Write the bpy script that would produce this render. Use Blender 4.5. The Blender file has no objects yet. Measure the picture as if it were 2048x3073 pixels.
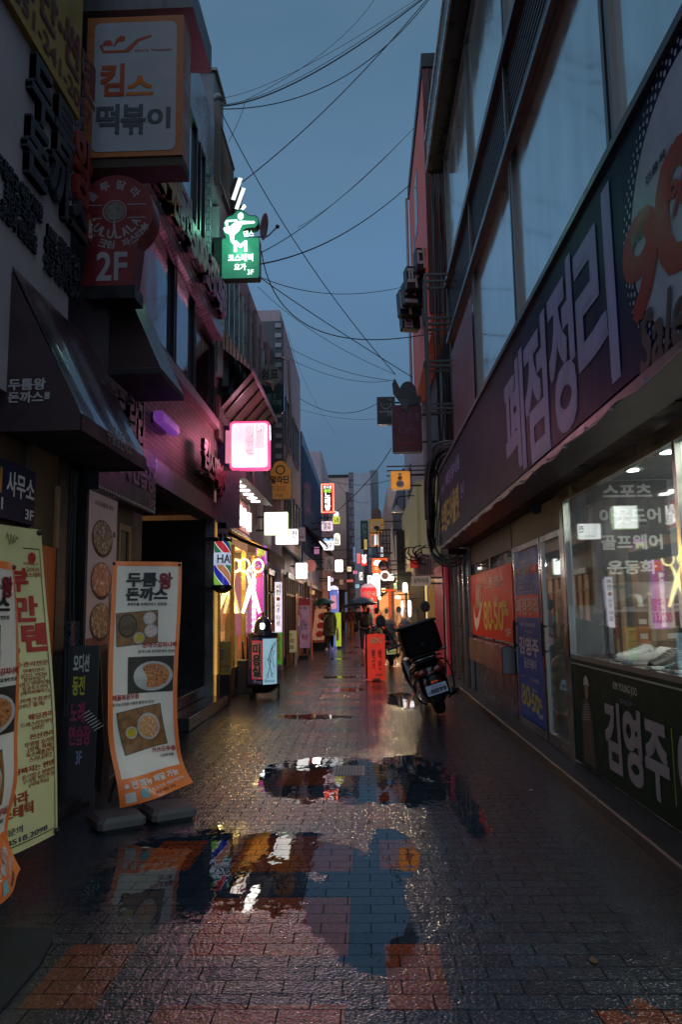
import bpy, math, random
from mathutils import Vector, Matrix
random.seed(7)
R = math.radians
S = bpy.context.scene
COL = S.collection
# ------------------------------------------------------------------ camera
FPX = 2280.0; CX = 1024.0; CY = 1536.5; CH = 1.5
yv = Vector((1097-CX, -(1833-CY), -FPX)).normalized()      # world Y seen in camera axes
zv = Vector((-254.0, 17436.0, -FPX))
zv = (zv - yv*zv.dot(yv)).normalized()
xv = yv.cross(zv)
RW2C = Matrix((xv, yv, zv)).transposed()                    # columns = world axes in camera
RC2W = RW2C.transposed()
cd = bpy.data.cameras.new('camera'); cam = bpy.data.objects.new('camera', cd); COL.objects.link(cam)
cd.sensor_fit = 'VERTICAL'; cd.sensor_height = 36.0; cd.sensor_width = 24.0
cd.lens = FPX/3073*36; cd.clip_start = 0.05; cd.clip_end = 2000
cam.matrix_world = Matrix.Translation((0, 0, CH)) @ RC2W.to_4x4()
S.camera = cam
def ray(px, py): return RC2W @ Vector((px-CX, -(py-CY), -FPX))
def onx(px, py, X): d = ray(px, py); t = X/d.x; return Vector((X, d.y*t, CH+d.z*t))
def ony(px, py, Y): d = ray(px, py); t = Y/d.y; return Vector((d.x*t, Y, CH+d.z*t))
def onz(px, py, Z=0.0): d = ray(px, py); t = (Z-CH)/d.z; return Vector((d.x*t, d.y*t, Z))
# ------------------------------------------------------------------ materials
MC = {}
def lin(c):
    if isinstance(c, str):
        c = [int(c[i:i+2], 16)/255 for i in (1, 3, 5)]
        return tuple(((x/12.92) if x <= .04045 else ((x+.055)/1.055)**2.4) for x in c)
    return tuple(c)
class NB:
    def __init__(s, nt): s.nt = nt; s.L = nt.links
    def n(s, t, **kw):
        o = s.nt.nodes.new(t)
        for k, v in kw.items(): setattr(o, k, v)
        return o
    def val(s, i, v):
        if hasattr(v, 'is_linked'): s.L.new(v, i)
        else: i.default_value = v
    def m(s, op, a, b=0.0, c=0.0, clamp=False):
        o = s.n('ShaderNodeMath', operation=op); o.use_clamp = clamp
        s.val(o.inputs[0], a); s.val(o.inputs[1], b)
        if op in ('MULTIPLY_ADD', 'WRAP', 'COMPARE', 'SMOOTH_MIN', 'SMOOTH_MAX'): s.val(o.inputs[2], c)
        return o.outputs[0]
    def noise(s, vec, scale, det=3, rough=.6):
        o = s.n('ShaderNodeTexNoise'); s.L.new(vec, o.inputs['Vector'])
        o.inputs['Scale'].default_value = scale; o.inputs['Detail'].default_value = det; o.inputs['Roughness'].default_value = rough
        return o.outputs['Fac']
    def ramp(s, v, a, b, lo=0.0, hi=1.0):
        o = s.n('ShaderNodeMapRange'); s.val(o.inputs[0], v)
        o.inputs[1].default_value = a; o.inputs[2].default_value = b; o.inputs[3].default_value = lo; o.inputs[4].default_value = hi
        return o.outputs[0]
    def mix(s, f, a, b, bt='MIX'):
        o = s.n('ShaderNodeMix', data_type='RGBA', blend_type=bt); s.val(o.inputs[0], f)
        for i, v in ((6, a), (7, b)):
            if hasattr(v, 'is_linked'): s.L.new(v, o.inputs[i])
            else: o.inputs[i].default_value = (*v, 1)
        return o.outputs[2]
    def pos(s): return s.n('ShaderNodeNewGeometry').outputs['Position']
    def scale(s, vec, sc):
        o = s.n('ShaderNodeMapping'); s.L.new(vec, o.inputs[0]); o.inputs['Scale'].default_value = sc; return o.outputs[0]
    def bump(s, h, strength=.3, dist=.01):
        o = s.n('ShaderNodeBump'); s.L.new(h, o.inputs['Height']); o.inputs['Strength'].default_value = strength; o.inputs['Distance'].default_value = dist
        return o.outputs[0]
def newmat(name):
    m = bpy.data.materials.new(name); m.use_nodes = True
    nb = NB(m.node_tree); p = m.node_tree.nodes['Principled BSDF']; return m, nb, p
def M(name, col=(.5, .5, .5), rough=.5, metal=0.0, em=None, es=0.0, var=.25, nsc=5.0, bump=0.0, bsc=60.0, streak=0.0, spec=.5, coat=0.0):
    if name in MC: return MC[name]
    m, nb, p = newmat(name); col = lin(col)
    P = nb.pos()
    f = nb.noise(P, nsc, 4)
    if streak:
        f2 = nb.noise(nb.scale(P, (9, 9, .5)), 1.0, 4)
        f = nb.m('ADD', nb.m('MULTIPLY', f, 1-streak), nb.m('MULTIPLY', f2, streak))
    k = nb.ramp(f, .3, .72, 1-var, 1+var*.6)
    cc = nb.mix(1.0, col, nb.n('ShaderNodeCombineColor').outputs[0], 'MULTIPLY')
    cn = cc.node; comb = cn.inputs[7].links[0].from_node
    for i in range(3): nb.L.new(k, comb.inputs[i])
    nb.L.new(cc, p.inputs['Base Color'])
    nb.L.new(nb.ramp(f, .3, .7, max(0.02, rough-.12), min(1, rough+.1)), p.inputs['Roughness'])
    p.inputs['Metallic'].default_value = metal; p.inputs['Specular IOR Level'].default_value = spec
    if coat: p.inputs['Coat Weight'].default_value = coat
    if em is not None:
        e = lin(em); p.inputs['Emission Color'].default_value = (*e, 1); p.inputs['Emission Strength'].default_value = es
        if var:
            nb.L.new(nb.ramp(nb.noise(P, 3.0, 2), .3, .7, es*.8, es*1.15), p.inputs['Emission Strength'])
    if bump: nb.L.new(nb.bump(nb.noise(P, bsc, 3), bump, .01), p.inputs['Normal'])
    MC[name] = m; return m
def glow(name, col, es):          # lit acrylic sign face
    return M(name, col, .35, em=col, es=es, var=.12)
def brickmat(name, c1, c2, cm, bw=.22, bh=.075, ms=.012, rough=.6, bump=.5, metal=0.0):
    if name in MC: return MC[name]
    m, nb, p = newmat(name)
    sx = nb.n('ShaderNodeSeparateXYZ'); nb.L.new(nb.pos(), sx.inputs[0])
    cb = nb.n('ShaderNodeCombineXYZ'); nb.L.new(nb.m('ADD', sx.outputs[0], sx.outputs[1]), cb.inputs[0]); nb.L.new(sx.outputs[2], cb.inputs[1])
    b = nb.n('ShaderNodeTexBrick'); nb.L.new(cb.outputs[0], b.inputs['Vector'])
    b.inputs['Color1'].default_value = (*lin(c1), 1); b.inputs['Color2'].default_value = (*lin(c2), 1); b.inputs['Mortar'].default_value = (*lin(cm), 1)
    b.inputs['Scale'].default_value = 1; b.inputs['Brick Width'].default_value = bw; b.inputs['Row Height'].default_value = bh; b.inputs['Mortar Size'].default_value = ms
    g = nb.noise(nb.pos(), 1.3, 4)
    cc = nb.mix(nb.ramp(g, .3, .7, 0, .45), b.outputs['Color'], (.01, .01, .012))
    nb.L.new(cc, p.inputs['Base Color']); p.inputs['Roughness'].default_value = rough; p.inputs['Metallic'].default_value = metal
    h = nb.m('ADD', nb.m('SUBTRACT', 1.0, b.outputs['Fac']), nb.m('MULTIPLY', nb.noise(nb.pos(), 40, 3), .5))
    nb.L.new(nb.bump(h, bump, .01), p.inputs['Normal'])
    MC[name] = m; return m
def winmat(name, tint=(.5, .55, .6), metal=.65, rough=.04, base=None, wob=.15):
    if name in MC: return MC[name]
    m, nb, p = newmat(name)
    P = nb.pos(); f = nb.noise(nb.scale(P, (3, 3, .7)), 1.0, 5)
    nb.L.new(nb.mix(nb.ramp(f, .35, .7), tuple(x*.75 for x in tint), tint), p.inputs['Base Color'])
    p.inputs['Metallic'].default_value = metal
    nb.L.new(nb.ramp(f, .35, .75, rough, rough+.12), p.inputs['Roughness'])
    nb.L.new(nb.bump(nb.noise(P, .8, 2), wob, .05), p.inputs['Normal'])
    MC[name] = m; return m
def glassmat(name, tint=(.9, .95, .95), haze=.0, refl=1.15):
    if name in MC: return MC[name]
    m, nb, p = newmat(name); nt = m.node_tree
    out = [n for n in nt.nodes if n.type == 'OUTPUT_MATERIAL'][0]
    tr = nb.n('ShaderNodeBsdfTransparent'); tr.inputs[0].default_value = (*tint, 1)
    gl = nb.n('ShaderNodeBsdfGlossy'); gl.inputs['Roughness'].default_value = .02; gl.inputs[0].default_value = (.95, 1, 1, 1)
    df = nb.n('ShaderNodeBsdfDiffuse'); df.inputs[0].default_value = (.55, .6, .62, 1)
    gg = nb.n('ShaderNodeNewGeometry'); dt = nb.n('ShaderNodeVectorMath', operation='DOT_PRODUCT'); nb.L.new(gg.outputs['Normal'], dt.inputs[0]); nb.L.new(gg.outputs['Incoming'], dt.inputs[1])
    fr_ = nb.m('MULTIPLY_ADD', nb.m('POWER', nb.m('SUBTRACT', 1.0, nb.m('ABSOLUTE', dt.outputs['Value'])), 4.0), .9, .04)
    mx = nb.n('ShaderNodeMixShader'); nb.L.new(nb.m('MINIMUM', nb.m('MULTIPLY', fr_, refl), .9), mx.inputs[0]); nb.L.new(tr.outputs[0], mx.inputs[1]); nb.L.new(gl.outputs[0], mx.inputs[2])
    m2 = nb.n('ShaderNodeMixShader')
    hz = nb.ramp(nb.noise(nb.scale(nb.pos(), (4, 4, .8)), 1.5, 4), .35, .75, haze*.4, haze*1.4)
    nb.L.new(hz, m2.inputs[0]); nb.L.new(mx.outputs[0], m2.inputs[1]); nb.L.new(df.outputs[0], m2.inputs[2])
    nb.L.new(m2.outputs[0], out.inputs[0]); MC[name] = m; return m
# ------------------------------------------------------------------ mesh builder
class MB:
    def __init__(s): s.v = []; s.f = []; s.mi = []; s.k = 0
    def add(s, vs, fs):
        b = len(s.v); s.v += [Vector(v) for v in vs]; s.f += [tuple(i+b for i in f) for f in fs]; s.mi += [s.k]*len(fs); return s
    def box(s, x0, x1, y0, y1, z0, z1, bev=0.0):
        if x0 > x1: x0, x1 = x1, x0
        if y0 > y1: y0, y1 = y1, y0
        if z0 > z1: z0, z1 = z1, z0
        F = Fr((x0, y0, z0), (1, 0, 0), (0, 1, 0), (0, 0, 1)); return s.fbox(F, 0, x1-x0, 0, y1-y0, 0, z1-z0, bev)
    def fbox(s, F, a0, a1, b0, b1, c0, c1, bev=0.0):
        if bev <= 0:
            vs = [F(a, b, c) for c in (c0, c1) for b in (b0, b1) for a in (a0, a1)]
            fs = [(0, 2, 3, 1), (4, 5, 7, 6), (0, 1, 5, 4), (2, 6, 7, 3), (0, 4, 6, 2), (1, 3, 7, 5)]
            return s.add(vs, fs)
        e = min(bev, (a1-a0)*.45, (b1-b0)*.45, abs(c1-c0)*.45)
        rings = []
        for c, i in ((c0, e), (c0+e, 0), (c1-e, 0), (c1, e)):
            A0, A1, B0, B1 = a0+i, a1-i, b0+i, b1-i; q = e
            rings.append([F(*p, c) for p in ((A0+q, B0), (A1-q, B0), (A1, B0+q), (A1, B1-q), (A1-q, B1), (A0+q, B1), (A0, B1-q), (A0, B0+q))])
        return s.rings(rings)
    def rings(s, rings, closed=False, caps=True):
        n = len(rings[0]); vs = [p for r in rings for p in r]; fs = []
        m = len(rings)
        for i in range(m if closed else m-1):
            for j in range(n):
                a = i*n+j; b = i*n+(j+1) % n; c = ((i+1) % m)*n+(j+1) % n; d = ((i+1) % m)*n+j
                fs.append((a, b, c, d))
        if caps and not closed: fs += [tuple(range(n))[::-1], tuple((m-1)*n+k for k in range(n))]
        return s.add(vs, fs)
    def prism(s, F, pts, c0, c1):
        n = len(pts)
        ar = sum(pts[i][0]*pts[(i+1) % n][1]-pts[(i+1) % n][0]*pts[i][1] for i in range(n))
        if ar < 0: pts = pts[::-1]
        return s.rings([[F(a, b, c0) for a, b in pts], [F(a, b, c1) for a, b in pts]])
    def poly(s, F, pts, c=0.0): return s.add([F(a, b, c) for a, b in pts], [tuple(range(len(pts)))])
    def tube(s, pts, r, n=6, closed=False):
        pts = [Vector(p) for p in pts]; m = len(pts); rs = r if isinstance(r, (list, tuple)) else [r]*m
        rings = []; up = None
        for i, p in enumerate(pts):
            if closed: t = pts[(i+1) % m]-pts[i-1]
            else: t = pts[min(i+1, m-1)]-pts[max(i-1, 0)]
            if t.length < 1e-9: t = Vector((0, 0, 1))
            t.normalize()
            if up is None: up = t.orthogonal().normalized()
            a = (up-t*up.dot(t))
            if a.length < 1e-6: a = t.orthogonal()
            a.normalize(); up = a; b = t.cross(a)
            rings.append([p+(a*math.cos(2*math.pi*k/n)+b*math.sin(2*math.pi*k/n))*rs[i] for k in range(n)])
        return s.rings(rings, closed)
    def lathe(s, F, prof, n=16):      # prof: (r, c) along F.n, centre F origin
        return s.rings([[F(r*math.cos(2*math.pi*k/n), r*math.sin(2*math.pi*k/n), c) for k in range(n)] for r, c in prof])
    def ball(s, c, r, n=12, m=8, zs=1.0, ys=1.0):
        c = Vector(c)
        F = Fr(c, (1, 0, 0), (0, 1, 0), (0, 0, 1)); rings = []
        for i in range(m+1):
            t = math.pi*(i+.02)/(m+.04); rr = r*math.sin(t); z = -r*math.cos(t)*zs
            rings.append([F(rr*math.cos(2*math.pi*k/n), rr*ys*math.sin(2*math.pi*k/n), z) for k in range(n)])
        return s.rings(rings)
    def loft(s, secs, n=16, e=2.6, F=None):   # secs: (y, cx, cz, hw, hh)
        F = F or Fr((0, 0, 0), (1, 0, 0), (0, 0, 1), (0, 1, 0)); rings = []
        for y, cx, cz, hw, hh in secs:
            ring = []
            for k in range(n):
                a = 2*math.pi*k/n; ca, sa = math.cos(a), math.sin(a)
                ring.append(F(cx+hw*math.copysign(abs(ca)**(2/e), ca), cz+hh*math.copysign(abs(sa)**(2/e), sa), y))
            rings.append(ring)
        return s.rings(rings)
    def grid(s, fn, nu, nv, thick=None):
        vs = [fn(i/nu, j/nv) for j in range(nv+1) for i in range(nu+1)]
        fs = [(j*(nu+1)+i, j*(nu+1)+i+1, (j+1)*(nu+1)+i+1, (j+1)*(nu+1)+i) for j in range(nv) for i in range(nu)]
        return s.add(vs, fs)
    def build(s, name, mat, parent=None, smooth=False, label=None, off=None):
        loc = parent.get('_loc') if parent else None
        o0 = Vector(loc) if loc is not None else Vector((0, 0, 0))
        me = bpy.data.meshes.new(name)
        own = Vector((0, 0, 0))
        if parent is None and s.v:           # top-level mesh: origin at its base centre
            lo = Vector([min(v[i] for v in s.v) for i in range(3)]); hi = Vector([max(v[i] for v in s.v) for i in range(3)])
            own = Vector(((lo.x+hi.x)/2, (lo.y+hi.y)/2, lo.z))
        me.from_pydata([v-o0-own for v in s.v], [], s.f)
        mats = mat if isinstance(mat, (list, tuple)) else [mat]
        for q in mats: me.materials.append(q)
        if len(mats) > 1: me.polygons.foreach_set('material_index', [min(k, len(mats)-1) for k in s.mi])
        if smooth:
            me.polygons.foreach_set('use_smooth', [True]*len(me.polygons))
            me.update()
            try: me.set_sharp_from_angle(angle=R(40))
            except Exception: pass
        me.update()
        o = bpy.data.objects.new(name, me); COL.objects.link(o)
        if parent is not None:
            o.parent = parent; o['_loc'] = tuple(o0)
        else: o.location = own
        if label: o['label'] = label
        return o
class Fr:
    def __init__(s, o, u, v, n): s.o = Vector(o); s.u = Vector(u).normalized(); s.v = Vector(v).normalized(); s.n = Vector(n).normalized()
    def __call__(s, a, b, c=0.0): return s.o+s.u*a+s.v*b+s.n*c
    def at(s, a, b, c=0.0): return Fr(s(a, b, c), s.u, s.v, s.n)
def FC(x, Y, z): return Fr((x, Y, z), (1, 0, 0), (0, 0, 1), (0, -1, 0))      # facing the camera end
def FL(X, Y0, z): return Fr((X, Y0, z), (0, 1, 0), (0, 0, 1), (1, 0, 0))     # on the left wall
def FRt(X, Y1, z): return Fr((X, Y1, z), (0, -1, 0), (0, 0, 1), (-1, 0, 0))  # on the right wall
def tag(o, label=None, cat=None, group=None, kind=None):
    if label: o['label'] = label
    if cat: o['category'] = cat
    if group: o['group'] = group
    if kind: o['kind'] = kind
    return o
def thing(name, label, cat, loc=(0, 0, 0), group=None):
    o = bpy.data.objects.new(name, None); COL.objects.link(o); o.location = Vector(loc); o['_loc'] = tuple(loc); o.empty_display_size = .1
    return tag(o, label, cat, group)
def struct(o): o['kind'] = 'structure'; return o
# ------------------------------------------------------------------ lettering
GC = {}
def glyphs(s, ext=0.0):
    if (s, ext) in GC: return GC[(s, ext)]
    if 'c' not in GC:
        c = bpy.data.curves.new('txt', 'FONT'); c.align_x = 'CENTER'; c.resolution_u = 3; c.space_line = .95; GC['c'] = c; GC['o'] = bpy.data.objects.new('txt', c)
    c = GC['c']; o = GC['o']; c.body = s; c.extrude = ext
    me = bpy.data.meshes.new_from_object(o)
    vs = [tuple(v.co) for v in me.vertices]; fs = [tuple(p.vertices) for p in me.polygons]
    bpy.data.meshes.remove(me)
    GC[(s, ext)] = (vs, fs); return GC[(s, ext)]
def text(mb, s, F, x0, y0, w, h, c=.003, bold=.03, mirror=False, shear=0.0, ext=0.0, warp=None):
    vs, fs = glyphs(s, 1.0 if ext else 0.0)
    if not vs: return mb
    ax = min(v[0] for v in vs); bx = max(v[0] for v in vs); ay = min(v[1] for v in vs); by = max(v[1] for v in vs)
    sh = [(0, 0)]
    if bold:
        bold *= .8
        sh = [(-bold, -bold), (bold, -bold), (-bold, bold), (bold, bold)]
        if bold > .034: sh += [(0, -bold), (0, bold), (-bold, 0), (bold, 0), (0, 0)]
    sx = w/max(bx-ax, 1e-6); sy = h/max(by-ay, 1e-6)
    for i, (dx, dy) in enumerate(sh):
        out = []
        for v in vs:
            a = (v[0]-ax)*sx+dx*sx*.8; b = (v[1]-ay)*sy+dy*sy*.8; a += b*shear
            if mirror: a = w-a
            cc = c+i*.0004+(ext*(v[2]+1)/2 if ext else 0)
            if warp: out.append(warp(x0+a, y0+b, cc))
            else: out.append(F(x0+a, y0+b, cc))
        mb.add(out, fs)
    return mb
def letters(root, F, W, H, items, c=.004, name='lettering', warp=None):
    """items: (string, fx, fy, fw, fh, material[, opts]) as fractions of the sign face"""
    by = {}
    for it in items:
        o = it[6] if len(it) > 6 else {}
        mb = by.setdefault(it[5].name, (MB(), it[5]))[0]
        text(mb, it[0], F, it[1]*W, it[2]*H, it[3]*W, it[4]*H, c=o.get('c', c), bold=o.get('b', .03), mirror=o.get('m', False), shear=o.get('s', 0), ext=o.get('e', 0), warp=warp)
    return [mb.build(name, mt, root) for mb, mt in by.values()]
def rrect(w, h, r, n=4, x0=0.0, y0=0.0):
    p = []
    for cx, cy, a0 in ((w-r, r, -90), (w-r, h-r, 0), (r, h-r, 90), (r, r, 180)):
        for i in range(n+1):
            a = R(a0+90*i/n); p.append((x0+cx+r*math.cos(a), y0+cy+r*math.sin(a)))
    return p
def ell(cx, cy, rx, ry, n=20, a0=0, a1=360):
    return [(cx+rx*math.cos(R(a0+(a1-a0)*i/n)), cy+ry*math.sin(R(a0+(a1-a0)*i/n))) for i in range(n if a1-a0 == 360 else n+1)]
def bar2(p, q, t):
    d = (Vector(q)-Vector(p)).normalized(); n = Vector((-d.y, d.x))*t/2; p = Vector(p); q = Vector(q)
    return [tuple(p-n), tuple(q-n), tuple(q+n), tuple(p+n)]
def csign(name, label, rect, Y, th, body, face, items=(), r=.02, cat='sign', group=None, inset=.012, yaw=0, bracket=None, brmat=None, facename='face'):
    """box sign standing out from a wall; rect = its outline in the photograph's pixels, on the plane y=Y"""
    x0, y0, x1, y1 = rect
    a = ony(x0, y1, Y); b = ony(x1, y0, Y); W = b.x-a.x; H = b.z-a.z
    root = thing(name, label, cat, (a.x+W/2, Y+th/2, a.z), group)
    F = FC(a.x, Y, a.z)
    MB().prism(F, rrect(W, H, max(r, .005)), -th, 0).build('body', body, root)
    i = inset
    if face is not None:
        MB().prism(F, rrect(W-2*i, H-2*i, max(r-i/2, .004), 4, i, i), .0005, .004).build(facename, face, root)
        MB().prism(F, rrect(W-2*i, H-2*i, max(r-i/2, .004), 4, i, i), -th-.004, -th-.0005).build(facename, face, root)
    if items: letters(root, F, W, H, items, c=.006)
    if bracket is not None:
        mb = MB()
        for fz in (.22, .8):
            z = a.z+H*fz
            mb.box(min(bracket, a.x if bracket < a.x else b.x), max(bracket, a.x if bracket < a.x else b.x), Y+th*.3, Y+th*.3+.04, z-.02, z+.02)
        mb.build('bracket', brmat or MC['darksteel'], root)
    return root, F, W, H
# common materials
dark = M('darksteel', (.025, .026, .03), .4, .6, var=.3)
black = M('black_plastic', (.012, .012, .014), .4)
blackgloss = M('black_paint', (.006, .006, .007), .12, coat=.6, var=.1)
steel = M('steel', (.32, .32, .33), .3, .9, var=.3, nsc=3, streak=.6)
dsteel = M('dull_steel', (.16, .16, .17), .4, .7, var=.35, nsc=3, streak=.7)
white = M('white_paint', (.65, .65, .63), .5)
rubber = M('rubber', (.012, .012, .012), .7)
wht_l = M('white_ink', (.75, .75, .72), .5, var=.05, spec=.25)
blk_l = M('black_ink', (.01, .012, .016), .5, var=.05)
red_l = M('red_ink', (.42, .02, .02), .5, var=.05)
org_l = M('orange_ink', (.55, .13, .02), .5, var=.05)
yel_l = M('yellow_ink', (.65, .6, .05), .5, var=.05)
lav_l = M('lavender_ink', (.36, .40, .74), .5, var=.3, streak=.5, spec=.25)
# ------------------------------------------------------------------ world and light
w = bpy.data.worlds.new('World'); S.world = w; w.use_nodes = True
nb = NB(w.node_tree); bg = w.node_tree.nodes['Background']; wout = [n for n in w.node_tree.nodes if n.type == 'OUTPUT_WORLD'][0]
sky = nb.n('ShaderNodeTexSky', sky_type='NISHITA'); sky.sun_disc = False
sky.sun_elevation = R(1.5); sky.sun_rotation = R(200); sky.air_density = 1.6; sky.dust_density = 2.0; sky.ozone_density = 4.0
nb.L.new(nb.mix(.85, sky.outputs[0], (.35, .75, 1.25), 'MULTIPLY'), bg.inputs[0]); bg.inputs[1].default_value = 0.05
bg2 = nb.n('ShaderNodeBackground')
tc = nb.n('ShaderNodeTexCoord'); sx = nb.n('ShaderNodeSeparateXYZ'); nb.L.new(tc.outputs['Generated'], sx.inputs[0])
cl = nb.noise(nb.scale(tc.outputs['Generated'], (1, 1, 2.5)), 2.2, 4)
cr = nb.n('ShaderNodeValToRGB'); nb.L.new(sx.outputs[2], cr.inputs[0])
stops = [(.05, (.06, .115, .19)), (.20, (.072, .135, .225)), (.43, (.100, .205, .335)), (.64, (.072, .152, .228)), (.8, (.11, .19, .27))]
while len(cr.color_ramp.elements) < 5: cr.color_ramp.elements.new(.5)
for e, (q, c) in zip(cr.color_ramp.elements, stops): e.position = q; e.color = (*c, 1)
g = nb.mix(nb.ramp(cl, .35, .7, 0, .30), cr.outputs[0], (.150, .225, .300))
nb.L.new(g, bg2.inputs[0]); bg2.inputs[1].default_value = 1.0
ad = nb.n('ShaderNodeAddShader'); nb.L.new(bg.outputs[0], ad.inputs[0]); nb.L.new(bg2.outputs[0], ad.inputs[1]); nb.L.new(ad.outputs[0], wout.inputs[0])
sl = bpy.data.lights.new('sun', 'SUN'); sl.energy = 1.3; sl.angle = R(140); sl.color = (.80, .90, 1.0)
so = bpy.data.objects.new('sun', sl); COL.objects.link(so)
so.rotation_euler = (R(55), 0, R(-12)); so.location = (0, 0, 30)
S.view_settings.view_transform = 'Standard'; S.view_settings.look = 'None'; S.view_settings.exposure = 0; S.view_settings.gamma = 1
S.render.engine = 'CYCLES'; S.cycles.use_denoising = True
S.cycles.max_bounces = 6; S.cycles.transparent_max_bounces = 12; S.cycles.sample_clamp_indirect = 4.0
S.cycles.caustics_reflective = False; S.cycles.caustics_refractive = False
# ------------------------------------------------------------------ wet paving
gm, nb, p = newmat('wet_paving')
P = nb.pos(); sx = nb.n('ShaderNodeSeparateXYZ'); nb.L.new(P, sx.inputs[0]); X, Y = sx.outputs[0], sx.outputs[1]
wob = nb.noise(P, 1.7, 4); wob2 = nb.noise(P, 7.0, 3)
br = nb.n('ShaderNodeTexBrick'); nb.L.new(P, br.inputs['Vector'])
for k, v in (('Scale', 1), ('Brick Width', .24), ('Row Height', .115), ('Mortar Size', .0036), ('Mortar Smooth', .2), ('Bias', 0)): br.inputs[k].default_value = v
br.inputs['Color1'].default_value = (.014, .016, .020, 1); br.inputs['Color2'].default_value = (.026, .028, .032, 1); br.inputs['Mortar'].default_value = (.006, .006, .007, 1)
def inr(v, a, b): return nb.m('MULTIPLY', nb.m('GREATER_THAN', v, a), nb.m('LESS_THAN', v, b))
def per(v, s0, pe, ln): return nb.m('LESS_THAN', nb.m('FRACT', nb.m('DIVIDE', nb.m('SUBTRACT', v, s0), pe)), ln/pe)
small = nb.m('MULTIPLY', nb.m('MAXIMUM', inr(X, .06, .30), inr(X, -1.37, -1.07)), per(Y, 3.10, 1.58, .575))
big = nb.m('MULTIPLY', inr(X, -.82, -.105), per(Y, 2.45, 1.1, .69))
mdx = nb.m('DIVIDE', nb.m('SUBTRACT', X, 1.0), .17); mdy = nb.m('DIVIDE', nb.m('SUBTRACT', Y, 2.93), .24)
blob = nb.m('SUBTRACT', 1.0, nb.m('SQRT', nb.m('ADD', nb.m('MULTIPLY', mdx, mdx), nb.m('MULTIPLY', mdy, mdy))))
blob = nb.m('GREATER_THAN', nb.m('ADD', blob, nb.m('MULTIPLY', nb.m('SUBTRACT', nb.noise(P, 9.0, 3), .5), 3.2)), .12)
blob = nb.m('MULTIPLY', blob, nb.m('MULTIPLY', nb.m('GREATER_THAN', X, .8), nb.m('LESS_THAN', Y, 3.3)))
redm = nb.m('MAXIMUM', nb.m('MAXIMUM', small, big), blob)
redc = nb.mix(nb.ramp(nb.noise(P, 60, 2), .35, .65), (.10, .020, .009), (.21, .045, .017))
col = nb.mix(nb.m('MULTIPLY', redm, nb.m('SUBTRACT', 1, br.outputs['Fac'])), br.outputs['Color'], redc)
farl = nb.ramp(Y, 6, 13)     # shop light put into the colour: far paving paler and redder
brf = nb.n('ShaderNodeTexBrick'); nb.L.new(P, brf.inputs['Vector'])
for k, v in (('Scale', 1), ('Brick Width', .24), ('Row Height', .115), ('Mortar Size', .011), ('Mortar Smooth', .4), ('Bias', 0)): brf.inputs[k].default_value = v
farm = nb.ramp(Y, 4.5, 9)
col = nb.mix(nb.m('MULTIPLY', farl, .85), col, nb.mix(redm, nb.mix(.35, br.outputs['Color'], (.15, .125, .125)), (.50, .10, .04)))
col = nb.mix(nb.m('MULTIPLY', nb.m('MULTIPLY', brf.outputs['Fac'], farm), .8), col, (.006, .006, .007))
# tarmac margins
edge = nb.m('MAXIMUM', nb.m('GREATER_THAN', nb.m('ADD', X, nb.m('MULTIPLY', wob2, .06)), 1.28), nb.m('LESS_THAN', nb.m('ADD', X, nb.m('MULTIPLY', wob2, .06)), -1.62))
edge = nb.m('MULTIPLY', edge, nb.m('LESS_THAN', Y, 9.5))
col = nb.mix(edge, col, (.03, .032, .036))
drk = nb.noise(P, .9, 4)
col = nb.mix(nb.ramp(drk, .4, .7, 0, .4), col, (.02, .02, .022))
# puddles
EL = [(-.92, 4.75, .78, .85), (-.06, 4.3, .26, .85), (.14, 5.0, .17, .5), (-.25, 4.9, .25, .4), (.02, 3.75, .2, .45), (-.35, 7.15, .72, 1.0), (.35, 7.1, .55, 1.1), (-.75, 11.2, .62, .30), (.62, 13.2, .30, 1.4), (-.35, 14.9, .40, .35), 
      (-.6, 17.8, .45, .30), (.0, 21.5, .4, .35), (-.9, 24.5, .4, .4), (-.3, 28, .6, .6), (-.2, 32, .4, .6), (.75, 6.0, .12, .8)]
pm = None
for cx, cy, rx, ry in EL:
    d = nb.m('SQRT', nb.m('ADD', nb.m('POWER', nb.m('DIVIDE', nb.m('SUBTRACT', X, cx), rx), 2), nb.m('POWER', nb.m('DIVIDE', nb.m('SUBTRACT', Y, cy), ry), 2)))
    v = nb.m('SUBTRACT', 1.0, d); pm = v if pm is None else nb.m('MAXIMUM', pm, v)
pm = nb.m('ADD', pm, nb.m('MULTIPLY', nb.m('SUBTRACT', wob, .5), 1.15))
pm = nb.m('ADD', pm, nb.m('MULTIPLY', nb.m('SUBTRACT', wob2, .5), .55))
pm = nb.m('ADD', pm, nb.m('MULTIPLY', nb.m('SUBTRACT', nb.noise(P, 24, 3), .5), .30))
pud = nb.ramp(pm, -.02, .12)
film = nb.ramp(pm, -.55, .02, 0, .55)                       # thin water film round the puddles
film2 = nb.ramp(nb.noise(P, .55, 3), .42, .68, 0, .5)
film = nb.m('MAXIMUM', film, film2)
wet = nb.m('MAXIMUM', pud, film, clamp=True)
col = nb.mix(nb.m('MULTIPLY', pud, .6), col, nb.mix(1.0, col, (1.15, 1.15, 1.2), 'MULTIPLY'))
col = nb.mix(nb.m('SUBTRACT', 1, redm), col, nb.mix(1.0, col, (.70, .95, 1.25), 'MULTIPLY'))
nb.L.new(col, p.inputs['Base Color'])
grain = nb.noise(P, 62, 1, .5); grain2 = nb.noise(P, 150, 1)
rough = nb.m('MULTIPLY_ADD', grain, .12, .10)
rough = nb.m('ADD', nb.m('MULTIPLY', rough, nb.m('SUBTRACT', 1, nb.m('MULTIPLY', wet, .75))), .02)
rf = nb.n('ShaderNodeMix', data_type='FLOAT'); nb.L.new(pud, rf.inputs[0]); nb.L.new(rough, rf.inputs[2]); rf.inputs[3].default_value = .012
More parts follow.
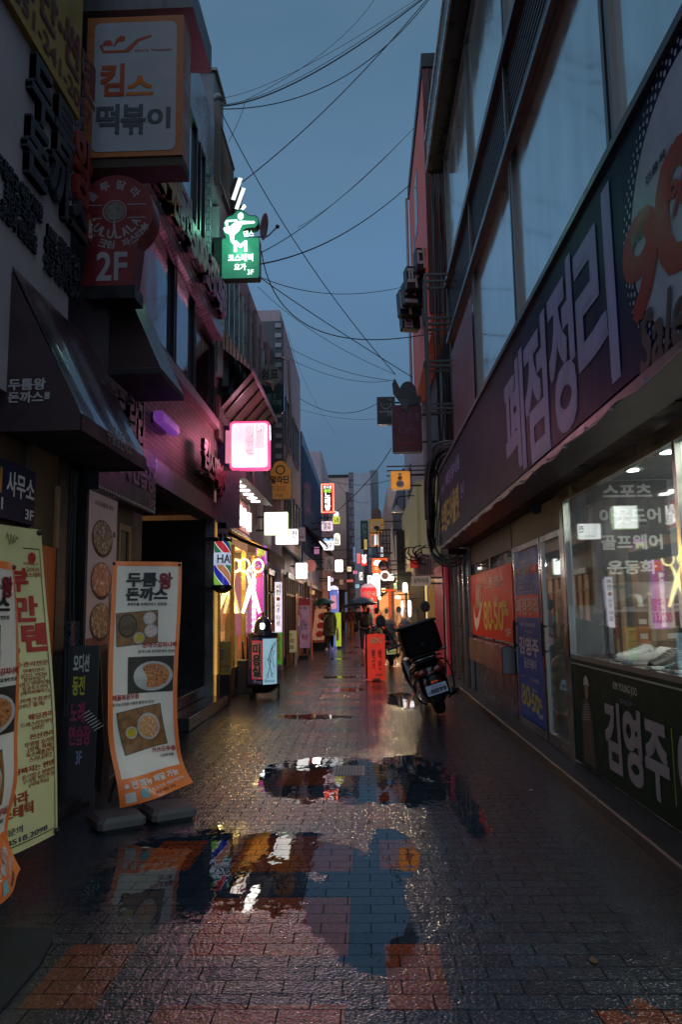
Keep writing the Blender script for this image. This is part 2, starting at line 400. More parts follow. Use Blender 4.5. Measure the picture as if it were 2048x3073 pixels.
nb.L.new(rf.outputs[0], p.inputs['Roughness'])
h = nb.m('ADD', nb.m('MULTIPLY', nb.m('MULTIPLY', br.outputs['Fac'], nb.m('SUBTRACT', 1, edge)), -1.6), nb.m('ADD', nb.m('MULTIPLY', grain, 1.5), nb.m('MULTIPLY', grain2, .5)))
br2 = nb.n('ShaderNodeTexBrick'); nb.L.new(P, br2.inputs['Vector'])
for k, v in (('Scale', 1), ('Brick Width', .24), ('Row Height', .115), ('Mortar Size', .0), ('Mortar Smooth', 0), ('Bias', 0)): br2.inputs[k].default_value = v
br2.inputs['Color1'].default_value = (0, 0, 0, 1); br2.inputs['Color2'].default_value = (1, 1, 1, 1)
tl_ = nb.m('SUBTRACT', br2.outputs['Color'], .5)
h = nb.m('ADD', h, nb.m('MULTIPLY', tl_, nb.m('ADD', nb.m('MULTIPLY', Y, 14.0), nb.m('MULTIPLY', X, 9.0))))
h = nb.m('ADD', h, nb.m('MULTIPLY', wob2, 4.0))
dry = nb.m('SUBTRACT', 1, pud); dry = nb.m('MULTIPLY', dry, nb.m('SUBTRACT', 1, nb.m('MULTIPLY', film, .35)))
bp = nb.n('ShaderNodeBump'); nb.L.new(h, bp.inputs['Height']); nb.L.new(nb.m('MULTIPLY', dry, .95), bp.inputs['Strength']); bp.inputs['Distance'].default_value = .0038
b2 = nb.n('ShaderNodeBump'); nb.L.new(nb.noise(nb.scale(P, (1, .5, 1)), 9, 2), b2.inputs['Height']); nb.L.new(nb.m('MULTIPLY', pud, .05), b2.inputs['Strength']); b2.inputs['Distance'].default_value = .02
nb.L.new(bp.outputs[0], b2.inputs['Normal']); nb.L.new(b2.outputs[0], p.inputs['Normal'])
p.inputs['IOR'].default_value = 1.5
spk = nb.ramp(nb.noise(P, 38, 3, .7), .35, .7, .5, 1.0)
sp = nb.m('MULTIPLY', spk, nb.m('SUBTRACT', 1, nb.m('MULTIPLY', br.outputs['Fac'], nb.m('MULTIPLY', .92, nb.m('SUBTRACT', 1, edge)))))
sp = nb.m('MULTIPLY', sp, nb.m('SUBTRACT', 1, nb.m('MULTIPLY', nb.m('MAXIMUM', nb.m('MULTIPLY', brf.outputs['Fac'], .75), .0), farm)))
sp = nb.m('MULTIPLY', sp, nb.ramp(Y, 6, 14, 1, .38))
sp = nb.m('MULTIPLY', sp, nb.m('SUBTRACT', 1, nb.m('MULTIPLY', pud, .62))); nb.L.new(sp, p.inputs['Specular IOR Level'])
nb.L.new(nb.m('MULTIPLY', nb.m('MULTIPLY', sp, .75), nb.m('SUBTRACT', 1, nb.m('MULTIPLY', pud, .8))), p.inputs['Coat Weight']); p.inputs['Coat IOR'].default_value = 1.5
nb.L.new(nb.m('MULTIPLY_ADD', nb.m('SUBTRACT', 1, pud), .05, .008), p.inputs['Coat Roughness']); nb.L.new(b2.outputs[0], p.inputs['Coat Normal'])
mb = MB(); mb.add([(-300, -60, 0), (300, -60, 0), (300, 700, 0), (-300, 700, 0)], [(0, 1, 2, 3)])
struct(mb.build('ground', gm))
kerbm = brickmat('kerb_granite', (.035, .036, .04), (.05, .05, .055), (.01, .01, .01), .9, 3.0, .012, .5, .3)
mb = MB(); mb.box(1.70, 1.96, -8, 14.4, -.05, .09, .012); struct(mb.build('kerb', kerbm))
mb = MB(); mb.box(1.62, 2.1, 14.4, 75, -.05, .07, .012); struct(mb.build('kerb', kerbm))
mb = MB(); mb.box(-2.6, -2.28, -8, 8.2, -.05, .08, .012); struct(mb.build('kerb', kerbm))
# drain grate
a = onz(1010, 2315); t = thing('drain_grate', 'dark slotted metal drain grate lying in the wide puddle', 'drain grate', (a.x, a.y, 0))
mb = MB(); mb.box(a.x-.03, a.x+.27, a.y-.2, a.y+.25, .001, .004); mb.build('frame', dsteel, t)
mb = MB()
for i in range(9): mb.box(a.x-.005+i*.029, a.x+.008+i*.029, a.y-.17, a.y+.22, .0045, .007)
mb.build('bars', dark, t)
# ------------------------------------------------------------------ right: the store being cleared out
XR = 1.92
concrete = M('concrete', (.13, .13, .135), .6, var=.4, nsc=2, streak=.7, bump=.2)
soff = M('soffit_panel', (.03, .034, .038), .5, var=.3)
wn = winmat('coated_window', (.80, .88, .87), .8, .07)
alu = M('window_frame_metal', (.16, .14, .14), .35, .8, var=.3, streak=.5)
st = thing('store_building', 'two storey shop building with big coated windows above its dark sale signboard', 'building', (3.5, 4, 0))
mb = MB()
mb.box(1.80, 1.86, 1.5, 14.3, 4.0, 4.05); mb.box(1.86, 6.5, 1.5, 14.3, 11.2, 11.6)
mb.box(1.80, 1.92, 1.5, 14.3, 10.45, 13.2); mb.box(1.9, 6.5, 14.1, 14.3, 0, 13.2); mb.box(6.4, 6.5, 1.5, 14.1, 0, 13.2)
mb.box(1.83, 6.4, 1.5, 14.1, 3.85, 4.0); mb.box(1.86, 1.92, 1.5, 14.3, 6.6, 7.9)
mb.box(1.93, 2.05, 10.0, 14.1, 2.28, 2.62)
mb.box(1.94, 2.05, 7.45, 10.0, 2.28, 2.62)
mb.build('wall', concrete, st)
mb = MB(); mb.box(1.44, 1.93, 1.5, 14.0, 2.63, 2.70); mb.build('soffit', soff, st)
for y in (4.3, 6.2, 8.3, 10.6):
    mb = MB(); F = Fr((1.68, y, 2.63), (1, 0, 0), (0, 1, 0), (0, 0, -1))
    mb.fbox(F, -.11, .11, -.17, .17, .001, .012); mb.fbox(F, -.07, .07, -.13, .13, .013, .016); mb.build('recessed_light', dark, st)
# upper windows
def xwin(root, X, ys, z0, z1, fr, pane, side=-1, t=.05, split=None, nm='window'):
    for i in range(len(ys)-1):
        y0, y1 = ys[i]+t/2, ys[i+1]-t/2
        mb = MB()
        for q in ((y0, y0+t, z0, z1), (y1-t, y1, z0, z1), (y0+t, y1-t, z0, z0+t), (y0+t, y1-t, z1-t, z1)): mb.box(X, X+side*.07, *q)
        if split: mb.box(X, X+side*.06, y0+t, y1-t, z0+(z1-z0)*split-t/2, z0+(z1-z0)*split+t/2)
        f = mb.build(nm, fr, root)
        mb = MB(); mb.box(X-side*.02, X+side*.02, y0+t, y1-t, z0+t, z1-t); mb.build('pane', pane, f)
ysw = [onx(1427, 900, 1.75).y, onx(1545, 700, 1.75).y, onx(1835, 300, 1.75).y]
ysw = [1.6, ysw[2], ysw[1], ysw[0], 14.2]
xwin(st, 1.80, ysw, 4.06, 6.6, alu, wn, -1, .055)
xwin(st, 1.80, ysw, 7.85, 10.4, alu, wn, -1, .06)
mb = MB()
for i in range(13): z = 6.68+i*.082; mb.box(1.74, 1.80, 1.5, 14.2, z, z+.022)
for y in ysw: mb.box(1.70, 1.78, y-.03, y+.03, 6.6, 7.85)
mb.build('louvre', alu, st)
mb = MB(); mb.box(1.66, 1.84, 1.5, 14.2, 7.72, 7.84); mb.box(1.66, 1.84, 1.5, 14.2, 6.58, 6.66); mb.build('ledge', alu, st)
mb = MB(); mb.box(1.47, 1.8, 1.5, 15.0, 10.6, 10.72); mb.box(1.47, 1.53, 1.5, 15.0, 10.72, 11.4); mb.box(1.55, 1.8, 1.5, 15.0, 11.4, 11.55); mb.build('eaves', M('eaves_metal', (.05, .055, .06), .35, .7), st)
mb = MB(); mb.box(1.44, 1.47, 1.5, 15.0, 10.65, 10.72); mb.box(1.44, 1.47, 1.5, 15.0, 11.33, 11.42); mb.build('eaves_trim', M('trim_pale', (.5, .55, .6), .3, .3), st)
# faded posters stuck in the last upper window
pp = M('faded_poster', (.20, .13, .17), .5, var=.8, nsc=9, streak=.4)
mb = MB(); mb.box(1.715, 1.722, ysw[3]+.15, 13.9, 4.2, 6.3); tag(mb.build('window_poster', pp), 'faded pinkish film posters covering the last upper store window', 'poster')
# stainless front, posters, doors
mb = MB(); mb.box(1.93, 2.0, 10.0, 13.7, .09, .95); bl = M('blue_panel', (.02, .04, .09), .3, var=.4, streak=.5); mb.build('lower_panel', bl, st)
mb = MB(); mb.box(1.76, 1.93, 10.05, 13.2, .66, 1.02, .01); mb.build('counter_box', steel, st)
mb = MB(); mb.box(1.95, 2.0, 10.0, 11.7, 1.02, 2.28); mb.box(1.95, 2.0, 11.9, 13.6, 1.02, 2.28); gw = glassmat('shop_glass', (.8, .86, .86), .12); mb.build('side_window', gw, st)
mb = MB()
for y in (9.95, 11.8, 13.65): mb.box(1.935, 2.02, y-.06, y+.06, .09, 2.28)
for y in (13.95, 14.15): mb.box(1.88, 2.0, y-.05, y+.05, 0.09, 2.62)
mb.build('post', dark, st)
mb = MB(); mb.box(1.84, 1.9, 14.3, 14.36, 0.09, 2.6); mb.box(1.86, 1.92, 13.78, 13.84, .09, 2.6); mb.build('shutter_rail', steel, st)
mb = MB(); mb.box(2.6, 2.7, 9.9, 14, .1, 2.6); mb.build('back_panel', M('dim_interior', (.12, .11, .1), .6, var=.6, nsc=3, em=(.3, .28, .2), es=.12), st)
# red sale poster
ya, yb = onx(1542, 1833, 1.90).y, onx(1418, 1833, 1.90).y
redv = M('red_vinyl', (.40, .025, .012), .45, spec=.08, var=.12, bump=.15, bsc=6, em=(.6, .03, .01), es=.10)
t = thing('sale_poster', 'red vinyl sale poster with white tick mark and 80-50% beside the shop door', 'poster', (1.9, (ya+yb)/2, 1.08))
F = FRt(1.90, yb, 1.06); W = yb-ya; H = 1.03
MB().fbox(F, 0, W, 0, H, -.01, 0).build('sheet', redv, t)
MB().fbox(F, -.42, -.02, .03, H-.02, -.01, 0).build('side_strip', M('poster_grey', (.3, .3, .28), .4), t)
mb = MB()
sw = [(.10, .30), (.13, .16), (.22, .06), (.34, .16), (.56, .52), (.62, .62), (.40, .40), (.28, .27), (.20, .26), (.155, .36), (.17, .50), (.13, .44)]
mb.poly(F, [(a*W*.62, b*H*1.05) for a, b in sw], .006); mb.build('tick_mark', wht_l, t)
letters(t, F, W, H, [('NIKE', .14, .46, .16, .36, wht_l, {'s': .25, 'b': .045}), ('스트레스', .40, .72, .46, .17, wht_l), ('전품목', .62, .52, .09, .09, wht_l), ('OFF', .84, .07, .10, .10, wht_l), ('80', .36, .12, .20, .42, yel_l), ('~', .56, .22, .05, .06, yel_l), ('50', .61, .14, .20, .38, yel_l), ('%', .80, .34, .11, .2, yel_l)])
# doors
dr = M('door_chrome', (.4, .39, .36), .2, .95, var=.2, streak=.4)
y0d = [onx(1633, 1833, XR).y, onx(1552, 1833, XR).y]; y1d = [onx(1700, 1833, XR).y, onx(1636, 1833, XR).y]
def gdoor(ya, yb, lab):
    t = thing('glass_door', lab, 'door', (XR, (ya+yb)/2, .09))
    mb = MB()
    for q in ((ya, ya+.05, .1, 2.26), (yb-.05, yb, .1, 2.26), (ya+.05, yb-.05, .1, .22), (ya+.05, yb-.05, 2.2, 2.26)): mb.box(1.90, 1.95, *q)
    mb.build('frame', dr, t); mb = MB(); mb.box(1.92, 1.93, ya+.05, yb-.05, .22, 2.2); mb.build('pane', gw, t)
    mb = MB(); mb.box(1.84, 1.87, yb-.14, yb-.10, 1.0, 1.35, .008); mb.box(1.87, 1.90, yb-.13, yb-.11, 1.04, 1.06); mb.box(1.87, 1.90, yb-.13, yb-.11, 1.3, 1.32); mb.build('handle', black, t); return t
gdoor(y0d[0], y0d[1], 'chrome framed glass door carrying the tall navy sale banner')
gdoor(y1d[0], y1d[1], 'chrome framed glass door left clear, right beside the big display window')
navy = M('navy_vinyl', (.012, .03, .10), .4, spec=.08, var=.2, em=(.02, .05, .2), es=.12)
ya, yb = y0d[0]+.07, y0d[1]-.06
t = thing('door_banner', 'tall navy banner with white and yellow sale lettering on the glass door', 'banner', (1.89, (ya+yb)/2, .2)); F = FRt(1.90, yb, .2); W = yb-ya; H = 1.98
MB().fbox(F, 0, W, 0, H, -.006, 0).build('sheet', navy, t)
rb = MB(); rb.fbox(F, .03*W, .97*W, .605*H, .735*H, .001, .003); rb.build('red_box', redv, t)
rb = MB(); rb.fbox(F, .70*W, .95*W, .855*H, .905*H, .001, .003); rb.build('red_box', redv, t)
oo = MB()
oo.rings([[F(a, b, .004) for a, b in rrect(.66*W, .06*H, .05, 4, .15*W, .755*H)], [F(a, b, .004) for a, b in rrect(.62*W, .052*H, .045, 4, .17*W, .759*H)]], caps=False); oo.build('outline', wht_l, t)
letters(t, F, W, H, [('정동점 앤..', .3, .925, .36, .02, wht_l), ('브랜드아울렛', .06, .855, .60, .05, yel_l), ('본사', .74, .865, .17, .03, wht_l), ('백화점 철수상품', .2, .768, .56, .03, wht_l), ('폐점정리', .06, .62, .88, .10, wht_l, {'b': .045}),
   ('KIM YOUNG JOO', .2, .545, .6, .026, wht_l), ('G O L F', .36, .515, .3, .012, wht_l), ('김영주', .12, .385, .76, .10, wht_l, {'b': .05}), ('골프웨어', .28, .305, .5, .06, wht_l), ('LECONIUE', .52, .24, .32, .022, wht_l, {'b': .01}), ('elegant', .1, .245, .22, .014, wht_l, {'b': 0}),
   ('80', .12, .08, .36, .12, yel_l, {'b': .04}), ('~', .48, .11, .06, .02, yel_l), ('50', .54, .07, .26, .10, yel_l, {'b': .04}), ('%', .80, .11, .12, .05, yel_l), ('OFF', .76, .05, .18, .025, wht_l), ('전품목', .55, .18, .18, .02, wht_l)])
# display window with its green base panel
yD = onx(1712, 1833, XR).y
green = M('dark_green_panel', (.008, .036, .026), .45, var=.3, spec=.06)
mb = MB(); mb.box(1.92, 1.99, 1.3, yD, .12, 1.03); mb.build('base_panel', green, st)
mb = MB(); mb.box(1.905, 1.925, 1.3, yD, .99, 1.0); mb.build('panel_line', M('pale_line', (.4, .5, .46), .4), st)
mb = MB(); mb.box(1.93, 2.6, 1.3, yD, 1.03, 1.07); mb.build('display_shelf', M('shelf_top', (.2, .19, .18), .4), st)
mb = MB()
for y in (yD+.0, 4.62, 1.9): mb.box(1.90, 1.96, y-.025, y+.025, 1.03, 2.62)
mb.box(1.895, 1.96, 1.3, yD, 2.50, 2.62); mb.box(1.90, 1.97, yD+.0, yD+.14, .09, 2.62); mb.build('mullion', dr, st)
mb = MB(); mb.box(1.93, 1.94, 1.3, 1.875, 1.07, 2.5); mb.box(1.93, 1.94, 1.93, 4.59, 1.07, 2.5); mb.box(1.93, 1.94, 4.65, yD-.03, 1.07, 2.5); mb.build('display_glass', gw, st)
F = FRt(1.917, yD, .12)
gp = thing('golf_advert', 'dark green golf wear advert panel with big white lettering below the display window', 'advert', (1.917, 5.4, .12))
MB().fbox(F, .03, 6.0, .02, .86, -.001, .002).build('sheet', green, gp)
letters(gp, F, 1, 1, [('KIM YOUNG JOO', 1.17, .735, .52, .075, wht_l, {'b': .01}), ('G O L F', 1.32, .665, .24, .03, lav_l, {'b': 0}), ('김영주', .92, .13, 1.26, .50, M('grey_ink', (.38, .37, .42), .5, var=.2), {'b': .06}),
   ('이월상품', 2.36, .13, 1.6, .50, MC['grey_ink'], {'b': .05}), ('나눔', 2.75, .70, .35, .1, MC['grey_ink'], {'b': .02})], c=.005)
mb = MB(); mb.fbox(F, 2.265, 2.275, .15, .62, .004, .006); mb.build('divider', M('lime_line', (.3, .45, .05), .5), gp)
# printed golfer on the advert
gx = .40
mb = MB(); mb.poly(F, [(gx-.16, .03), (gx-.14, .25), (gx-.17, .42), (gx-.12, .55), (gx-.02, .60), (gx+.06, .58), (gx+.14, .5), (gx+.17, .3), (gx+.20, .04)], .0045); mb.build('printed_figure', M('print_navy', (.03, .035, .05), .5, var=.6, nsc=20), gp)
mb = MB(); mb.poly(F, ell(gx+.03, .665, .055, .075), .0055); mb.build('printed_face', M('print_skin', (.32, .2, .15), .5), gp)
mb = MB(); mb.poly(F, [(gx-.05, .70), (gx-.02, .77), (gx+.04, .795), (gx+.10, .76), (gx+.12, .70), (gx+.07, .72), (gx+.02, .715)], .007); mb.build('printed_cap', wht_l, gp)
mb = MB()
for k in range(7): mb.poly(F, [(gx-.12+.01*k, .40+.022*k), (gx+.10, .42+.022*k), (gx+.10, .428+.022*k), (gx-.12+.01*k, .408+.022*k)], .0065)
mb.build('printed_stripes', M('print_stripe', (.35, .36, .4), .5), gp)
# the long signboard
navyb = M('sign_navy', (.010, .018, .075), .45, var=.35, nsc=1.5, streak=.5, spec=.06)
greyb = M('sign_grey', (.055, .065, .11), .5, var=.4, nsc=1.5, streak=.6, spec=.06)
sg = thing('sale_signboard', 'very long dark signboard with brushed white sale lettering over the store front', 'signboard', (1.44, 6, 2.63))
ysp = onx(1560, 1500, 1.44).y
F = FRt(1.44, 14.0, 2.66); HS = 1.36
MB().fbox(F, 14.0-ysp, 12.6, 0, HS, -.25, 0).build('board', navyb, sg)
MB().fbox(F, 0, 14.0-ysp-.01, 0, HS, -.25, 0).build('board', greyb, sg)
mb = MB(); mb.fbox(F, -.03, 12.6, HS, HS+.05, -.3, .03); mb.fbox(F, -.03, 12.6, -.05, 0, -.27, .03); mb.build('edge_trim', dsteel, sg)
mb = MB()
for k in range(24): mb.fbox(F, .3+k*.5, .32+k*.5, -.07, -.04, .02, .05); 
mb.tube([F(.1+k*.35, -.06+.02*math.sin(k*2.3), .04) for k in range(36)], .008, 5); mb.build('lacing', M('lacing_pale', (.25, .25, .28), .5), sg)
def s2(px, py): q = onx(px, py, 1.44); return 14.0-q.y, q.z-2.66
def sbox(px0, py0, px1, py1):   # two opposite corners read off the board
    a = s2(px0, py0); b = s2(px1, py1); return a, b
brush = lav_l
ya_ = [s2(1520, 1300)[0], s2(1615, 1200)[0], s2(1720, 1100)[0], s2(1862, 900)[0]]
L4 = [('폐', s2(1522, 1300)[0], s2(1578, 1300)[0], .10, 1.12), ('점', s2(1585, 1300)[0], s2(1652, 1300)[0], .08, 1.12), ('정', s2(1660, 1200)[0], s2(1735, 1200)[0], .10, 1.20), ('리', s2(1745, 1100)[0], s2(1860, 1100)[0], .14, 1.22)]
mb = MB()
for ch, a0, a1, b0, b1 in L4: text(mb, ch, F, a0, b0, a1-a0, b1-b0, bold=.05, c=.004)
mb.build('lettering', brush, sg)
mb = MB(); ywl = M('faded_yellow_ink', (.50, .47, .12), .5, var=.3)
text(mb, '브랜드아울렛', F, .12, .22, 2.55, .5, bold=.06); mb.build('lettering', ywl, sg)
mb = MB(); text(mb, '백화점 철수상품', F, .95, .93, 1.9, .22, bold=.04); text(mb, '정동점 앤..', F, .2, .93, .6, .12, bold=.02); text(mb, '본사', F, 2.9, .45, .4, .22, bold=.04); mb.build('lettering', brush, sg)
# round 90% badge with its ring of dots
ca = s2(2070, 560); ccx = ca[0]-.02; ccy = .67; rx = (ccx-s2(1895, 700)[0]); ry = .60
mb = MB(); mb.poly(F, ell(ccx, ccy, rx, ry, 40), .004); pale = M('badge_pale', (.40, .45, .60), .4, var=.35, nsc=2, spec=.1); mb.build('badge', pale, sg)
mb = MB()
for k in range(72):
    for j in range(3):
        a = 360*(k+.5*(j % 2))/72; rr = 1.05+.055*j; q = .014*(1-.2*j)*(rx/ry)
        mb.poly(F, ell(ccx+rx*rr*math.cos(R(a)), ccy+ry*rr*math.sin(R(a)), q, .016*(1-.15*j), 6), .005)
mb.build('badge_dots', pale, sg)
def fitb(mb, s_, p0, p1, **k): a = s2(*p0); b = s2(*p1); text(mb, s_, F, a[0], a[1], b[0]-a[0], b[1]-a[1], **k)
mb = MB(); fitb(mb, '9', (1893, 990), (1968, 582), bold=.04, c=.007); fitb(mb, '0', (1992, 860), (2100, 330), bold=.04, c=.007); fitb(mb, '%', (2020, 660), (2075, 480), bold=.03, c=.01); mb.build('lettering', MC['badge_red'] if 'badge_red' in MC else M('badge_red', (.32, .022, .015), .4, spec=.1), sg)
mb = MB(); fitb(mb, '전품목', (1944, 560), (2004, 440), c=.008); fitb(mb, 'Sale', (1930, 1130), (2050, 830), c=.012, bold=.035, shear=.3); mb.build('lettering', blk_l, sg)
mb = MB(); text(mb, '최대', F, ccx-rx*.97, ccy+ry*.02, rx*.2, ry*.14, c=.008); mb.build('lettering', M('badge_green', (.04, .15, .06), .4), sg)
# loudspeaker under the soffit
q = ony(1634, 1500, 8.3)
t = thing('loudspeaker', 'black wall loudspeaker hung under the dark soffit above the doors', 'loudspeaker', (q.x, 8.3, q.z-.14))
F2 = Fr((q.x, 8.3, q.z), (.95, -.3, 0), (0, 0, 1), (-.3, -.95, 0))
mb = MB(); mb.prism(F2, [(-.13, -.13), (.10, -.15), (.13, .12), (-.10, .14)], -.2, 0); mb.build('cabinet', black, t)
MB().fbox(F2, .1, .2, -.1, .08, -.16, -.04).build('mount', steel, t); MB().prism(F2, ell(0, 0, .09, .1), .001, .006).build('grille', dark, t)
# ---- inside of the display: lit ceiling, shelves, boxes, shoes
ins = thing('shop_interior', 'lit room of the shoe store seen through the display glass', 'room', (3.3, 3.5, 0))
iw = M('interior_wall', (.42, .42, .43), .6, em=(.4, .45, .5), es=.08, var=.4, nsc=1.5)  # walls glow faintly by themselves, light added to lift the room
mb = MB(); mb.box(4.6, 4.7, 1.3, 8, 0, 2.75); mb.box(2.05, 4.6, 7.5, 7.6, 0, 2.75); mb.build('wall', iw, ins)
mb = MB(); mb.box(2.0, 4.7, 1.3, 8, 2.76, 2.83); mb.build('ceiling', M('interior_ceiling', (.35, .36, .37), .5), ins)
mb = MB(); mb.box(2.0, 4.7, 1.3, 14, -.02, .06); mb.build('floor', M('interior_floor', (.2, .19, .18), .3), ins)
mb = MB(); lampm = glow('shop_lamp', (1, .98, .92), 14)
for x in (2.5, 3.1, 3.7, 4.2):
    for y in (2.2, 3.2, 4.2, 5.2, 6.2, 7.0): mb.prism(Fr((x, y, 2.757), (1, 0, 0), (0, 1, 0), (0, 0, -1)), ell(0, 0, .055, .055, 10), 0, .012)
mb.build('ceiling_lamp', lampm, ins)
bd = M('menu_black', (.03, .03, .035), .5); mb = MB()
wl = thing('goods_board', 'dark hanging board inside listing sports and golf wear in white letters', 'board', (2.45, 5.35, 1.5))
F3 = FC(2.04, 6.9, 1.72)
MB().fbox(F3, 0, .72, 0, .92, -.03, 0).build('board', bd, wl)
letters(wl, F3, .72, .92, [('스포츠', .2, .84, .6, .12, wht_l, {'b': .05}), ('아웃도어', .14, .58, .75, .14, wht_l, {'b': .05}), ('골프웨어', .14, .32, .75, .14, wht_l, {'b': .05}), ('운동화', .2, .08, .6, .13, wht_l, {'b': .05})])
kraft = M('shoe_box_kraft', (.30, .23, .15), .6, var=.3); bxw = M('shoe_box_white', (.5, .5, .48), .5); bxk = M('shoe_box_black', (.04, .04, .045), .5); bxo = M('shoe_box_orange', (.5, .13, .03), .5); bxg = M('shoe_box_grey', (.25, .27, .3), .5)
sh = thing('display_rack', 'grey shop rack of stacked shelves behind the display glass', 'rack', (2.9, 6.6, 0))
mb = MB()
for z in (.62, 1.10, 1.50): mb.box(2.12, 3.6, 6.38, 6.85, z-.02, z)
mb.build('shelf', M('shelf_metal', (.3, .3, .3), .4, .5), sh)
mb = MB()
for x in (2.12, 2.9, 3.58): mb.box(x-.015, x+.015, 6.82, 6.85, .06, 1.75)
mb.build('upright', MC['shelf_metal'], sh)
rr = random.Random(3)
bn = ['kraft brown', 'white', 'black', 'orange', 'grey']; bmz = [kraft, bxw, bxk, bxo, bxg]
for z, mxl in ((.62, 3), (1.10, 3)):
    x = 2.15
    while x < 3.3:
        hh = rr.choice((.10, .12)); lv = rr.choice((2, 3)); wdt = rr.uniform(.16, .27)
        for k in range(lv):
            c = rr.choice((0, 0, 0, 1, 1, 2, 3, 4)); t = thing('shoe_box', bn[c]+' shoe box in the stacks on the display rack', 'box', (x, 6.5, z+k*hh), 'shoe boxes stacked on the display rack')
            dx = rr.uniform(-.03, .03)
            mb = MB(); mb.box(x, x+wdt-.012, 6.42+dx, 6.74+dx, z+.001+k*hh, z+k*hh+hh*.68); mb.build('box_body', bmz[c], t)
            mb = MB(); mb.box(x-.003, x+wdt-.009, 6.414+dx, 6.746+dx, z+k*hh+hh*.68, z+k*hh+hh-.002); mb.build('lid', bmz[c], t)
            mb = MB(); mb.box(x+wdt*.55, x+wdt*.85, 6.410+dx, 6.413+dx, z+k*hh+hh*.15, z+k*hh+hh*.5); mb.build('size_label', wht_l, t)
        x += wdt+rr.choice((.005, .01, .05))
def shoe(loc, rz, m1, m2, lab, grp=None, s=1.0):
    t = thing('shoe', lab, 'shoe', (0, 0, 0), grp)
    secs = [(-.02, 0, .045, .025, .02), (.0, 0, .06, .036, .04), (.06, 0, .065, .038, .045), (.11, 0, .052, .04, .035), (.17, 0, .04, .046, .028), (.23, 0, .034, .042, .022), (.27, 0, .028, .02, .01)]
    MB().loft(secs, 12, 2.4).build('upper', m1, t, True)
    MB().loft([(-.025, 0, .012, .03, .012), (.05, 0, .012, .04, .012), (.16, 0, .012, .05, .012), (.25, 0, .012, .042, .012), (.28, 0, .014, .015, .008)], 12, 4).build('sole', m2, t, True)
    mb = MB()
    for k in range(4): mb.tube([(-.022, .09+k*.028, .097-k*.013), (0, .092+k*.028, .103-k*.013), (.022, .09+k*.028, .097-k*.013)], .003, 4)
    mb.build('laces', m2, t)
    t.location = loc; t.rotation_euler = (0, 0, rz); t.scale = (s, s, s); return t
shw = M('shoe_white', (.6, .6, .58), .5); shg = M('shoe_grey', (.3, .32, .33), .6); shk = M('shoe_black', (.02, .02, .022), .5); sht = M('shoe_teal', (.12, .22, .22), .5)
for i, (y, x, m1, rz, lab, g) in enumerate([(6.3, 2.3, shw, 1.9, 'white low sneaker farthest along the window ledge', None), (5.75, 2.25, shw, 1.4, 'white sneaker standing beside the folded black shoes on the ledge', None), (5.5, 2.2, shk, 2.2, 'black shoe lying next to the white sneaker on the ledge', None),
        (5.25, 2.15, shk, 2.6, 'black shoe nearest the grey teal bag on the ledge', None), (4.95, 2.25, sht, 1.2, 'teal sneaker on the window ledge', None), (4.3, 2.3, shg, 1.6, 'grey sneaker just right of the window mullion', None)]):
    shoe((x, y, 1.072), rz, m1, shw if m1 is not shw else shg, lab, g, 1.25)
for i, (y, m1, nm_) in enumerate([(5.9, shw, 'white'), (5.5, shg, 'grey'), (5.1, sht, 'teal'), (4.7, shk, 'black'), (4.3, shg, 'grey'), (3.9, shw, 'white')]):
    shoe((2.3+.2*i, 6.5, 1.502), .3+.2*(i % 3), m1, shw, nm_+' trainer standing on the top shelf of the rack', 'trainers on the top shelf')
# price cards
pc = M('price_card', (.45, .36, .36), .5)
for i, (y, x, lab, tx) in enumerate([(4.9, 2.75, 'pink price card reading 33,000 hung before the boxes', '할인가\n33,000'), (4.35, 2.7, 'pale price card reading 33,000 beside the pink one', '정상가\n70,000\n33,000')]):
    t = thing('price_card', lab, 'card', (x, y, 1.3)); F4 = FC(2.25+.24*i, 6.15, 1.33)
    MB().fbox(F4, 0, .2, 0, .34, -.004, 0).build('card', pc, t); letters(t, F4, .2, .34, [(tx, .1, .1, .8, .6, red_l, {'b': .02})])
# orange notice taped inside the glass
ys, ye = onx(1700, 1833, 1.95).y, onx(1745, 1833, 1.95).y
t = thing('notice_sheet', 'translucent tan notice sheet taped inside the left end of the glass', 'notice', (1.95, 6.9, 1.55))
F4 = FRt(1.955, yD-.06, 1.52); wd = .62; MB().fbox(F4, 0, wd, 0, .62, -.003, 0).build('sheet', M('tan_sheet', (.25, .16, .09), .5, em=(.3, .16, .08), es=.12), t)
letters(t, F4, wd, .62, [('점포정리', .1, .8, .8, .1, MC['faded_yellow_ink']), ('폐점', .1, .3, .8, .42, MC['faded_yellow_ink']), ('000-0000', .08, .06, .84, .14, red_l)])
# back roof unit etc: banners inside at right top
t = thing('pink_hanger', 'magenta hanging sale tag inside under the ceiling', 'tag', (2.5, 4.3, 2.2)); F4 = Fr((2.4, 4.9, 2.25), (.3, -.95, 0), (0, 0, 1), (-.95, -.3, 0))
MB().prism(F4, [(0, .1), (.35, .0), (.35, .28), (.1, .3)], -.004, 0).build('card', M('magenta_card', (.4, .03, .2), .5, em=(.6, .03, .3), es=.3), t)
letters(t, F4, .35, .3, [('전화\n주문', .3, .2, .5, .5, wht_l)])
il = bpy.data.lights.new('shop_lamp_light', 'AREA'); il.energy = 140; il.size = 3.5; il.size_y = 1.5; il.shape = 'RECTANGLE'; il.color = (1, .96, .88)
io = bpy.data.objects.new('shop_lamp_light', il); COL.objects.link(io); io.location = (3.2, 4.2, 2.70); io.rotation_euler = (0, 0, R(90))
il2 = bpy.data.lights.new('shop_lamp_light', 'POINT'); il2.energy = 75; il2.color = (1, .86, .68); il2.shadow_soft_size = .08
io2 = bpy.data.objects.new('shop_lamp_light', il2); COL.objects.link(io2); io2.location = (2.45, 2.6, 2.45)
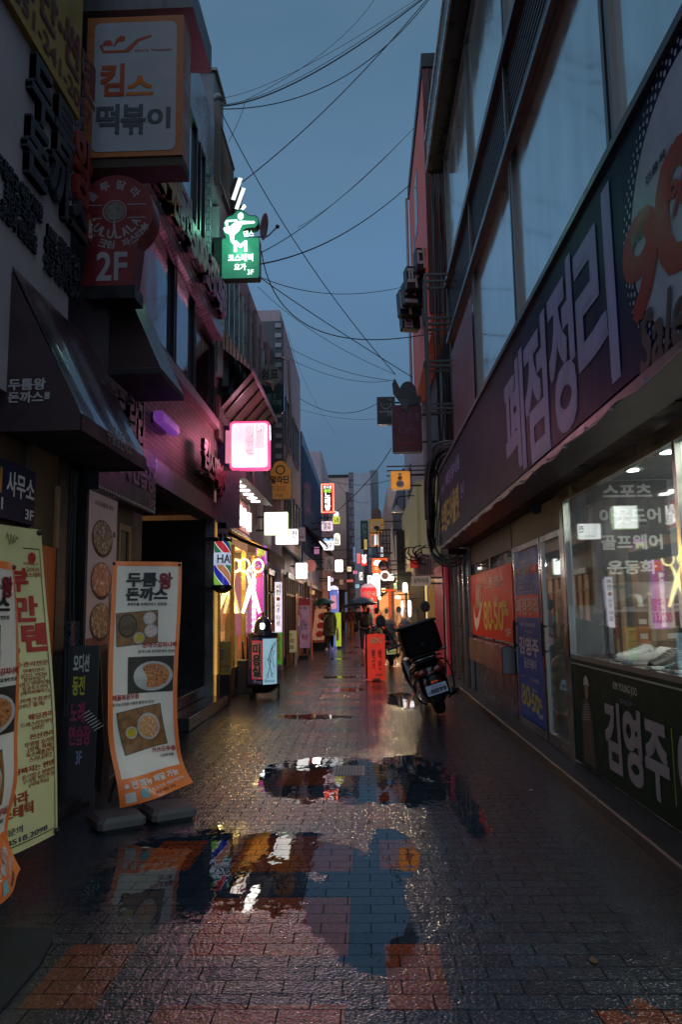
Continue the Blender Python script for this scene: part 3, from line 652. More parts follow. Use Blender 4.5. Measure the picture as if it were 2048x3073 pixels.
# ================================================================== LEFT SIDE
XL = -2.4
# ---- nearest building: pale upper wall above the maroon awning
plaster = M('pale_plaster', (.42, .38, .41), .7, var=.15, nsc=2, bump=.15)
brown = M('brown_wall', (.045, .03, .02), .5, var=.4)
orangew = M('orange_panel', (.42, .10, .025), .4, var=.25, em=(.5, .1, .02), es=.05)
tile_dk = brickmat('dark_tile', (.02, .02, .018), (.035, .033, .03), (.008, .008, .008), .25, .2, .012, .4, .5)
yE = onx(226, 268, XL).y            # end of the pale wall
t1 = thing('restaurant_building', 'cutlet restaurant building with pale upper wall and raised dark letters', 'building', (-4, 1, 0))
mb = MB(); mb.box(-6, XL, 0, yE, 3.0, 12); mb.build('upper_wall', plaster, t1)
mb = MB(); mb.box(-6, -2.45, 0, 5.35, 0, 3.0); mb.build('lower_wall', brown, t1)
yo0, yo1 = onx(98, 1700, XL).y, onx(166, 1700, XL).y
mb = MB(); mb.box(-2.8, XL, 5.35, yo1, .08, 2.02); mb.build('orange_panel', orangew, t1)
mb = MB(); mb.box(-2.8, XL-.002, 5.35, yo1, 2.02, 3.0); mb.build('brown_panel', M('brown_panel', (.10, .065, .035), .5), t1)
mb = MB(); mb.box(XL, XL+.02, yo1-.06, yo1, 2.02, 2.5); mb.build('door_trim', M('tan_trim', (.3, .17, .09), .4), t1)
mb = MB(); mb.box(-2.9, XL+.01, yo1, yo1+.18, 0, 3.0); mb.build('tile_pier', tile_dk, t1)
# raised dark lettering on the pale wall
def wl3(px, py): q = onx(px, py, XL); return q.y, q.z
FWL = Fr((XL, 0, 0), (0, 1, 0), (0, 0, 1), (1, 0, 0))
nvl = M('navy_letter', (.02, .022, .035), .4, var=.1)
mb = MB()
def ww(ch, y0, z0, w, h, mbx, b=.05): text(mbx, ch, FWL, y0, z0, w, h, c=.004, bold=b, ext=.05)
for ch, y0, z0, wdt, h in (('두', 5.0, 5.14, .37, .46), ('툼', 5.42, 5.12, .37, .46), ('돈', 4.96, 4.66, .37, .42), ('까', 5.37, 4.66, .39, .44), ('스', 5.80, 4.68, .34, .32)): ww(ch, y0, z0, wdt, h, mb)
mb.build('raised_letters', nvl, t1)
mb = MB(); ww('왕', 5.82, 4.98, .38, .60, mb); mb.build('raised_letter_red', M('letter_red', (.22, .02, .015), .4), t1)
mb = MB(); mb.fbox(FWL, 6.13, 6.23, 4.72, 4.95, .0, .06); mb.build('seal', M('letter_red', (.22, .02, .015), .4), t1)
mb = MB(); text(mb, '원조', FWL, 6.14, 4.75, .08, .16, c=.063, bold=.03); mb.build('lettering', wht_l, t1)
mb = MB()
text(mb, '두툼하고 육즙가득한\n최상급 국내산\n등심과 안심만을', FWL, 4.62, 4.14, .70, .42, c=.004, bold=.03, ext=.02)
text(mb, '100% 생등심 수제\n두드려 기름에 튀긴\n옛날 경양식 돈까스', FWL, 5.38, 4.10, .72, .40, c=.004, bold=.03, ext=.02)
mb.build('raised_letters_small', nvl, t1)
# yellow tanning sign high on the same wall
ys = M('yellow_board', (.36, .24, .03), .4, var=.35, nsc=2, streak=.4)
t = thing('wall_sign', 'yellow board high on the pale wall with dark tanning letters and phone number', 'sign', (XL, 5.3, 6.3))
mb = MB(); mb.fbox(FWL, 1.0, yE-.02, 5.66, 8.4, .0, .05); mb.build('board', ys, t)
mb = MB(); text(mb, '051-241-2097', FWL, 4.65, 5.74, 1.48, .15, c=.056); text(mb, '피부비만·썬텐', FWL, 3.9, 5.96, 2.3, .40, c=.056, bold=.05); mb.build('lettering', M('maroon_ink', (.12, .02, .03), .5), t)
# corrugated eaves above the box sign
q0, q1 = ony(560, 22, 6.6), ony(300, 0, 6.6)
t = thing('eaves_panel', 'grey metal eaves panel jutting out above the topokki box sign', 'eaves', (-2.0, 6.9, q0.z))
mb = MB(); mb.box(-3.4, q0.x+.06, 6.6, 7.5, q0.z, q0.z+.3); mb.build('panel', dsteel, t)
# ---- box sign 킴스 떡볶이
orgb = M('orange_acrylic', (.42, .14, .045), .35, var=.12); gry = M('grey_acrylic', (.33, .35, .39), .4, var=.08); redo = M('sign_red', (.35, .06, .02), .4, var=.05); slate = M('slate_ink', (.05, .065, .075), .5, var=.05)
root, F, W, H = csign('box_sign', 'orange framed box sign with spoon drawing, red and slate Korean letters', (250, 44, 552, 474), 6.5, .30, orgb, None, r=.01)
MB().prism(F, rrect(W*.85, H*.92, .06, 5, W*.08, H*.035), .001, .006).build('face', gry, root)
letters(root, F, W, H, [('킴', .16, .43, .23, .22, redo, {'b': .05}), ('스', .43, .43, .26, .13, M('sign_orange', (.50, .13, .02), .4, var=.05), {'b': .05}), ('떡', .13, .16, .22, .20, slate, {'b': .05}), ('볶', .38, .155, .24, .20, slate, {'b': .05}), ('이', .65, .19, .22, .14, slate, {'b': .05}), ("Kim's Topokki", .50, .735, .38, .022, redo)], c=.008)
mb = MB()
mb.poly(F, [(a*W, b*H) for a, b in [(.13, .795), (.16, .795), (.18, .755), (.40, .755), (.42, .77), (.52, .83), (.67, .86), (.67, .845), (.54, .815), (.46, .75), (.43, .737), (.17, .737)]], .009); mb.build('spoon_drawing', redo, root)
mb = MB(); mb.poly(F, [(a*W, b*H) for a, b in [(.16, .79), (.19, .825), (.24, .83), (.28, .79)]], .009); mb.poly(F, [(a*W, b*H) for a, b in [(.28, .775), (.30, .83), (.35, .86), (.40, .85), (.39, .82), (.33, .815)]], .009); mb.build('drop_drawing', redo, root)
MB().box(-2.6, F.o.x, 6.62, 6.7, F.o.z+H*.65, F.o.z+H*.72).build('bracket', dark, root)
MB().prism(F, [(0, -.09), (W, -.09), (W, 0), (0, 0)], -.3, -.02).build('underside', M('rust_wood', (.04, .02, .012), .6), root)
# ---- round pan sign 2F
mar = M('maroon_board', (.16, .014, .02), .4, var=.15); Yp = 6.45
a = ony(232, 862, Yp); b = ony(460, 520, Yp); W = b.x-a.x; H = b.z-a.z
c0 = ony(344, 635, Yp); rr_ = ony(460, 635, Yp).x-c0.x; F = FC(a.x, Yp, a.z); ccx, ccz = c0.x-a.x, c0.z-a.z
root = thing('pan_sign', 'round maroon pasta and steak sign with 2F on its stem below the box sign', 'sign', (c0.x, Yp, a.z))
stem0, stem1 = ony(243, 862, Yp).x-a.x, ony(396, 862, Yp).x-a.x
pts = [(stem0, 0), (stem1, 0)]+[(ccx+rr_*math.cos(R(q)), ccz+rr_*math.sin(R(q))) for q in range(-52, 233, 8)]
MB().prism(F, pts, -.22, 0).build('body', mar, root)
grl = M('grey_letter', (.28, .27, .28), .5, var=.05)
letters(root, F, 1, 1, [('2F', ccx-.21*rr_*2, .06, .38*rr_*2, .26, grl)], c=.004)
mb = MB()
def arc_text(mb, s, r, a0, a1, h, flip=False, w=None):
    n = len(s)
    for i, ch in enumerate(s):
        if ch == ' ': continue
        an = a0+(a1-a0)*(i/(n-1) if n > 1 else .5); A = R(an); cx_, cz_ = ccx+r*math.cos(A), ccz+r*math.sin(A)
        u = Vector((math.sin(A), 0, -math.cos(A))) if not flip else Vector((-math.sin(A), 0, math.cos(A)))
        v = Vector((math.cos(A), 0, math.sin(A))) if not flip else Vector((-math.cos(A), 0, -math.sin(A)))
        G = Fr(F(cx_, cz_), u, v, (0, -1, 0)); ww_ = w or h
        text(mb, ch, G, -ww_/2, -h/2, ww_, h, c=.004, bold=.03)
arc_text(mb, '룰루랄라', rr_*.73, 145, 45, .085); arc_text(mb, 'LULULALA', rr_*.62, 208, 332, .08, True, .055); arc_text(mb, '리얼 크림 파스타*', rr_*.90, 212, 330, .07, True); 
mb.build('lettering', grl, root)
mb = MB(); mb.poly(F, ell(ccx, ccz, rr_*.26, rr_*.25), .006); mb.build('pan_drawing', M('pan_grey', (.16, .14, .13), .4, var=.5, nsc=20), root)
mb = MB(); mb.rings([[F(x, y, .005) for x, y in ell(ccx, ccz, rr_*.31, rr_*.31)], [F(x, y, .005) for x, y in ell(ccx, ccz, rr_*.285, rr_*.285)]], caps=False)
for zz in (.09, -.09):
    mb.poly(F, bar2((ccx-rr_*.8, ccz+zz*rr_*2), (ccx-rr_*.33, ccz+zz*rr_*2), .008), .005); mb.poly(F, bar2((ccx+rr_*.33, ccz+zz*rr_*2), (ccx+rr_*.8, ccz+zz*rr_*2), .008), .005)
mb.poly(F, bar2((ccx, ccz-rr_*.2), (ccx, ccz-rr_*.5), .018), .005)
mb.build('line_drawing', grl, root)
mb = MB(); text(mb, 'PASTA', F, ccx-rr_*.78, ccz-.02, rr_*.4, .04, c=.004, bold=.01); text(mb, 'STEAK', F, ccx+rr_*.36, ccz-.02, rr_*.4, .04, c=.004, bold=.01); mb.build('lettering', M('dim_red_ink', (.3, .04, .04), .5), root)
MB().box(a.x-.02, b.x-rr_*.4, Yp-.02, Yp+.24, a.z-.12, a.z).build('cap', dark, root)
MB().box(-2.6, a.x+.1, Yp+.08, Yp+.14, c0.z-.1, c0.z-.03).build('bracket', dark, root)
# ---- big maroon awning
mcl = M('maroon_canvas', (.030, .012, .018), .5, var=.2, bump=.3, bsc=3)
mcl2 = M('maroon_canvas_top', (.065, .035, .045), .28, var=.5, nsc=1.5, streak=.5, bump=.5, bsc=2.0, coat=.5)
ax = -1.88; ay0 = onx(243, 1290, ax).y; ay1 = onx(437, 1412, ax).y; az0 = onx(243, 1290, ax).z; az1 = onx(245, 1243, ax).z
azt = onx(30, 792, XL-.0).z
t = thing('awning', 'big maroon canvas awning with white cutlet house lettering on its end', 'awning', (ax, ay0, az0))
FA = Fr((0, ay0, 0), (1, 0, 0), (0, 0, 1), (0, -1, 0))
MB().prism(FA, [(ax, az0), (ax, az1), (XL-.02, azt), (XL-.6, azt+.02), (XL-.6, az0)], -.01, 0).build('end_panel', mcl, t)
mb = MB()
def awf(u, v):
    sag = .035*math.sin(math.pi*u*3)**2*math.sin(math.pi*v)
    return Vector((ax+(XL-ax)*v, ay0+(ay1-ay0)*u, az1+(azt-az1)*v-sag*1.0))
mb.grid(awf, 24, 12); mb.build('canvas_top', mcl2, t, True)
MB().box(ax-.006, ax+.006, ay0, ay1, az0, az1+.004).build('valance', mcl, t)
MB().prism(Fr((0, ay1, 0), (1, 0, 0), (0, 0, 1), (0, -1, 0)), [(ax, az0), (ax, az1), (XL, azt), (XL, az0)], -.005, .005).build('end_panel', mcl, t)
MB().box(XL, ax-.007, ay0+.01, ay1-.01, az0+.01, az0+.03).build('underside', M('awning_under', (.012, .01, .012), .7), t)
FV = FL(ax+.007, ay0, az0)
a_, b_ = onx(318, 1330, ax).y-ay0, onx(391, 1365, ax).y-ay0
letters(t, FV, 1, 1, [('두툼왕돈까스', a_, .04, b_-a_, .13, grl, {'b': .04})])
p0, p1 = ony(25, 1210, ay0), ony(146, 1135, ay0); FE = FC(p0.x, ay0-.004, p0.z)
letters(t, FE, p1.x-p0.x, p1.z-p0.z, [('두툼왕', .0, .52, .93, .46, M('pale_print', (.38, .35, .36), .5, var=.1), {'b': .05}), ('돈까스', .0, .0, .88, .44, MC['pale_print'], {'b': .05})])
mb = MB(); mb.poly(FE, rrect(.035, .05, .004, 2, (p1.x-p0.x)*.92, .02), .005); mb.build('seal_print', grl, t)
# blue office sign and things under the awning
q = onx(107, 1418, XL+.02); zb = onx(97, 1577, XL+.02).z
t = thing('office_sign', 'dark blue accounting office sign with yellow and white letters under the awning', 'sign', (XL, 5.0, zb))
bls = M('blue_board', (.006, .014, .05), .45, var=.15, spec=.2)
FB = FL(XL+.02, q.y-1.3, zb); MB().fbox(FB, 0, 1.3, 0, q.z-zb, -.04, 0).build('board', bls, t)
letters(t, FB, 1.3, q.z-zb, [('세무회계', .0, .42, .60, .42, M('amber_ink', (.55, .28, .04), .5)), ('사무소', .66, .42, .32, .42, wht_l), ('051-242-0401', .0, .14, .62, .2, wht_l), ('3F', .88, .08, .1, .18, wht_l)])
# narrow dark bay with the pizza light box
yP0, yP1 = onx(252, 1700, XL).y, onx(336, 1700, XL).y
t2 = thing('passage_wall', 'dark narrow shop bay behind the pizza menu panel', 'wall', (-3, 7.2, 0))
mb = MB(); mb.box(-3.0, -2.46, yo1+.18, 8.3, 0, 4.4); mb.build('wall', M('bay_black', (.018, .017, .018), .5, var=.5), t2)
mb = MB()
for i in range(4): mb.tube([(-2.43+.008*i, yo1+.25+.05*i+.02*math.sin(k*.7+i), 2.7-k*.2) for k in range(11)], .006, 5)
mb.build('hanging_wires', M('wire_grey', (.08, .08, .09), .5), t2)
mb = MB(); mb.box(-2.45, -2.40, yo1+.35, yo1+.62, 1.25, 1.45); mb.build('meter_box', M('meter_blue', (.06, .09, .13), .3, var=.8, nsc=30), t2)
t = thing('pizza_menu_panel', 'tall pale menu panel picturing three pizzas in pans, dark framed', 'menu', (XL, yP0, 1.2))
zt = onx(336, 1492, XL).z; zb = onx(325, 1925, XL).z
FP = FL(XL+.03, yP0-.06, zb-.08); PW, PH = yP1-yP0+.12, zt-zb+.16
MB().fbox(FP, 0, PW, 0, PH, -.09, 0).build('frame', black, t)
MB().fbox(FP, .05, PW-.05, .06, PH-.06, .001, .004).build('sheet', M('pale_rose', (.33, .25, .27), .4, var=.15, em=(.4, .3, .32), es=.10), t)
MB().fbox(FP, .05, PW-.05, PH-.11, PH-.06, .0045, .006).build('header', redo, t); MB().fbox(FP, .05, PW-.05, .06, .13, .0045, .006).build('footer', M('rose_red', (.3, .06, .06), .4), t)
letters(t, FP, PW, PH, [('고르곤졸라 피자', .2, .85, .6, .03, M('brown_ink', (.12, .06, .06), .5))], c=.006)
def foodmat(name, c1, c2, c3, sc=40):
    if name in MC: return MC[name]
    m, nb, p = newmat(name); v = nb.n('ShaderNodeTexVoronoi'); v.inputs['Scale'].default_value = sc; nb.L.new(nb.pos(), v.inputs['Vector'])
    f = nb.noise(nb.pos(), sc*.7, 3)
    c = nb.mix(nb.ramp(v.outputs['Distance'], .15, .55), lin(c1), lin(c2)); c = nb.mix(nb.ramp(f, .55, .62), c, lin(c3))
    nb.L.new(c, p.inputs['Base Color']); p.inputs['Roughness'].default_value = .4
    nb.L.new(c, p.inputs['Emission Color']); p.inputs['Emission Strength'].default_value = .12; MC[name] = m; return m
pans = M('pan_brown', (.07, .03, .025), .5)
for i, (fz, nm_, cs) in enumerate([(.67, 'pizza_a', ((.40, .27, .2), (.10, .07, .05), (.02, .03, .015))), (.42, 'pizza_b', ((.40, .16, .1), (.22, .05, .03), (.5, .3, .2))), (.18, 'pizza_c', ((.38, .22, .12), (.12, .05, .02), (.45, .33, .2)))]):
    pz = MB(); pz.poly(FP, ell(PW*.47, PH*fz-.012, PW*.33, PH*.112), .007); pz.poly(FP, rrect(.07, .05, .01, 2, PW*.80, PH*fz+.03), .007)
    o = pz.build('printed_pan', pans, t); MB().poly(FP, ell(PW*.47, PH*fz, PW*.30, PH*.098), .009).build('printed_pizza', foodmat(nm_, *cs, 26), t)
# lululala dark canopy over the bay
t = thing('canopy', 'dark canopy with a pale worn top edge jutting under the pan sign', 'canopy', (-2.2, 7.6, 3.8))
cx1 = -1.9; e0 = onx(545, 1178, cx1)
yc0, yc1 = 6.9, onx(552, 1178, cx1).y; zc = e0.z
mb = MB(); mb.add([(XL, yc0, zc+1.15), (XL, yc1, zc+1.15), (cx1, yc1, zc), (cx1, yc0, zc)], [(0, 1, 2, 3)]); mb.build('canopy_top', M('canopy_dk', (.12, .11, .13), .35, var=.6, nsc=4), t)
mb = MB(); mb.add([(XL, yc0, zc+1.15), (cx1, yc0, zc), (XL, yc0, zc)], [(0, 1, 2)]); mb.build('canopy_end', M('canopy_red', (.03, .004, .006), .5), t)
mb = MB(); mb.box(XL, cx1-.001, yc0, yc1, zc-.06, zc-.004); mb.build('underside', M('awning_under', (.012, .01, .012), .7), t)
# vertical dark letters 룰루랄라 on the bay + purple light fitting
t = thing('wall_letters', 'dark vertical shop letters on the bay wall below the canopy', 'sign', (XL, 7.8, 3.0))
FQ = FL(-2.44, 7.0, 3.1); letters(t, FQ, 1, 1, [('룰루', .0, .1, .45, .5, grl, {'e': .03}), ('랄라', .6, .1, .55, .6, grl, {'e': .03})], c=.01)
t = thing('karaoke_fascia', 'dark blue slate karaoke fascia with pink letters and dashed white border', 'sign', (-2.3, 7.6, 2.5))
kx = -2.28; k1 = onx(465, 1545, kx); kb = k1.z; kt = 3.22; ky0 = onx(330, 1500, kx).y
FK = FL(kx, ky0-.3, kb); KW, KH = k1.y-ky0+.3, kt-kb
MB().fbox(FK, 0, KW, 0, KH, -.15, 0).build('board', M('slate_board', (.03, .035, .055), .4, var=.25), t)
pk = M('pink_ink', (.42, .22, .30), .5, var=.1)
letters(t, FK, KW, KH, [('노래연습장', .22, .34, .74, .42, pk, {'b': .05}), ('3F', .85, .08, .1, .14, pk), ('오', .04, .30, .14, .4, pk, {'b': .05})])
mb = MB()
for k in range(24): mb.fbox(FK, k*KW/24, (k+.55)*KW/24, .015, .035, .001, .004)
for k in range(9): mb.fbox(FK, KW-.035, KW-.015, .04+k*KH/9, .04+(k+.55)*KH/9, .001, .004)
mb.build('dashed_border', wht_l, t)
FK2 = FC(kx-.8, 8.32, kb)
# ---- second building: brick wall, entrance recess, windows, tiled band
XB = -2.5
yb0 = 8.3; yb1 = onx(645, 1250, XB).y
brk = brickmat('red_brown_brick', (.30, .17, .14), (.22, .12, .10), (.07, .05, .045), .20, .068, .010, .55, .6)
tl = brickmat('lilac_tile', (.62, .56, .66), (.45, .40, .48), (.16, .14, .18), .11, .11, .008, .22, 1.0, .35)
zl = onx(469, 1388, XB).z; zbt = onx(527, 1143, XB).z
t3 = thing('brick_building', 'brick and lilac tile building over a dark stepped entrance', 'building', (-4, 10.5, 0))
mb = MB(); mb.box(-6, XB, yb0, yb1, zl, zbt); mb.build('brick_wall', brk, t3)
z_w0, z_w1 = zbt+.12, onx(589, 942, XB).z
z_l1 = onx(480, 680, XB).z+.15
z2a, z2b = onx(563, 661, XB).z, onx(569, 317, XB).z; ztop = onx(600, 196, XB).z
mb = MB(); mb.box(-6, XB-.05, yb0-1.0, yb1, z_w1, z2a); mb.box(-6, XB-.05, yb0-1.0, yb1, z2b, ztop)
yw = [7.6, onx(576, 900, XB).y]
for y in (onx(597, 400, XB).y, onx(618, 560, XB).y, yb1-.2): mb.box(-3, XB-.052, y-.08, y+.08, z2a, z2b)
mb.build('tiled_wall', tl, t3)
mb = MB(); mb.box(-6, -2.75, yb0-1, yb1, zbt, z_w1); mb.box(-6, -2.75, yb0-1, yb1, z2a, z2b); mb.build('inner_wall', M('dark_inner', (.02, .02, .025), .4), t3)
mb = MB(); mb.box(-2.75, XB+.08, yb0-.9, yb1+.0, zbt-.02, zbt+.12); mb.build('band_course', M('band_stone', (.42, .33, .38), .4, var=.3), t3)
mb = MB(); mb.box(-2.75, XB+.14, yb0-1.4, yb1-.05, z_w1+.1, z_w1+.32); mb.build('sign_ledge', tl, t3)
wl_ = winmat('left_window', (.28, .36, .48), .6, .05)
xwin(t3, XB-.02, [6.9, 9.6, onx(578, 900, XB).y], z_w0+.02, z_w1+.1, dark, wl_, 1, .05)
xwin(t3, XB-.06, [onx(580, 900, XB).y+.12, yb1-.08], z_w0+.02, z_w1, dark, M('black_glass', (.01, .01, .012), .1), 1, .05)
xwin(t3, XB-.06, [7.4, onx(597, 400, XB).y-.08], z2a, z2b, dark, wl_, 1, .05)
xwin(t3, XB-.06, [onx(597, 400, XB).y+.08, onx(620, 560, XB).y-.08], z2a, z2b-.1, dark, wl_, 1, .05)
# entrance recess
stn = M('lintel_stone', (.2, .19, .17), .35, var=.35, streak=.5); rec = M('recess_dark', (.022, .024, .028), .35, var=.4, streak=.4)
mb = MB(); mb.box(-2.75, XB+.05, yb0, yb1, zl-.28, zl); mb.build('lintel', stn, t3)
mb = MB(); mb.box(-6, -5.9, yb0, yb1, 0, zl); mb.box(-5.9, -2.5, yb0, yb0+.1, 0, zl-.28); mb.box(-5.9, -2.52, yb1-.1, yb1, 0, zl-.28); mb.box(-5.9, -2.75, yb0+.1, yb1-.1, zl-.2, zl-.1); mb.build('recess_wall', rec, t3)
mb = MB(); mb.box(-2.62, XB+.02, yb1-.12, yb1-.0, 0, zl-.28); mb.build('corner_post', steel, t3)
grn = M('wet_granite', (.05, .052, .056), .18, var=.5, nsc=9)
t = thing('entrance_steps', 'dark wet granite steps leading into the unlit entrance', 'steps', (-2.7, 11, 0))
mb = MB(); mb.box(-5.88, -2.28, 9.9, 13.0, 0, .17, .012); mb.build('step', grn, t)
mb = MB(); mb.box(-5.88, -2.6, 9.9, 13.0, .17, .34, .012); mb.build('step', grn, t)
mb = MB(); mb.box(-5.88, -2.95, 9.6, yb1-.11, .34, .51, .012); mb.build('step', grn, t)
# inner glass door and orange notice in recess
t = thing('entrance_door', 'dark glazed door with tan frame set inside the entrance bay', 'door', (-2.6, 8.0, 0))
mb = MB(); y_ = onx(352, 1700, -2.44).y; mb.box(-2.46, -2.42, y_-.03, y_+.03, .2, 2.4); mb.box(-2.46, -2.42, y_+.3, y_+.36, .2, 2.4); mb.box(-2.46, -2.42, y_+.03, y_+.3, 2.34, 2.4); mb.build('frame', M('tan_trim', (.3, .17, .09), .4), t)
mb = MB(); mb.box(-2.455, -2.44, y_+.03, y_+.3, .2, 2.34); mb.build('pane', M('black_glass', (.01, .01, .012), .1), t)
mb = MB(); mb.box(-2.438, -2.43, y_+.08, y_+.27, 1.35, 1.75); mb.build('notice', org_l, t)
# purple wall lamp and red cutout letters on brick
q0, q1 = onx(452, 1262, XB), onx(505, 1310, XB)
t = thing('wall_lamp', 'slim violet lit sign lamp fixed along the brick wall', 'lamp', (XB, q0.y, q1.z))
MB().fbox(FL(XB, q0.y, q1.z-.03), 0, q1.y-q0.y, .03, .16, .02, .15, .02).build('housing', M('violet_box', (.16, .05, .22), .4, em=(.3, .08, .55), es=.35), t)
MB().fbox(FL(XB, q0.y+.02, q1.z-.03), 0, .05, .02, .14, .0, .03).build('mount', dark, t)
q0, q1 = onx(578, 1440, XB), onx(652, 1350, XB)
t = thing('cutout_letters', 'red cutout topokki letters standing off the brick wall near the corner', 'sign', (XB, q0.y, q0.z))
FZ = FL(XB+.12, q0.y-.05, q0.z-.05); wz = q1.y-q0.y
rdl = M('letter_rose', (.25, .05, .07), .4)
letters(t, FZ, 1, 1, [('킴', 0, .25, wz*.2, .42, rdl, {'e': .06, 'b': .06}), ('스', wz*.2, .16, wz*.19, .34, rdl, {'e': .06, 'b': .06}), ('떡', wz*.42, .1, wz*.19, .45, rdl, {'e': .06, 'b': .06}), ('볶', wz*.62, .04, wz*.19, .46, rdl, {'e': .06, 'b': .06}), ('이', wz*.84, .1, wz*.17, .38, rdl, {'e': .06, 'b': .06})])
mb = MB(); mb.fbox(FL(XB, q0.y, q0.z), 0, wz, .1, .14, 0, .12); mb.build('rail', dark, t)
# letters on the ledge: 오디션 동전 500 노래연습장
t = thing('ledge_letters', 'row of dark raised karaoke letters standing on the tiled ledge', 'sign', (XB, 9, z_w1))
X3 = XB+.20; FZ = FL(X3, 0, z_w1+.33)
chars = '오디션동전500노래연습장'; n = len(chars)
la, lb = onx(462, 640, X3).y, onx(672, 905, X3).y
lm1 = M('letter_ochre', (.55, .36, .07), .4); lm2 = M('letter_grey', (.40, .38, .40), .4); lm3 = M('letter_mauve', (.42, .2, .38), .4)
for i, ch in enumerate(chars):
    y = la+(lb-la)*i/n; wd = (lb-la)/n*1.0; mt = lm1 if i < 3 else (lm2 if i < 8 else lm3); hh = .55 if i < 5 or i > 7 else .42
    G = Fr(FZ(y, .05+.06*math.sin(i*2.1), 0), (0, 1, 0), (0, 0, 1), (1, 0, 0))
    mb = MB(); text(mb, ch, G, 0, 0, wd*.95, hh, c=.0, bold=.07, ext=.05); mb.build('letter', mt, t)
    mb = MB(); mb.prism(G, rrect(wd*.98, hh+.06, .06, 3, -.01, -.03), -.10, -.004); mb.build('backing', black, t)
# rooftop things on the brick building
q = onx(567, 201, XB-.3); t = thing('roof_mast', 'thin metal mast with antenna head on the tiled roof edge', 'mast', (XB-.4, 9.6, ztop))
a = ony(580, 330, 9.6+.0); mb = MB(); mb.tube([(a.x, 9.6, ztop-1.2), (a.x, 9.6, ony(588, 185, 9.6).z)], .035, 8); mb.build('pole', steel, t)
mb = MB(); z_ = ony(588, 190, 9.6).z; mb.box(a.x-.06, a.x+.04, 9.55, 9.65, z_, z_+.06); mb.box(a.x-.09, a.x-.05, 9.55, 9.65, z_+.02, z_+.09); mb.build('antenna', black, t)
a, b = ony(596, 330, 13.3), ony(645, 215, 13.3); t = thing('water_tank', 'grey boxy tank standing on the roof behind the parapet', 'tank', (a.x, 13.5, a.z))
mb = MB(); mb.box(a.x-.3, b.x, 13.3, 14.2, a.z-1.4, b.z, .02); mb.build('tank', M('tank_grey', (.13, .14, .17), .5), t); mb = MB(); mb.box(a.x-.35, b.x+.05, 13.25, 14.25, b.z, b.z+.06); mb.build('lid', dsteel, t)
def shopfront(root, G, a0, a1, seed):
    rq = random.Random(seed); fr_ = M('front_frame', (.05, .035, .03), .4); cs = [('fp_red', (.4, .04, .03)), ('fp_cream', (.5, .42, .28)), ('fp_blue', (.06, .10, .3)), ('fp_dark', (.03, .025, .025)), ('fp_teal', (.06, .25, .25)), ('fp_orange', (.5, .2, .05))]
    mb = MB(); a = a0
    while a < a1: mb.fbox(G, a-.035, a+.035, .05, 2.5, .02, .08); a += rq.uniform(.55, .95)
    mb.fbox(G, a0, a1, 2.42, 2.56, .081, .13); mb.fbox(G, a0, a1, .05, .35, .015, .06); mb.fbox(G, a0, a1, 1.95, 2.0, .03, .07); mb.build('front_frame', fr_, root)
    for k in range(int((a1-a0)*1.3)):
        x = rq.uniform(a0, a1-.5); z = rq.uniform(.5, 1.6); nm, c = rq.choice(cs); MB().fbox(G, x, x+rq.uniform(.2, .5), z, z+rq.uniform(.25, .6), .085+.004*k, .088+.004*k).build('window_notice', M(nm, c, .5, em=c, es=.25), root)
    x = a0+(a1-a0)*.45; MB().fbox(G, x, x+.85, .06, 2.05, .09, .11).build('door', M('front_door', (.035, .03, .03), .3, var=.5), root)
# ================================================================== salon building and beyond, left
XS = -2.45
ys0 = yb1+.02; ys1 = onx(790, 1833, XS).y
pinkw = M('pale_pink_wall', (.42, .34, .38), .6, var=.3, nsc=2, streak=.6)
t4 = thing('salon_building', 'salon building with tall upper window strips and a lit shop sign', 'building', (-4, 15, 0))
ycol = onx(820, 985, XS).y
zr = onx(795, 930, XS).z
mb = MB(); mb.box(-6, XS-.1, ys0, ycol, 4.3, zr-1.2); mb.box(-6, XS, ys0, ycol, zr-1.2, zr-.6); mb.box(-6, XS, ys1, ycol, 0, 6); mb.build('wall', pinkw, t4)
mb = MB(); mb.box(-6, -5.9, ys0, ys1, 0, 4.3); mb.box(-5.9, XS, ys0, ys0+.06, 0, 3.0); mb.build('shop_wall', M('amber_interior', (.42, .28, .10), .5, em=(.9, .5, .12), es=.55, var=.6, nsc=2.5), t4)
mb = MB()
k = 0
while ys0+.25+k*.55 < ycol: y = ys0+.25+k*.55; mb.box(XS-.1, XS+.03, y, y+.10, 5.6, zr-1.2); k += 1
mb.build('window_strip', M('strip_metal', (.42, .48, .48), .35, .5), t4)
mb = MB(); mb.box(XS-.11, XS-.06, ys0+.2, ycol-.1, 5.7, zr-1.3); mb.build('window', winmat('teal_window', (.16, .26, .28), .6, .08), t4)
GW = FL(XS, ys1, 0); mb = MB(); mb.fbox(GW, .2, ycol-ys1-.2, .3, 2.4, .003, .015); mb.build('second_front', M('front_amber_dim', (.3, .2, .1), .4, em=(1, .6, .25), es=.25, var=.8, nsc=2), t4); shopfront(t4, GW, .2, ycol-ys1-.2, 21)
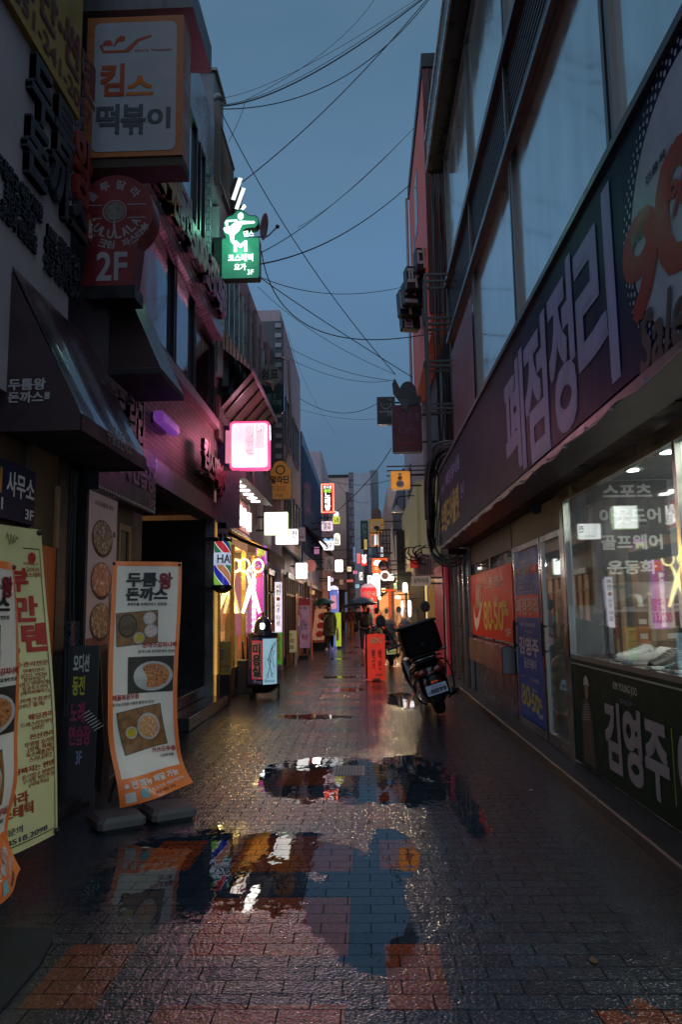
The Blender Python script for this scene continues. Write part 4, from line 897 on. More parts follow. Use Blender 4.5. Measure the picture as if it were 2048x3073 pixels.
# roof terrace rail
a_ = onx(640, 300, XS); b_ = onx(702, 545, XS)
t = thing('roof_railing', 'thin dark openwork railing along the roof past the tiled building', 'railing', (XS, 14, a_.z-.9))
y0r, y1r = ys0-.2, b_.y; zrr = a_.z
mb = MB(); mb.box(XS-.02, XS+.02, y0r, y1r, zrr-.03, zrr+.02); mb.box(XS-.02, XS+.02, y0r, y1r, zrr-1.15, zrr-1.1)
k = 0
while y0r+k*.12 < y1r: mb.box(XS-.01, XS+.01, y0r+k*.12, y0r+k*.12+.015, zrr-1.1, zrr-.03); k += 1
mb.box(XS-.05, XS+.05, y0r-.05, y0r+.05, zrr-1.3, zrr+.25); mb.build('bars', M('rail_rust', (.10, .07, .06), .5, .5), t)
mb = MB(); mb.ball((XS, y0r, zrr+.33), .09); mb.build('finial', dsteel, t, True)
mb = MB(); mb.box(-6, XS-.05, y0r, y1r, zrr-1.5, zrr-1.15); mb.build('roof_edge', pinkw, t)
# slanting lit letter bars above the yoga sign
t = thing('lit_letters', 'tall white lit slanted letter bars above the green sign', 'sign', (-2.2, 12.6, 8.6))
Yq = 13.6; mb = MB(); mb2 = MB(); FQ = FC(0, Yq, 0)
for (x0, y0, x1, y1, wq) in ((700, 600, 722, 535, 13), (710, 628, 732, 565, 12), (720, 636, 737, 618, 9), (729, 628, 733, 615, 7)):
    p, q = ony(x0, y0, Yq), ony(x1, y1, Yq); pts = bar2((p.x, p.z), (q.x, q.z), wq/2280*Yq)
    mb.prism(FQ, pts, .0, .015); mb2.prism(FQ, [(x-.08, z+.02) for x, z in pts], -.3, -.002)
mb.build('lit_face', glow('lit_white', (.9, .97, .95), 1.1), t); mb2.build('letter_body', black, t)
p, q = ony(672, 570, Yq+.3), ony(700, 640, Yq+.3); mb = MB(); mb.prism(FC(0, Yq+.3, 0), [(p.x, p.z), (q.x, q.z+.2), (q.x+.1, q.z-.1), (p.x+.05, p.z-.5), (p.x-.15, p.z-.35)], -.1, 0); mb.build('frame', black, t)
# green yoga sign
grg = glow('green_lit', (.035, .20, .13), .55); wlt = glow('white_lit', (.95, .96, .93), 1.15)
Yg = 12.4; a = ony(664, 838, Yg); b = ony(780, 712, Yg); W = b.x-a.x; H = b.z-a.z; F = FC(a.x, Yg, a.z)
root = thing('yoga_sign', 'green lit yoga sign shaped round a white stretching figure', 'sign', (a.x+W/2, Yg+.1, a.z))
topH = ony(720, 628, Yg).z-a.z
out = [(.03*W, .0), (.97*W, .0), (W, .04), (W, H-.05), (.97*W, H), (.62*W, H), (.56*W, H+.08), (.56*W, H+.15), (.66*W, H+.19), (.90*W, H+.20), (.97*W, H+.26), (.96*W, H+.36), (.88*W, H+.41), (.74*W, H+.41), (.66*W, H+.45), (.52*W, topH), (.38*W, topH-.02), (.3*W, H+.44), (.14*W, H+.40), (.05*W, H+.3), (.04*W, H+.12), (.12*W, H), (.03*W, H), (0, H-.04), (0, .04)]
MB().prism(F, out, -.18, 0).build('body', M('green_side', (.01, .05, .035), .4), root)
MB().prism(F, [(.5*W+(x-.5*W)*.965, .5*H+(y-.5*H)*.975) for x, y in out], .001, .008).build('face', grg, root)
MB().prism(F, [(.5*W+(x-.5*W)*.965, .5*H+(y-.5*H)*.975) for x, y in out], -.19, -.181).build('face', grg, root)
mb = MB()
mb.poly(F, ell(.50*W, H+.395, .055, .068, 14), .010)
mb.poly(F, [(.40*W, H+.30), (.50*W, H+.31), (.86*W, H+.295), (.88*W, H+.265), (.84*W, H+.25), (.55*W, H+.24), (.46*W, H+.12), (.34*W, H+.05), (.33*W, H-.05), (.38*W, H-.12), (.30*W, H-.12), (.24*W, H-.06), (.21*W, H+.06), (.10*W, H+.10), (.05*W, H+.16), (.06*W, H+.19), (.24*W, H+.22), (.30*W, H+.26)], .011)
mb.poly(F, [(.13*W, H+.19), (.08*W, H+.28), (.12*W, H+.33), (.42*W, H+.335), (.42*W, H+.30), (.17*W, H+.29), (.18*W, H+.2)], .012)
mb.build('figure_drawing', wlt, root)
letters(root, F, W, H, [('M', .34, .66, .32, .25, wlt, {'b': .05}), ('코스메틱', .18, .42, .64, .17, wlt, {'b': .06}), ('요가', .34, .20, .30, .16, wlt, {'b': .06}), ('3F', .68, .09, .16, .12, wlt), ('댄스', .58, 1.02, .26, .14, wlt, {'b': .05})], c=.011)
a2 = ony(644, 830, Yg); MB().box(a2.x-.1, a.x, Yg+.02, Yg+.16, a.z+.02, a.z+.78).build('bracket', black, root)
MB().box(a2.x-.1, a2.x-.02, Yg+.02, Yg+.5, a.z+.1, a.z+.7).build('wall_plate', black, root)
gl_ = bpy.data.lights.new('green_sign_light', 'POINT'); gl_.energy = 15; gl_.specular_factor = .6; gl_.color = (.25, 1, .65); gl_.shadow_soft_size = .12
go = bpy.data.objects.new('green_sign_light', gl_); COL.objects.link(go); go.location = (a.x+W*.4, Yg-.5, a.z+.7)
# satellite dish
t = thing('satellite_dish', 'small pale satellite dish on the wall right of the green sign', 'dish', (-1.7, 13.6, 7.6))
c0 = ony(792, 680, 13.6); F = Fr(c0, Vector((.2, 0, 1)), Vector((.1, 1, .1)), Vector((1, -.1, -.25)))
MB().lathe(F, [(.02, -.05), (.14, -.035), (.25, .0), (.26, .01), (.24, .004), (.13, -.028), (.01, -.04)], 20).build('dish', M('dish_grey', (.3, .32, .35), .4), t, True)
mb = MB(); e = ony(833, 680, 13.6); l = ony(805, 708, 13.6); mb.tube([c0+Vector((.02, 0, -.22)), l, e], .014, 6); mb.tube([l, ony(770, 712, 13.6), ony(745, 715, 13.9)], .016, 6); mb.build('arm', dsteel, t)
mb = MB(); mb.ball(e, .04); mb.build('receiver', black, t)
# striped metal canopy
t = thing('metal_canopy', 'ribbed metal canopy lit pink from below over the salon upper floor', 'canopy', (-2.2, 14, 5.4))
rib = M('canopy_ribbed', (.55, .33, .30), .4, .3); rbd = M('canopy_rib_dark', (.03, .02, .025), .5)
P1, P2 = ony(655, 975, 12.72), ony(757, 1108, 12.72); yA, yB_ = 12.72, onx(829, 1312, P2.x).y
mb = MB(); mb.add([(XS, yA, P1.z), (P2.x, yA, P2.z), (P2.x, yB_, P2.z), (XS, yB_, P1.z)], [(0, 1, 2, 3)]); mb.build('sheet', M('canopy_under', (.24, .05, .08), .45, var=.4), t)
mb = MB(); zc_ = ony(655, 1040, 12.72).z; mb.add([(XS, yA, P1.z), (P2.x, yA, P2.z), (P2.x, yA, P2.z-.04), (XS, yA, zc_)], [(0, 1, 2, 3)]); mb.build('cheek', rib, t)
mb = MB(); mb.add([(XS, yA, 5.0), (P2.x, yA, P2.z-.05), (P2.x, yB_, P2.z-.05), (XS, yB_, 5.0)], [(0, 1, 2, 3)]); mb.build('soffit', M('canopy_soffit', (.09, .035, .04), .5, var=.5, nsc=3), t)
mb = MB()
for k in range(6): y = yA+.3+k*(yB_-yA-.4)/5; mb.tube([(XS, y, 4.97), (P2.x, y, P2.z-.08)], .02, 4)
mb.build('beams', dark, t)
mb = MB()
for k in range(9):
    f = (k+.5)/9; x = XS+(P2.x-XS)*f; z = P1.z+(P2.z-P1.z)*f; zb_ = zc_+(P2.z-.04-zc_)*f
    mb.box(x-.006, x+.006, yA-.02, yA-.003, zb_, z)
    mb.tube([(x, yA, z-.02), (x, yB_, z-.02)], .012, 4)
mb.build('ribs', rbd, t)
mb = MB(); mb.box(P2.x-.02, P2.x+.03, yA-.02, yB_, P2.z-.06, P2.z+.01); mb.build('edge_trim', M('canopy_edge', (.30, .2, .25), .4), t)
mb = MB(); mb.box(XS-.04, XS+.02, ys0, yB_, 4.45, 5.2); mb.build('brown_cladding', M('brown_clad', (.10, .05, .045), .5, var=.4), t)
# pink salon sign
pkb = M('pink_lit_frame', (.6, .06, .15), .3, em=(1.0, .07, .22), es=1.6, var=.1)
Yk = 13.0
root, F, W, H = csign('salon_sign', 'glowing white box sign with a bright pink rim and outlined hair salon letters', (689, 1263, 809, 1410), Yk, .16, pkb, glow('white_glow', (1.0, .88, .92), .95), r=.07, inset=.035)
mb = MB(); ol = M('outline_ink', (.10, .05, .08), .5)
for s, fx, fy, fw, fh in (('남\n포', .66, .46, .2, .44), ('미\n용\n실', .40, .30, .2, .60)): text(mb, s, F, fx*W, fy*H, fw*W, fh*H, c=.007, bold=.07)
mb.build('lettering', ol, root)
mb = MB()
for s, fx, fy, fw, fh in (('남\n포', .66, .46, .2, .44), ('미\n용\n실', .40, .30, .2, .60)): text(mb, s, F, fx*W, fy*H, fw*W, fh*H, c=.0105, bold=.018)
mb.build('lettering', MC['white_glow'], root)
MB().box(XS-.1, F.o.x, Yk+.04, Yk+.12, F.o.z+.05, F.o.z+H-.06).build('bracket', M('navy_box', (.012, .015, .06), .4), root)
MB().box(XS+.05, XS+.15, Yk-.02, Yk+.03, F.o.z+.12, F.o.z+H-.16).build('side_tube', M('pink_tube', (.5, .3, .4), .4, em=(.9, .35, .5), es=.5), root)
pl_ = bpy.data.lights.new('pink_sign_light', 'POINT'); pl_.energy = 24; pl_.specular_factor = .4; pl_.color = (1, .20, .36); pl_.shadow_soft_size = .15
po = bpy.data.objects.new('pink_sign_light', pl_); COL.objects.link(po); po.location = (F.o.x+.45, Yk-.9, F.o.z+.3)
pb_ = bpy.data.lights.new('pink_sign_back_light', 'POINT'); pb_.energy = 26; pb_.color = (1, .45, .62); pb_.shadow_soft_size = .15
bo_ = bpy.data.objects.new('pink_sign_back_light', pb_); COL.objects.link(bo_); bo_.location = (F.o.x+.8, Yk+1.0, F.o.z+.9)
vl_ = bpy.data.lights.new('violet_lamp_light', 'POINT'); vl_.energy = 2.5; vl_.color = (.55, .12, 1); vl_.shadow_soft_size = .12
vo = bpy.data.objects.new('violet_lamp_light', vl_); COL.objects.link(vo); vo.location = (-2.15, 9.2, 3.35)
# lit fascia with downlights
z0, z1 = 3.12, onx(745, 1425, -2.0).z
t = thing('salon_fascia', 'deep lit shop fascia with six downlights over white and red letter plates', 'sign', (XS, 14.5, 3.1))
xo = -1.98; yn = ys0+.05; yf = onx(812, 1520, xo).y
mb = MB(); mb.box(-2.7, XS-.02, yn, yf, 2.75, z1); mb.build('back_panel', M('fascia_back', (.5, .42, .38), .5, em=(1, .5, .35), es=.16), t)
mb = MB(); mb.box(XS-.02, xo, yn, yf, z1-.12, z1); mb.box(XS-.02, xo-.1, yn-.05, yn, 2.9, z1); mb.box(xo, xo+.04, yn+.75, yf, z1-.14, z1+.30); mb.box(XS-.1, XS+.15, yn-.05, yn+.5, 2.75, 3.0); mb.build('hood', M('hood_grey', (.12, .12, .14), .5, var=.3), t)
mb = MB()
for k in range(6): y = yn+.35+k*(yf-yn-.5)/6; mb.prism(Fr((XS+.24, y, z1-.122), (1, 0, 0), (0, 1, 0), (0, 0, -1)), ell(0, 0, .10, .12, 14), 0, .01)
mb.build('downlight', glow('downlight', (1, .96, .9), 5), t)
FZ = FL(XS, yn, 0); n = 5; ww_ = (yf-yn-.3)/5
mb = MB(); mbw = MB(); rp = M('red_plate', (.35, .03, .03), .4, em=(.8, .05, .04), es=.25)
for k, ch in enumerate('남포미용실'):
    mb.fbox(FZ, .15+k*ww_+ww_*.0, .15+k*ww_+ww_*.9, 3.1, z1-.25, .0, .05); text(mbw, ch, FZ, .15+k*ww_+.1*ww_, 3.18, ww_*.68, z1-.42-3.1, c=.055, bold=.05, ext=.05)
mb.build('letter_plate', rp, t); mbw.build('raised_letters', glow('letter_white', (1, .95, .92), .85), t)
fl = bpy.data.lights.new('fascia_light', 'AREA'); fl.energy = 6; fl.size = 2.2; fl.size_y = .2; fl.shape = 'RECTANGLE'; fl.color = (1, .93, .85)
fo = bpy.data.objects.new('fascia_light', fl); COL.objects.link(fo); fo.location = (XS+.26, (yn+yf)/2, z1-.16); fo.rotation_euler = (0, 0, R(90))
# cables under fascia, retractable awning
t = thing('shop_awning', 'half folded ochre fabric awning with dark metal arms over the salon front', 'awning', (-2.1, 14.5, 2.8))
A0, A1 = onx(655, 1575, XS), ony(790, 1650, 14.6)
och = M('ochre_canvas', (.30, .16, .035), .6, em=(.5, .25, .04), es=.10)
y0_, y1_ = yn+.05, yf-.1; xo2 = -1.72; zi, zo = 3.0, 2.62
mb = MB(); mb.add([(XS, y0_, zi), (xo2, y0_+.9, zo), (xo2, y1_+.3, zo), (XS, y1_, zi)], [(0, 1, 2, 3)]); mb.build('canvas', och, t)
mb = MB(); mb.box(xo2-.02, xo2+.02, y0_+.9, y1_+.3, zo-.22, zo+.01); mb.build('valance', M('brown_canvas', (.08, .05, .05), .6), t)
mb = MB(); mb.tube([(XS+.05, y0_, zi-.1), (XS+.3, y0_+.4, zi-.25), (xo2, y0_+.95, zo-.02)], .03, 6); mb.tube([(XS+.02, y0_, zi+.02), (XS+.02, y1_, zi+.02)], .05, 8); mb.build('arms', dark, t)
# salon glass front with columns
t = t4
mb = MB()
for k in range(5): y = ys0+.15+k*(ys1-ys0-.3)/4; mb.box(XS-.05, XS+.03, y-.04, y+.04, .12, 2.75)
mb.box(XS-.05, XS+.02, ys0, ys1, .12, .5); mb.build('shop_frame', M('brass_frame', (.35, .24, .10), .35, .6), t)
mb = MB(); mb.box(XS-.02, XS-.01, ys0+.1, ys1, .5, 2.75); mb.build('shop_glass', glassmat('salon_glass', (1, .97, .85), .08, .35), t)
mb = MB(); mb.box(-5.9, XS, ys0, ys1, 0, .10); mb.box(-5.9, XS, ys0, ys1, 2.95, 3.0); mb.build('shop_floor', M('salon_floor', (.3, .2, .12), .4), t)
rr = random.Random(5)
for k in range(7):
    y = ys0+.5+k*.55; c_ = [(.5, .1, .03), (.08, .06, .05), (.45, .3, .1), (.05, .05, .05), (.5, .35, .15)][k % 5]
    tt = thing('salon_cabinet', ['orange', 'dark brown', 'tan', 'black', 'pale tan', 'orange', 'dark brown'][k]+' shelf unit standing inside the salon window', 'cabinet', (-3.3, y, .1), 'shelf units inside the salon')
    mb = MB(); mb.box(-3.5, -3.1, y, y+.4, .1, rr.uniform(1.1, 2.1)); mb.build('carcass', M('cab%d' % (k % 5), c_, .5, em=c_, es=.35), tt)  # units and their fronts glow a little, salon light put into their colours
    mb = MB()
    for j in range(3): mb.box(-3.1, -3.085, y+.03, y+.37, .3+.3*j, .5+.3*j)
    mb.build('shelf_fronts', M('cab_front', (.5, .4, .25), .5, em=(.6, .4, .2), es=.4), tt)
sl_ = bpy.data.lights.new('salon_light', 'POINT'); sl_.energy = 210; sl_.color = (1, .68, .28); sl_.shadow_soft_size = .15
so_ = bpy.data.objects.new('salon_light', sl_); COL.objects.link(so_); so_.location = (-2.9, 14.6, 2.5)
# neon scissors
neon = M('neon_scissors', (.9, .8, .3), .3, em=(1, .86, .38), es=3.2, var=0)
def scissors(px0, px1, py0, py1, Y, lab, yaw):
    a = ony(px0, py1, Y); b = ony(px1, py0, Y); W = (b.x-a.x)/math.cos(R(yaw)); H = b.z-a.z
    G = Fr(a, (math.cos(R(yaw)), math.sin(R(yaw)), 0), (0, 0, 1), (math.sin(R(yaw)), -math.cos(R(yaw)), 0))
    t = thing('scissors_lamp', lab, 'lamp', a); mb = MB()
    for s in (1, -1):
        X_ = (lambda x: W/2+s*x*W)
        mb.tube([G(X_(.27)+.21*W*math.cos(R(q)), H*.86+.115*H*math.sin(R(q))) for q in range(0, 360, 30)], .019, 6, True)
        mb.tube([G(X_(.20), H*.76), G(X_(.09), H*.64), G(X_(.02), H*.5)], [.022, .03, .035], 6)
        mb.prism(G, [(X_(.02)-.0, H*.52), (X_(-.10), H*.50), (X_(-.38), H*.02), (X_(-.30), 0), (X_(-.12), H*.22), (X_(.06), H*.45)], -.015, .015)
    mb.build('tube', neon, t)
    mb = MB(); mb.tube([G(W*.3, H*.97), G(W*.3, H*1.07)], .012, 5); mb.tube([G(W*.7, H*.97), G(W*.7, H*1.07)], .012, 5); mb.build('hanger', MC['brass_frame'], t)
    return t
scissors(716, 786, 1672, 1842, 15.0, 'yellow lit scissors lamp with both loops in view in the salon window', 30)
scissors(640, 716, 1672, 1842, 14.0, 'yellow lit scissors lamp half hidden behind the striped barber pole', 30)
# barber pole on the wall
Yp = 12.2; c0 = ony(667, 1773, Yp); c1 = ony(667, 1612, Yp); rp_ = .135
m_, nb_, p_ = newmat('barber_stripes')
sxx = nb_.n('ShaderNodeSeparateXYZ'); tcx = nb_.n('ShaderNodeTexCoord'); nb_.L.new(tcx.outputs['Object'], sxx.inputs[0])
an = nb_.m('DIVIDE', nb_.m('ARCTAN2', sxx.outputs[0], sxx.outputs[1]), 2*math.pi)
u = nb_.m('FRACT', nb_.m('ADD', nb_.m('MULTIPLY', sxx.outputs[2], 1.05), nb_.m('MULTIPLY', an, -1.0)))
cr = nb_.n('ShaderNodeValToRGB'); cr.color_ramp.interpolation = 'CONSTANT'; nb_.L.new(u, cr.inputs[0])
cols = [(0, (.02, .16, .09)), (.16, (.8, .8, .8)), (.18, (.50, .03, .04)), (.34, (.8, .8, .8)), (.36, (.02, .05, .22)), (.46, (.22, .48, .05)), (.62, (.8, .8, .8)), (.64, (.02, .03, .35)), (.80, (.75, .75, .8)), (.82, (.42, .18, .09)), (.97, (.8, .8, .8))]
while len(cr.color_ramp.elements) < len(cols): cr.color_ramp.elements.new(.5)
for e, (q, c) in zip(cr.color_ramp.elements, cols): e.position = q; e.color = (*c, 1)
nb_.L.new(cr.outputs[0], p_.inputs['Base Color']); nb_.L.new(cr.outputs[0], p_.inputs['Emission Color']); p_.inputs['Emission Strength'].default_value = .75; p_.inputs['Roughness'].default_value = .12
Hp = c1.z-c0.z; root = thing('barber_pole', 'lit barber pole with coloured diagonal stripes and HAIR band on the salon corner', 'barber pole', c0)
Fz = Fr(c0, (1, 0, 0), (0, 1, 0), (0, 0, 1))
MB().lathe(Fz, [(rp_, .09), (rp_, Hp-.08)], 28).build('striped_tube', m_, root, True)
MB().lathe(Fz, [(.05, -.04), (rp_*.7, -.02), (rp_+.03, .03), (rp_+.03, .09), (rp_, .09)], 24).build('base_cap', black, root, True)
MB().lathe(Fz, [(rp_, Hp-.08), (rp_+.02, Hp-.08), (rp_+.02, Hp-.03), (rp_*.6, Hp), (rp_*.5, Hp+.05), (.02, Hp+.06)], 24).build('top_cap', blackgloss, root, True)
def cyl_panel(root, name, c, r, a0, a1, z0, z1, mat, n=14):
    mb = MB(); mb.grid(lambda u, v: Vector((c[0]+r*math.sin(a0+(a1-a0)*u), c[1]-r*math.cos(a0+(a1-a0)*u), z0+(z1-z0)*v)), n, 1); return mb.build(name, mat, root, True)
def cyl_text(root, s, c, r, a0, a1, z0, z1, mat, bold=.03):
    mb = MB(); wr = lambda a, b, cc: Vector((c[0]+(r+cc)*math.sin(a), c[1]-(r+cc)*math.cos(a), b))
    text(mb, s, None, a0, z0, a1-a0, z1-z0, c=.003, bold=bold, warp=wr); return mb.build('lettering', mat, root)
zb_ = c0.z+Hp*.47; plt = M('white_band', (.6, .65, .75), .3, em=(.6, .7, .9), es=.6)
cyl_panel(root, 'white_band', c0, rp_+.004, -2.2, 2.2, zb_, zb_+.2, plt, 24); cyl_text(root, 'HAIR', c0, rp_+.006, -.40, 2.1, zb_+.035, zb_+.165, slate)
MB().box(XS-.15, c0.x, Yp-.03, Yp+.03, c0.z+.01, c0.z+.06).box(XS-.15, c0.x, Yp-.03, Yp+.03, c0.z+Hp-.05, c0.z+Hp).build('bracket', dark, root)
# flower-like small sign box at the left post: metal panel with barber pole
a = ony(645, 2025, 12.75); b = ony(693, 1925, 12.75); F = FC(a.x, 12.75, a.z); W, H = b.x-a.x, b.z-a.z
t = thing('standing_notice', 'olive standing notice board with a small barber pole drawing by the salon step', 'notice', (a.x+W/2, 12.75, 0))
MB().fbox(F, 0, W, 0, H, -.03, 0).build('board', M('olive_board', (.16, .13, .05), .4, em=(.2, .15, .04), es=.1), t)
mb = MB(); mb.fbox(F, .38*W, .62*W, .38*H, .8*H, .001, .004); mb.build('pole_drawing', M('cream_print', (.4, .38, .3), .5), t)
mb = MB()
for k in range(5): mb.poly(F, [(.38*W, (.42+.07*k)*H), (.62*W, (.46+.07*k)*H), (.62*W, (.49+.07*k)*H), (.38*W, (.45+.07*k)*H)], .006)
text(mb, '남포미용실', F, .08*W, .20*H, .84*W, .09*H, c=.004); text(mb, '10:00 - 21:00', F, .15*W, .09*H, .7*W, .05*H, c=.004, bold=.01); mb.build('lettering', blk_l, t)
mb = MB(); mb.box(a.x+.02, a.x+W-.02, 12.74, 12.9, 0, a.z); mb.build('foot', black, t)
# rolling barber drum sign
Yr = 13.5; c0 = ony(784, 2058, Yr); c0 = Vector((c0.x, Yr+.25, c0.z)); rd = .255; zt_ = ony(784, 1912, Yr).z
root = thing('drum_sign', 'wheeled round barber drum sign with a dark lamp dome and blue beauty panel', 'sign', (c0.x, c0.y, 0))
Fz = Fr((c0.x, c0.y, 0), (1, 0, 0), (0, 1, 0), (0, 0, 1))
MB().lathe(Fz, [(rd, c0.z), (rd, zt_)], 36).build('drum', M('drum_dark', (.02, .02, .045), .15, em=(.02, .02, .06), es=.3), root, True)
MB().lathe(Fz, [(rd+.01, zt_), (rd+.025, zt_+.03), (rd+.01, zt_+.07), (rd*.66, zt_+.085), (rd*.62, zt_+.16), (rd*.55, zt_+.26), (rd*.3, zt_+.34), (.02, zt_+.37)], 28).build('lamp_dome', M('dome_blue', (.02, .035, .07), .12, coat=.5), root, True)
MB().lathe(Fz, [(.02, zt_+.37), (.03, zt_+.42), (.001, zt_+.45)], 10).build('finial', dsteel, root)
F = FC(c0.x, c0.y-rd*.60, zt_+.14); MB().prism(F, rrect(.075, .10, .02, 3, -.03, 0), -.02, .012).build('lamp_window', glow('lamp_white', (.9, .95, 1), 8), root)
MB().lathe(Fz, [(rd*.45, c0.z-.14), (rd*.8, c0.z-.10), (rd+.02, c0.z-.01), (rd+.02, c0.z+.02), (rd, c0.z+.02)], 28).build('base_cap', black, root, True)
cyl_panel(root, 'blue_panel', c0, rd+.004, .12, 1.35, c0.z+.02, zt_-.03, M('blue_lit_panel', (.25, .42, .5), .25, em=(.35, .62, .75), es=.6), 20)
cyl_panel(root, 'red_panel', c0, rd+.004, -.72, .11, c0.z+.11, zt_-.06, M('red_lit_panel', (.45, .05, .07), .25, em=(.75, .06, .09), es=.4), 16)
cyl_text(root, '미\n용\n실', c0, rd+.007, -.63, .02, c0.z+.14, zt_-.10, wht_l, .13); cyl_text(root, '미\n용\n실', c0, rd+.011, -.60, -.01, c0.z+.16, zt_-.12, slate, .05)
cyl_text(root, 'Shop', c0, rd+.007, -.55, .05, c0.z+.03, c0.z+.10, wht_l); cyl_text(root, 'Beauty', c0, rd+.007, .25, 1.0, c0.z+.04, c0.z+.11, slate, .0)
mb = MB(); H_ = zt_-c0.z
wr = lambda a, z: Vector((c0.x+(rd+.008)*math.sin(a), c0.y-(rd+.008)*math.cos(a), c0.z+z*H_))
for pts in ([(1.2, .9), (.85, .84), (.6, .66), (.5, .5)], [(1.15, .85), (.8, .76), (.66, .58), (.62, .46)], [(.45, .55), (.62, .38), (.75, .24)], [(.70, .52), (.60, .38), (.45, .22)], [(1.0, .72), (.82, .6), (.85, .46), (1.0, .36)]): mb.tube([wr(*q) for q in pts], .006, 4)
for ca_, cz_ in ((.42, .19), (.78, .21)): mb.tube([wr(ca_+.07*math.cos(R(q)), cz_+.04*math.sin(R(q))) for q in range(0, 360, 45)], .005, 4, True)
mb.build('hair_and_scissors_drawing', slate, root)
mb = MB()
for sx_ in (-1, 1): mb.box(c0.x+sx_*(rd+.03)-.012, c0.x+sx_*(rd+.03)+.012, c0.y-.02, c0.y+.02, c0.z-.05 if sx_ < 0 else .0, zt_ if sx_ < 0 else c0.z+.02)
mb.box(c0.x-rd-.03, c0.x+rd+.03, c0.y-.02, c0.y+.02, c0.z-.06, c0.z-.03); mb.tube([(c0.x+rd+.03, c0.y, .16), (c0.x+rd+.03, c0.y-.25, .01)], .014, 6); mb.build('frame', dark, root)
for sx_ in (-.9,):
    for sy in (-.15, .18): MB().lathe(Fr((c0.x+sx_*rd*.8, c0.y+sy, .10), (0, 1, 0), (0, 0, 1), (1, 0, 0)), [(.03, -.03), (.09, -.03), (.10, 0), (.09, .03), (.03, .03)], 18).build('wheel', rubber, root, True)
t = thing('waste_bin', 'grey square bin behind the drum sign with umbrellas sticking out', 'bin', (-2.25, 14.6, .1))
MB().box(-2.42, -2.08, 14.4, 14.75, .0, .62, .01).build('bin', M('bin_grey', (.10, .095, .09), .5), t)
mb = MB()
for k in range(3): mb.tube([(-2.32+.1*k, 14.55, .5), (-2.34+.12*k, 14.5+.05*k, .95+.06*k)], [.03, .012], 6)
mb.build('umbrella_handles', black, t)
# purple vertical sign
mag = glow('magenta_lit', (.40, .02, .42), .8)
Yv = 16.2; root, F, W, H = csign('vertical_sign', 'tall narrow magenta lit sign with a stacked column of white letters', (751, 1700, 790, 1905), Yv, .08, M('violet_side', (.2, .05, .3), .4, em=(.4, .1, .8), es=.8), mag, r=.005, bracket=XS)
letters(root, F, W, H, [('예\n은\n업\n업\n로\n올\n인\n영\n아', .12, .02, .34, .80, wlt, {'b': .05}), ('올\n여\n장', .1, .84, .3, .14, wlt)])
MB().fbox(F, .05, W-.05, H*.84, H*.98, .0045, .0055).build('red_box', glow('red_lit', (.75, .03, .05), .8), root)
root, F, W, H = csign('splash_sign', 'magenta shop sign with lime paint splash letters under the awning', (768, 1638, 800, 1696), 17.3, .06, MC['violet_side'], mag, r=.005, bracket=XS)
letters(root, F, W, H, [('헤어', .1, .35, .8, .5, glow('lime_lit', (.5, .7, .05), .5), {'b': .08})])
root, F, W, H = csign('vertical_sign', 'white vertical fortune teller sign with a round yin yang mark', (825, 1746, 846, 1898), 19.0, .08, M('pale_violet', (.5, .45, .6), .4, em=(.6, .5, .9), es=.7), glow('white_cool', (.92, .9, 1), .85), r=.005, bracket=-2.6)
letters(root, F, W, H, [('서\n천', .2, .74, .6, .22, blk_l), ('사\n주', .2, .38, .6, .2, blk_l), ('타\n로', .2, .14, .6, .2, red_l)]); mb = MB(); mb.poly(F, ell(W/2, H*.66, .05, .05, 14), .007); mb.build('round_mark', org_l, root)
root, F, W, H = csign('leaning_board', 'green leaning fortune board with orange letters by the white vertical sign', (822, 1898, 846, 1995), 17.0, .04, M('green_board', (.06, .28, .05), .4, em=(.1, .5, .05), es=.35), None, r=.003)
letters(root, F, W, H, [('주\n로\n이', .2, .1, .6, .8, org_l, {'b': .05})], c=.003)
root, F, W, H = csign('box_sign', 'blank bright white square box sign above the awning', (793, 1536, 864, 1606), 17.0, .14, M('pale_green_rim', (.5, .6, .4), .4, em=(.7, .9, .5), es=.9), glow('white_hot', (1, 1, .95), 2.2), r=.01, bracket=XS)
root, F, W, H = csign('box_sign', 'white lit fortune teller box sign with thin black letters', (826, 1586, 896, 1636), 20.0, .14, white, glow('white_hot2', (1, .99, .95), 1.6), r=.04, bracket=-2.6)
letters(root, F, W, H, [('천', .72, .45, .2, .42, blk_l), ('사주타로', .3, .12, .6, .2, blk_l, {'b': .0})])
root, F, W, H = csign('box_sign', 'dim grey rounded box sign reading HAIR', (893, 1581, 917, 1625), 24.0, .12, M('dim_grey', (.16, .14, .17), .5), M('dim_mauve', (.22, .18, .2), .5, em=(.3, .2, .25), es=.25), r=.05, bracket=-2.6)
letters(root, F, W, H, [('HAIR', .15, .22, .7, .14, blk_l)])
root, F, W, H = csign('pan_sign', 'ochre box sign with round crest top and dark letters', (811, 1403, 875, 1498), 19.5, .16, M('ochre_rim', (.35, .25, .12), .5), M('ochre_face', (.36, .17, .035), .4, em=(.5, .2, .03), es=.22), r=.06, bracket=-2.6)
letters(root, F, W, H, [('알라딘', .02, .50, .84, .24, blk_l, {'b': .06}), ('음향 마이크 무대\n사진 복사 코팅', .06, .26, .7, .16, blk_l, {'b': .01}), ('T. 254-0000', .1, .07, .5, .08, blk_l, {'b': .01})])
MB().prism(F, ell(W*.48, H*.98, W*.35, W*.36, 20), -.15, .003).build('crest', MC['ochre_face'], root)
mb = MB(); mb.rings([[F(x, y, .006) for x, y in ell(W*.48, H*.93, W*.23, W*.23)], [F(x, y, .006) for x, y in ell(W*.48, H*.93, W*.17, W*.17)]], caps=False); mb.build('ring_drawing', blk_l, root)
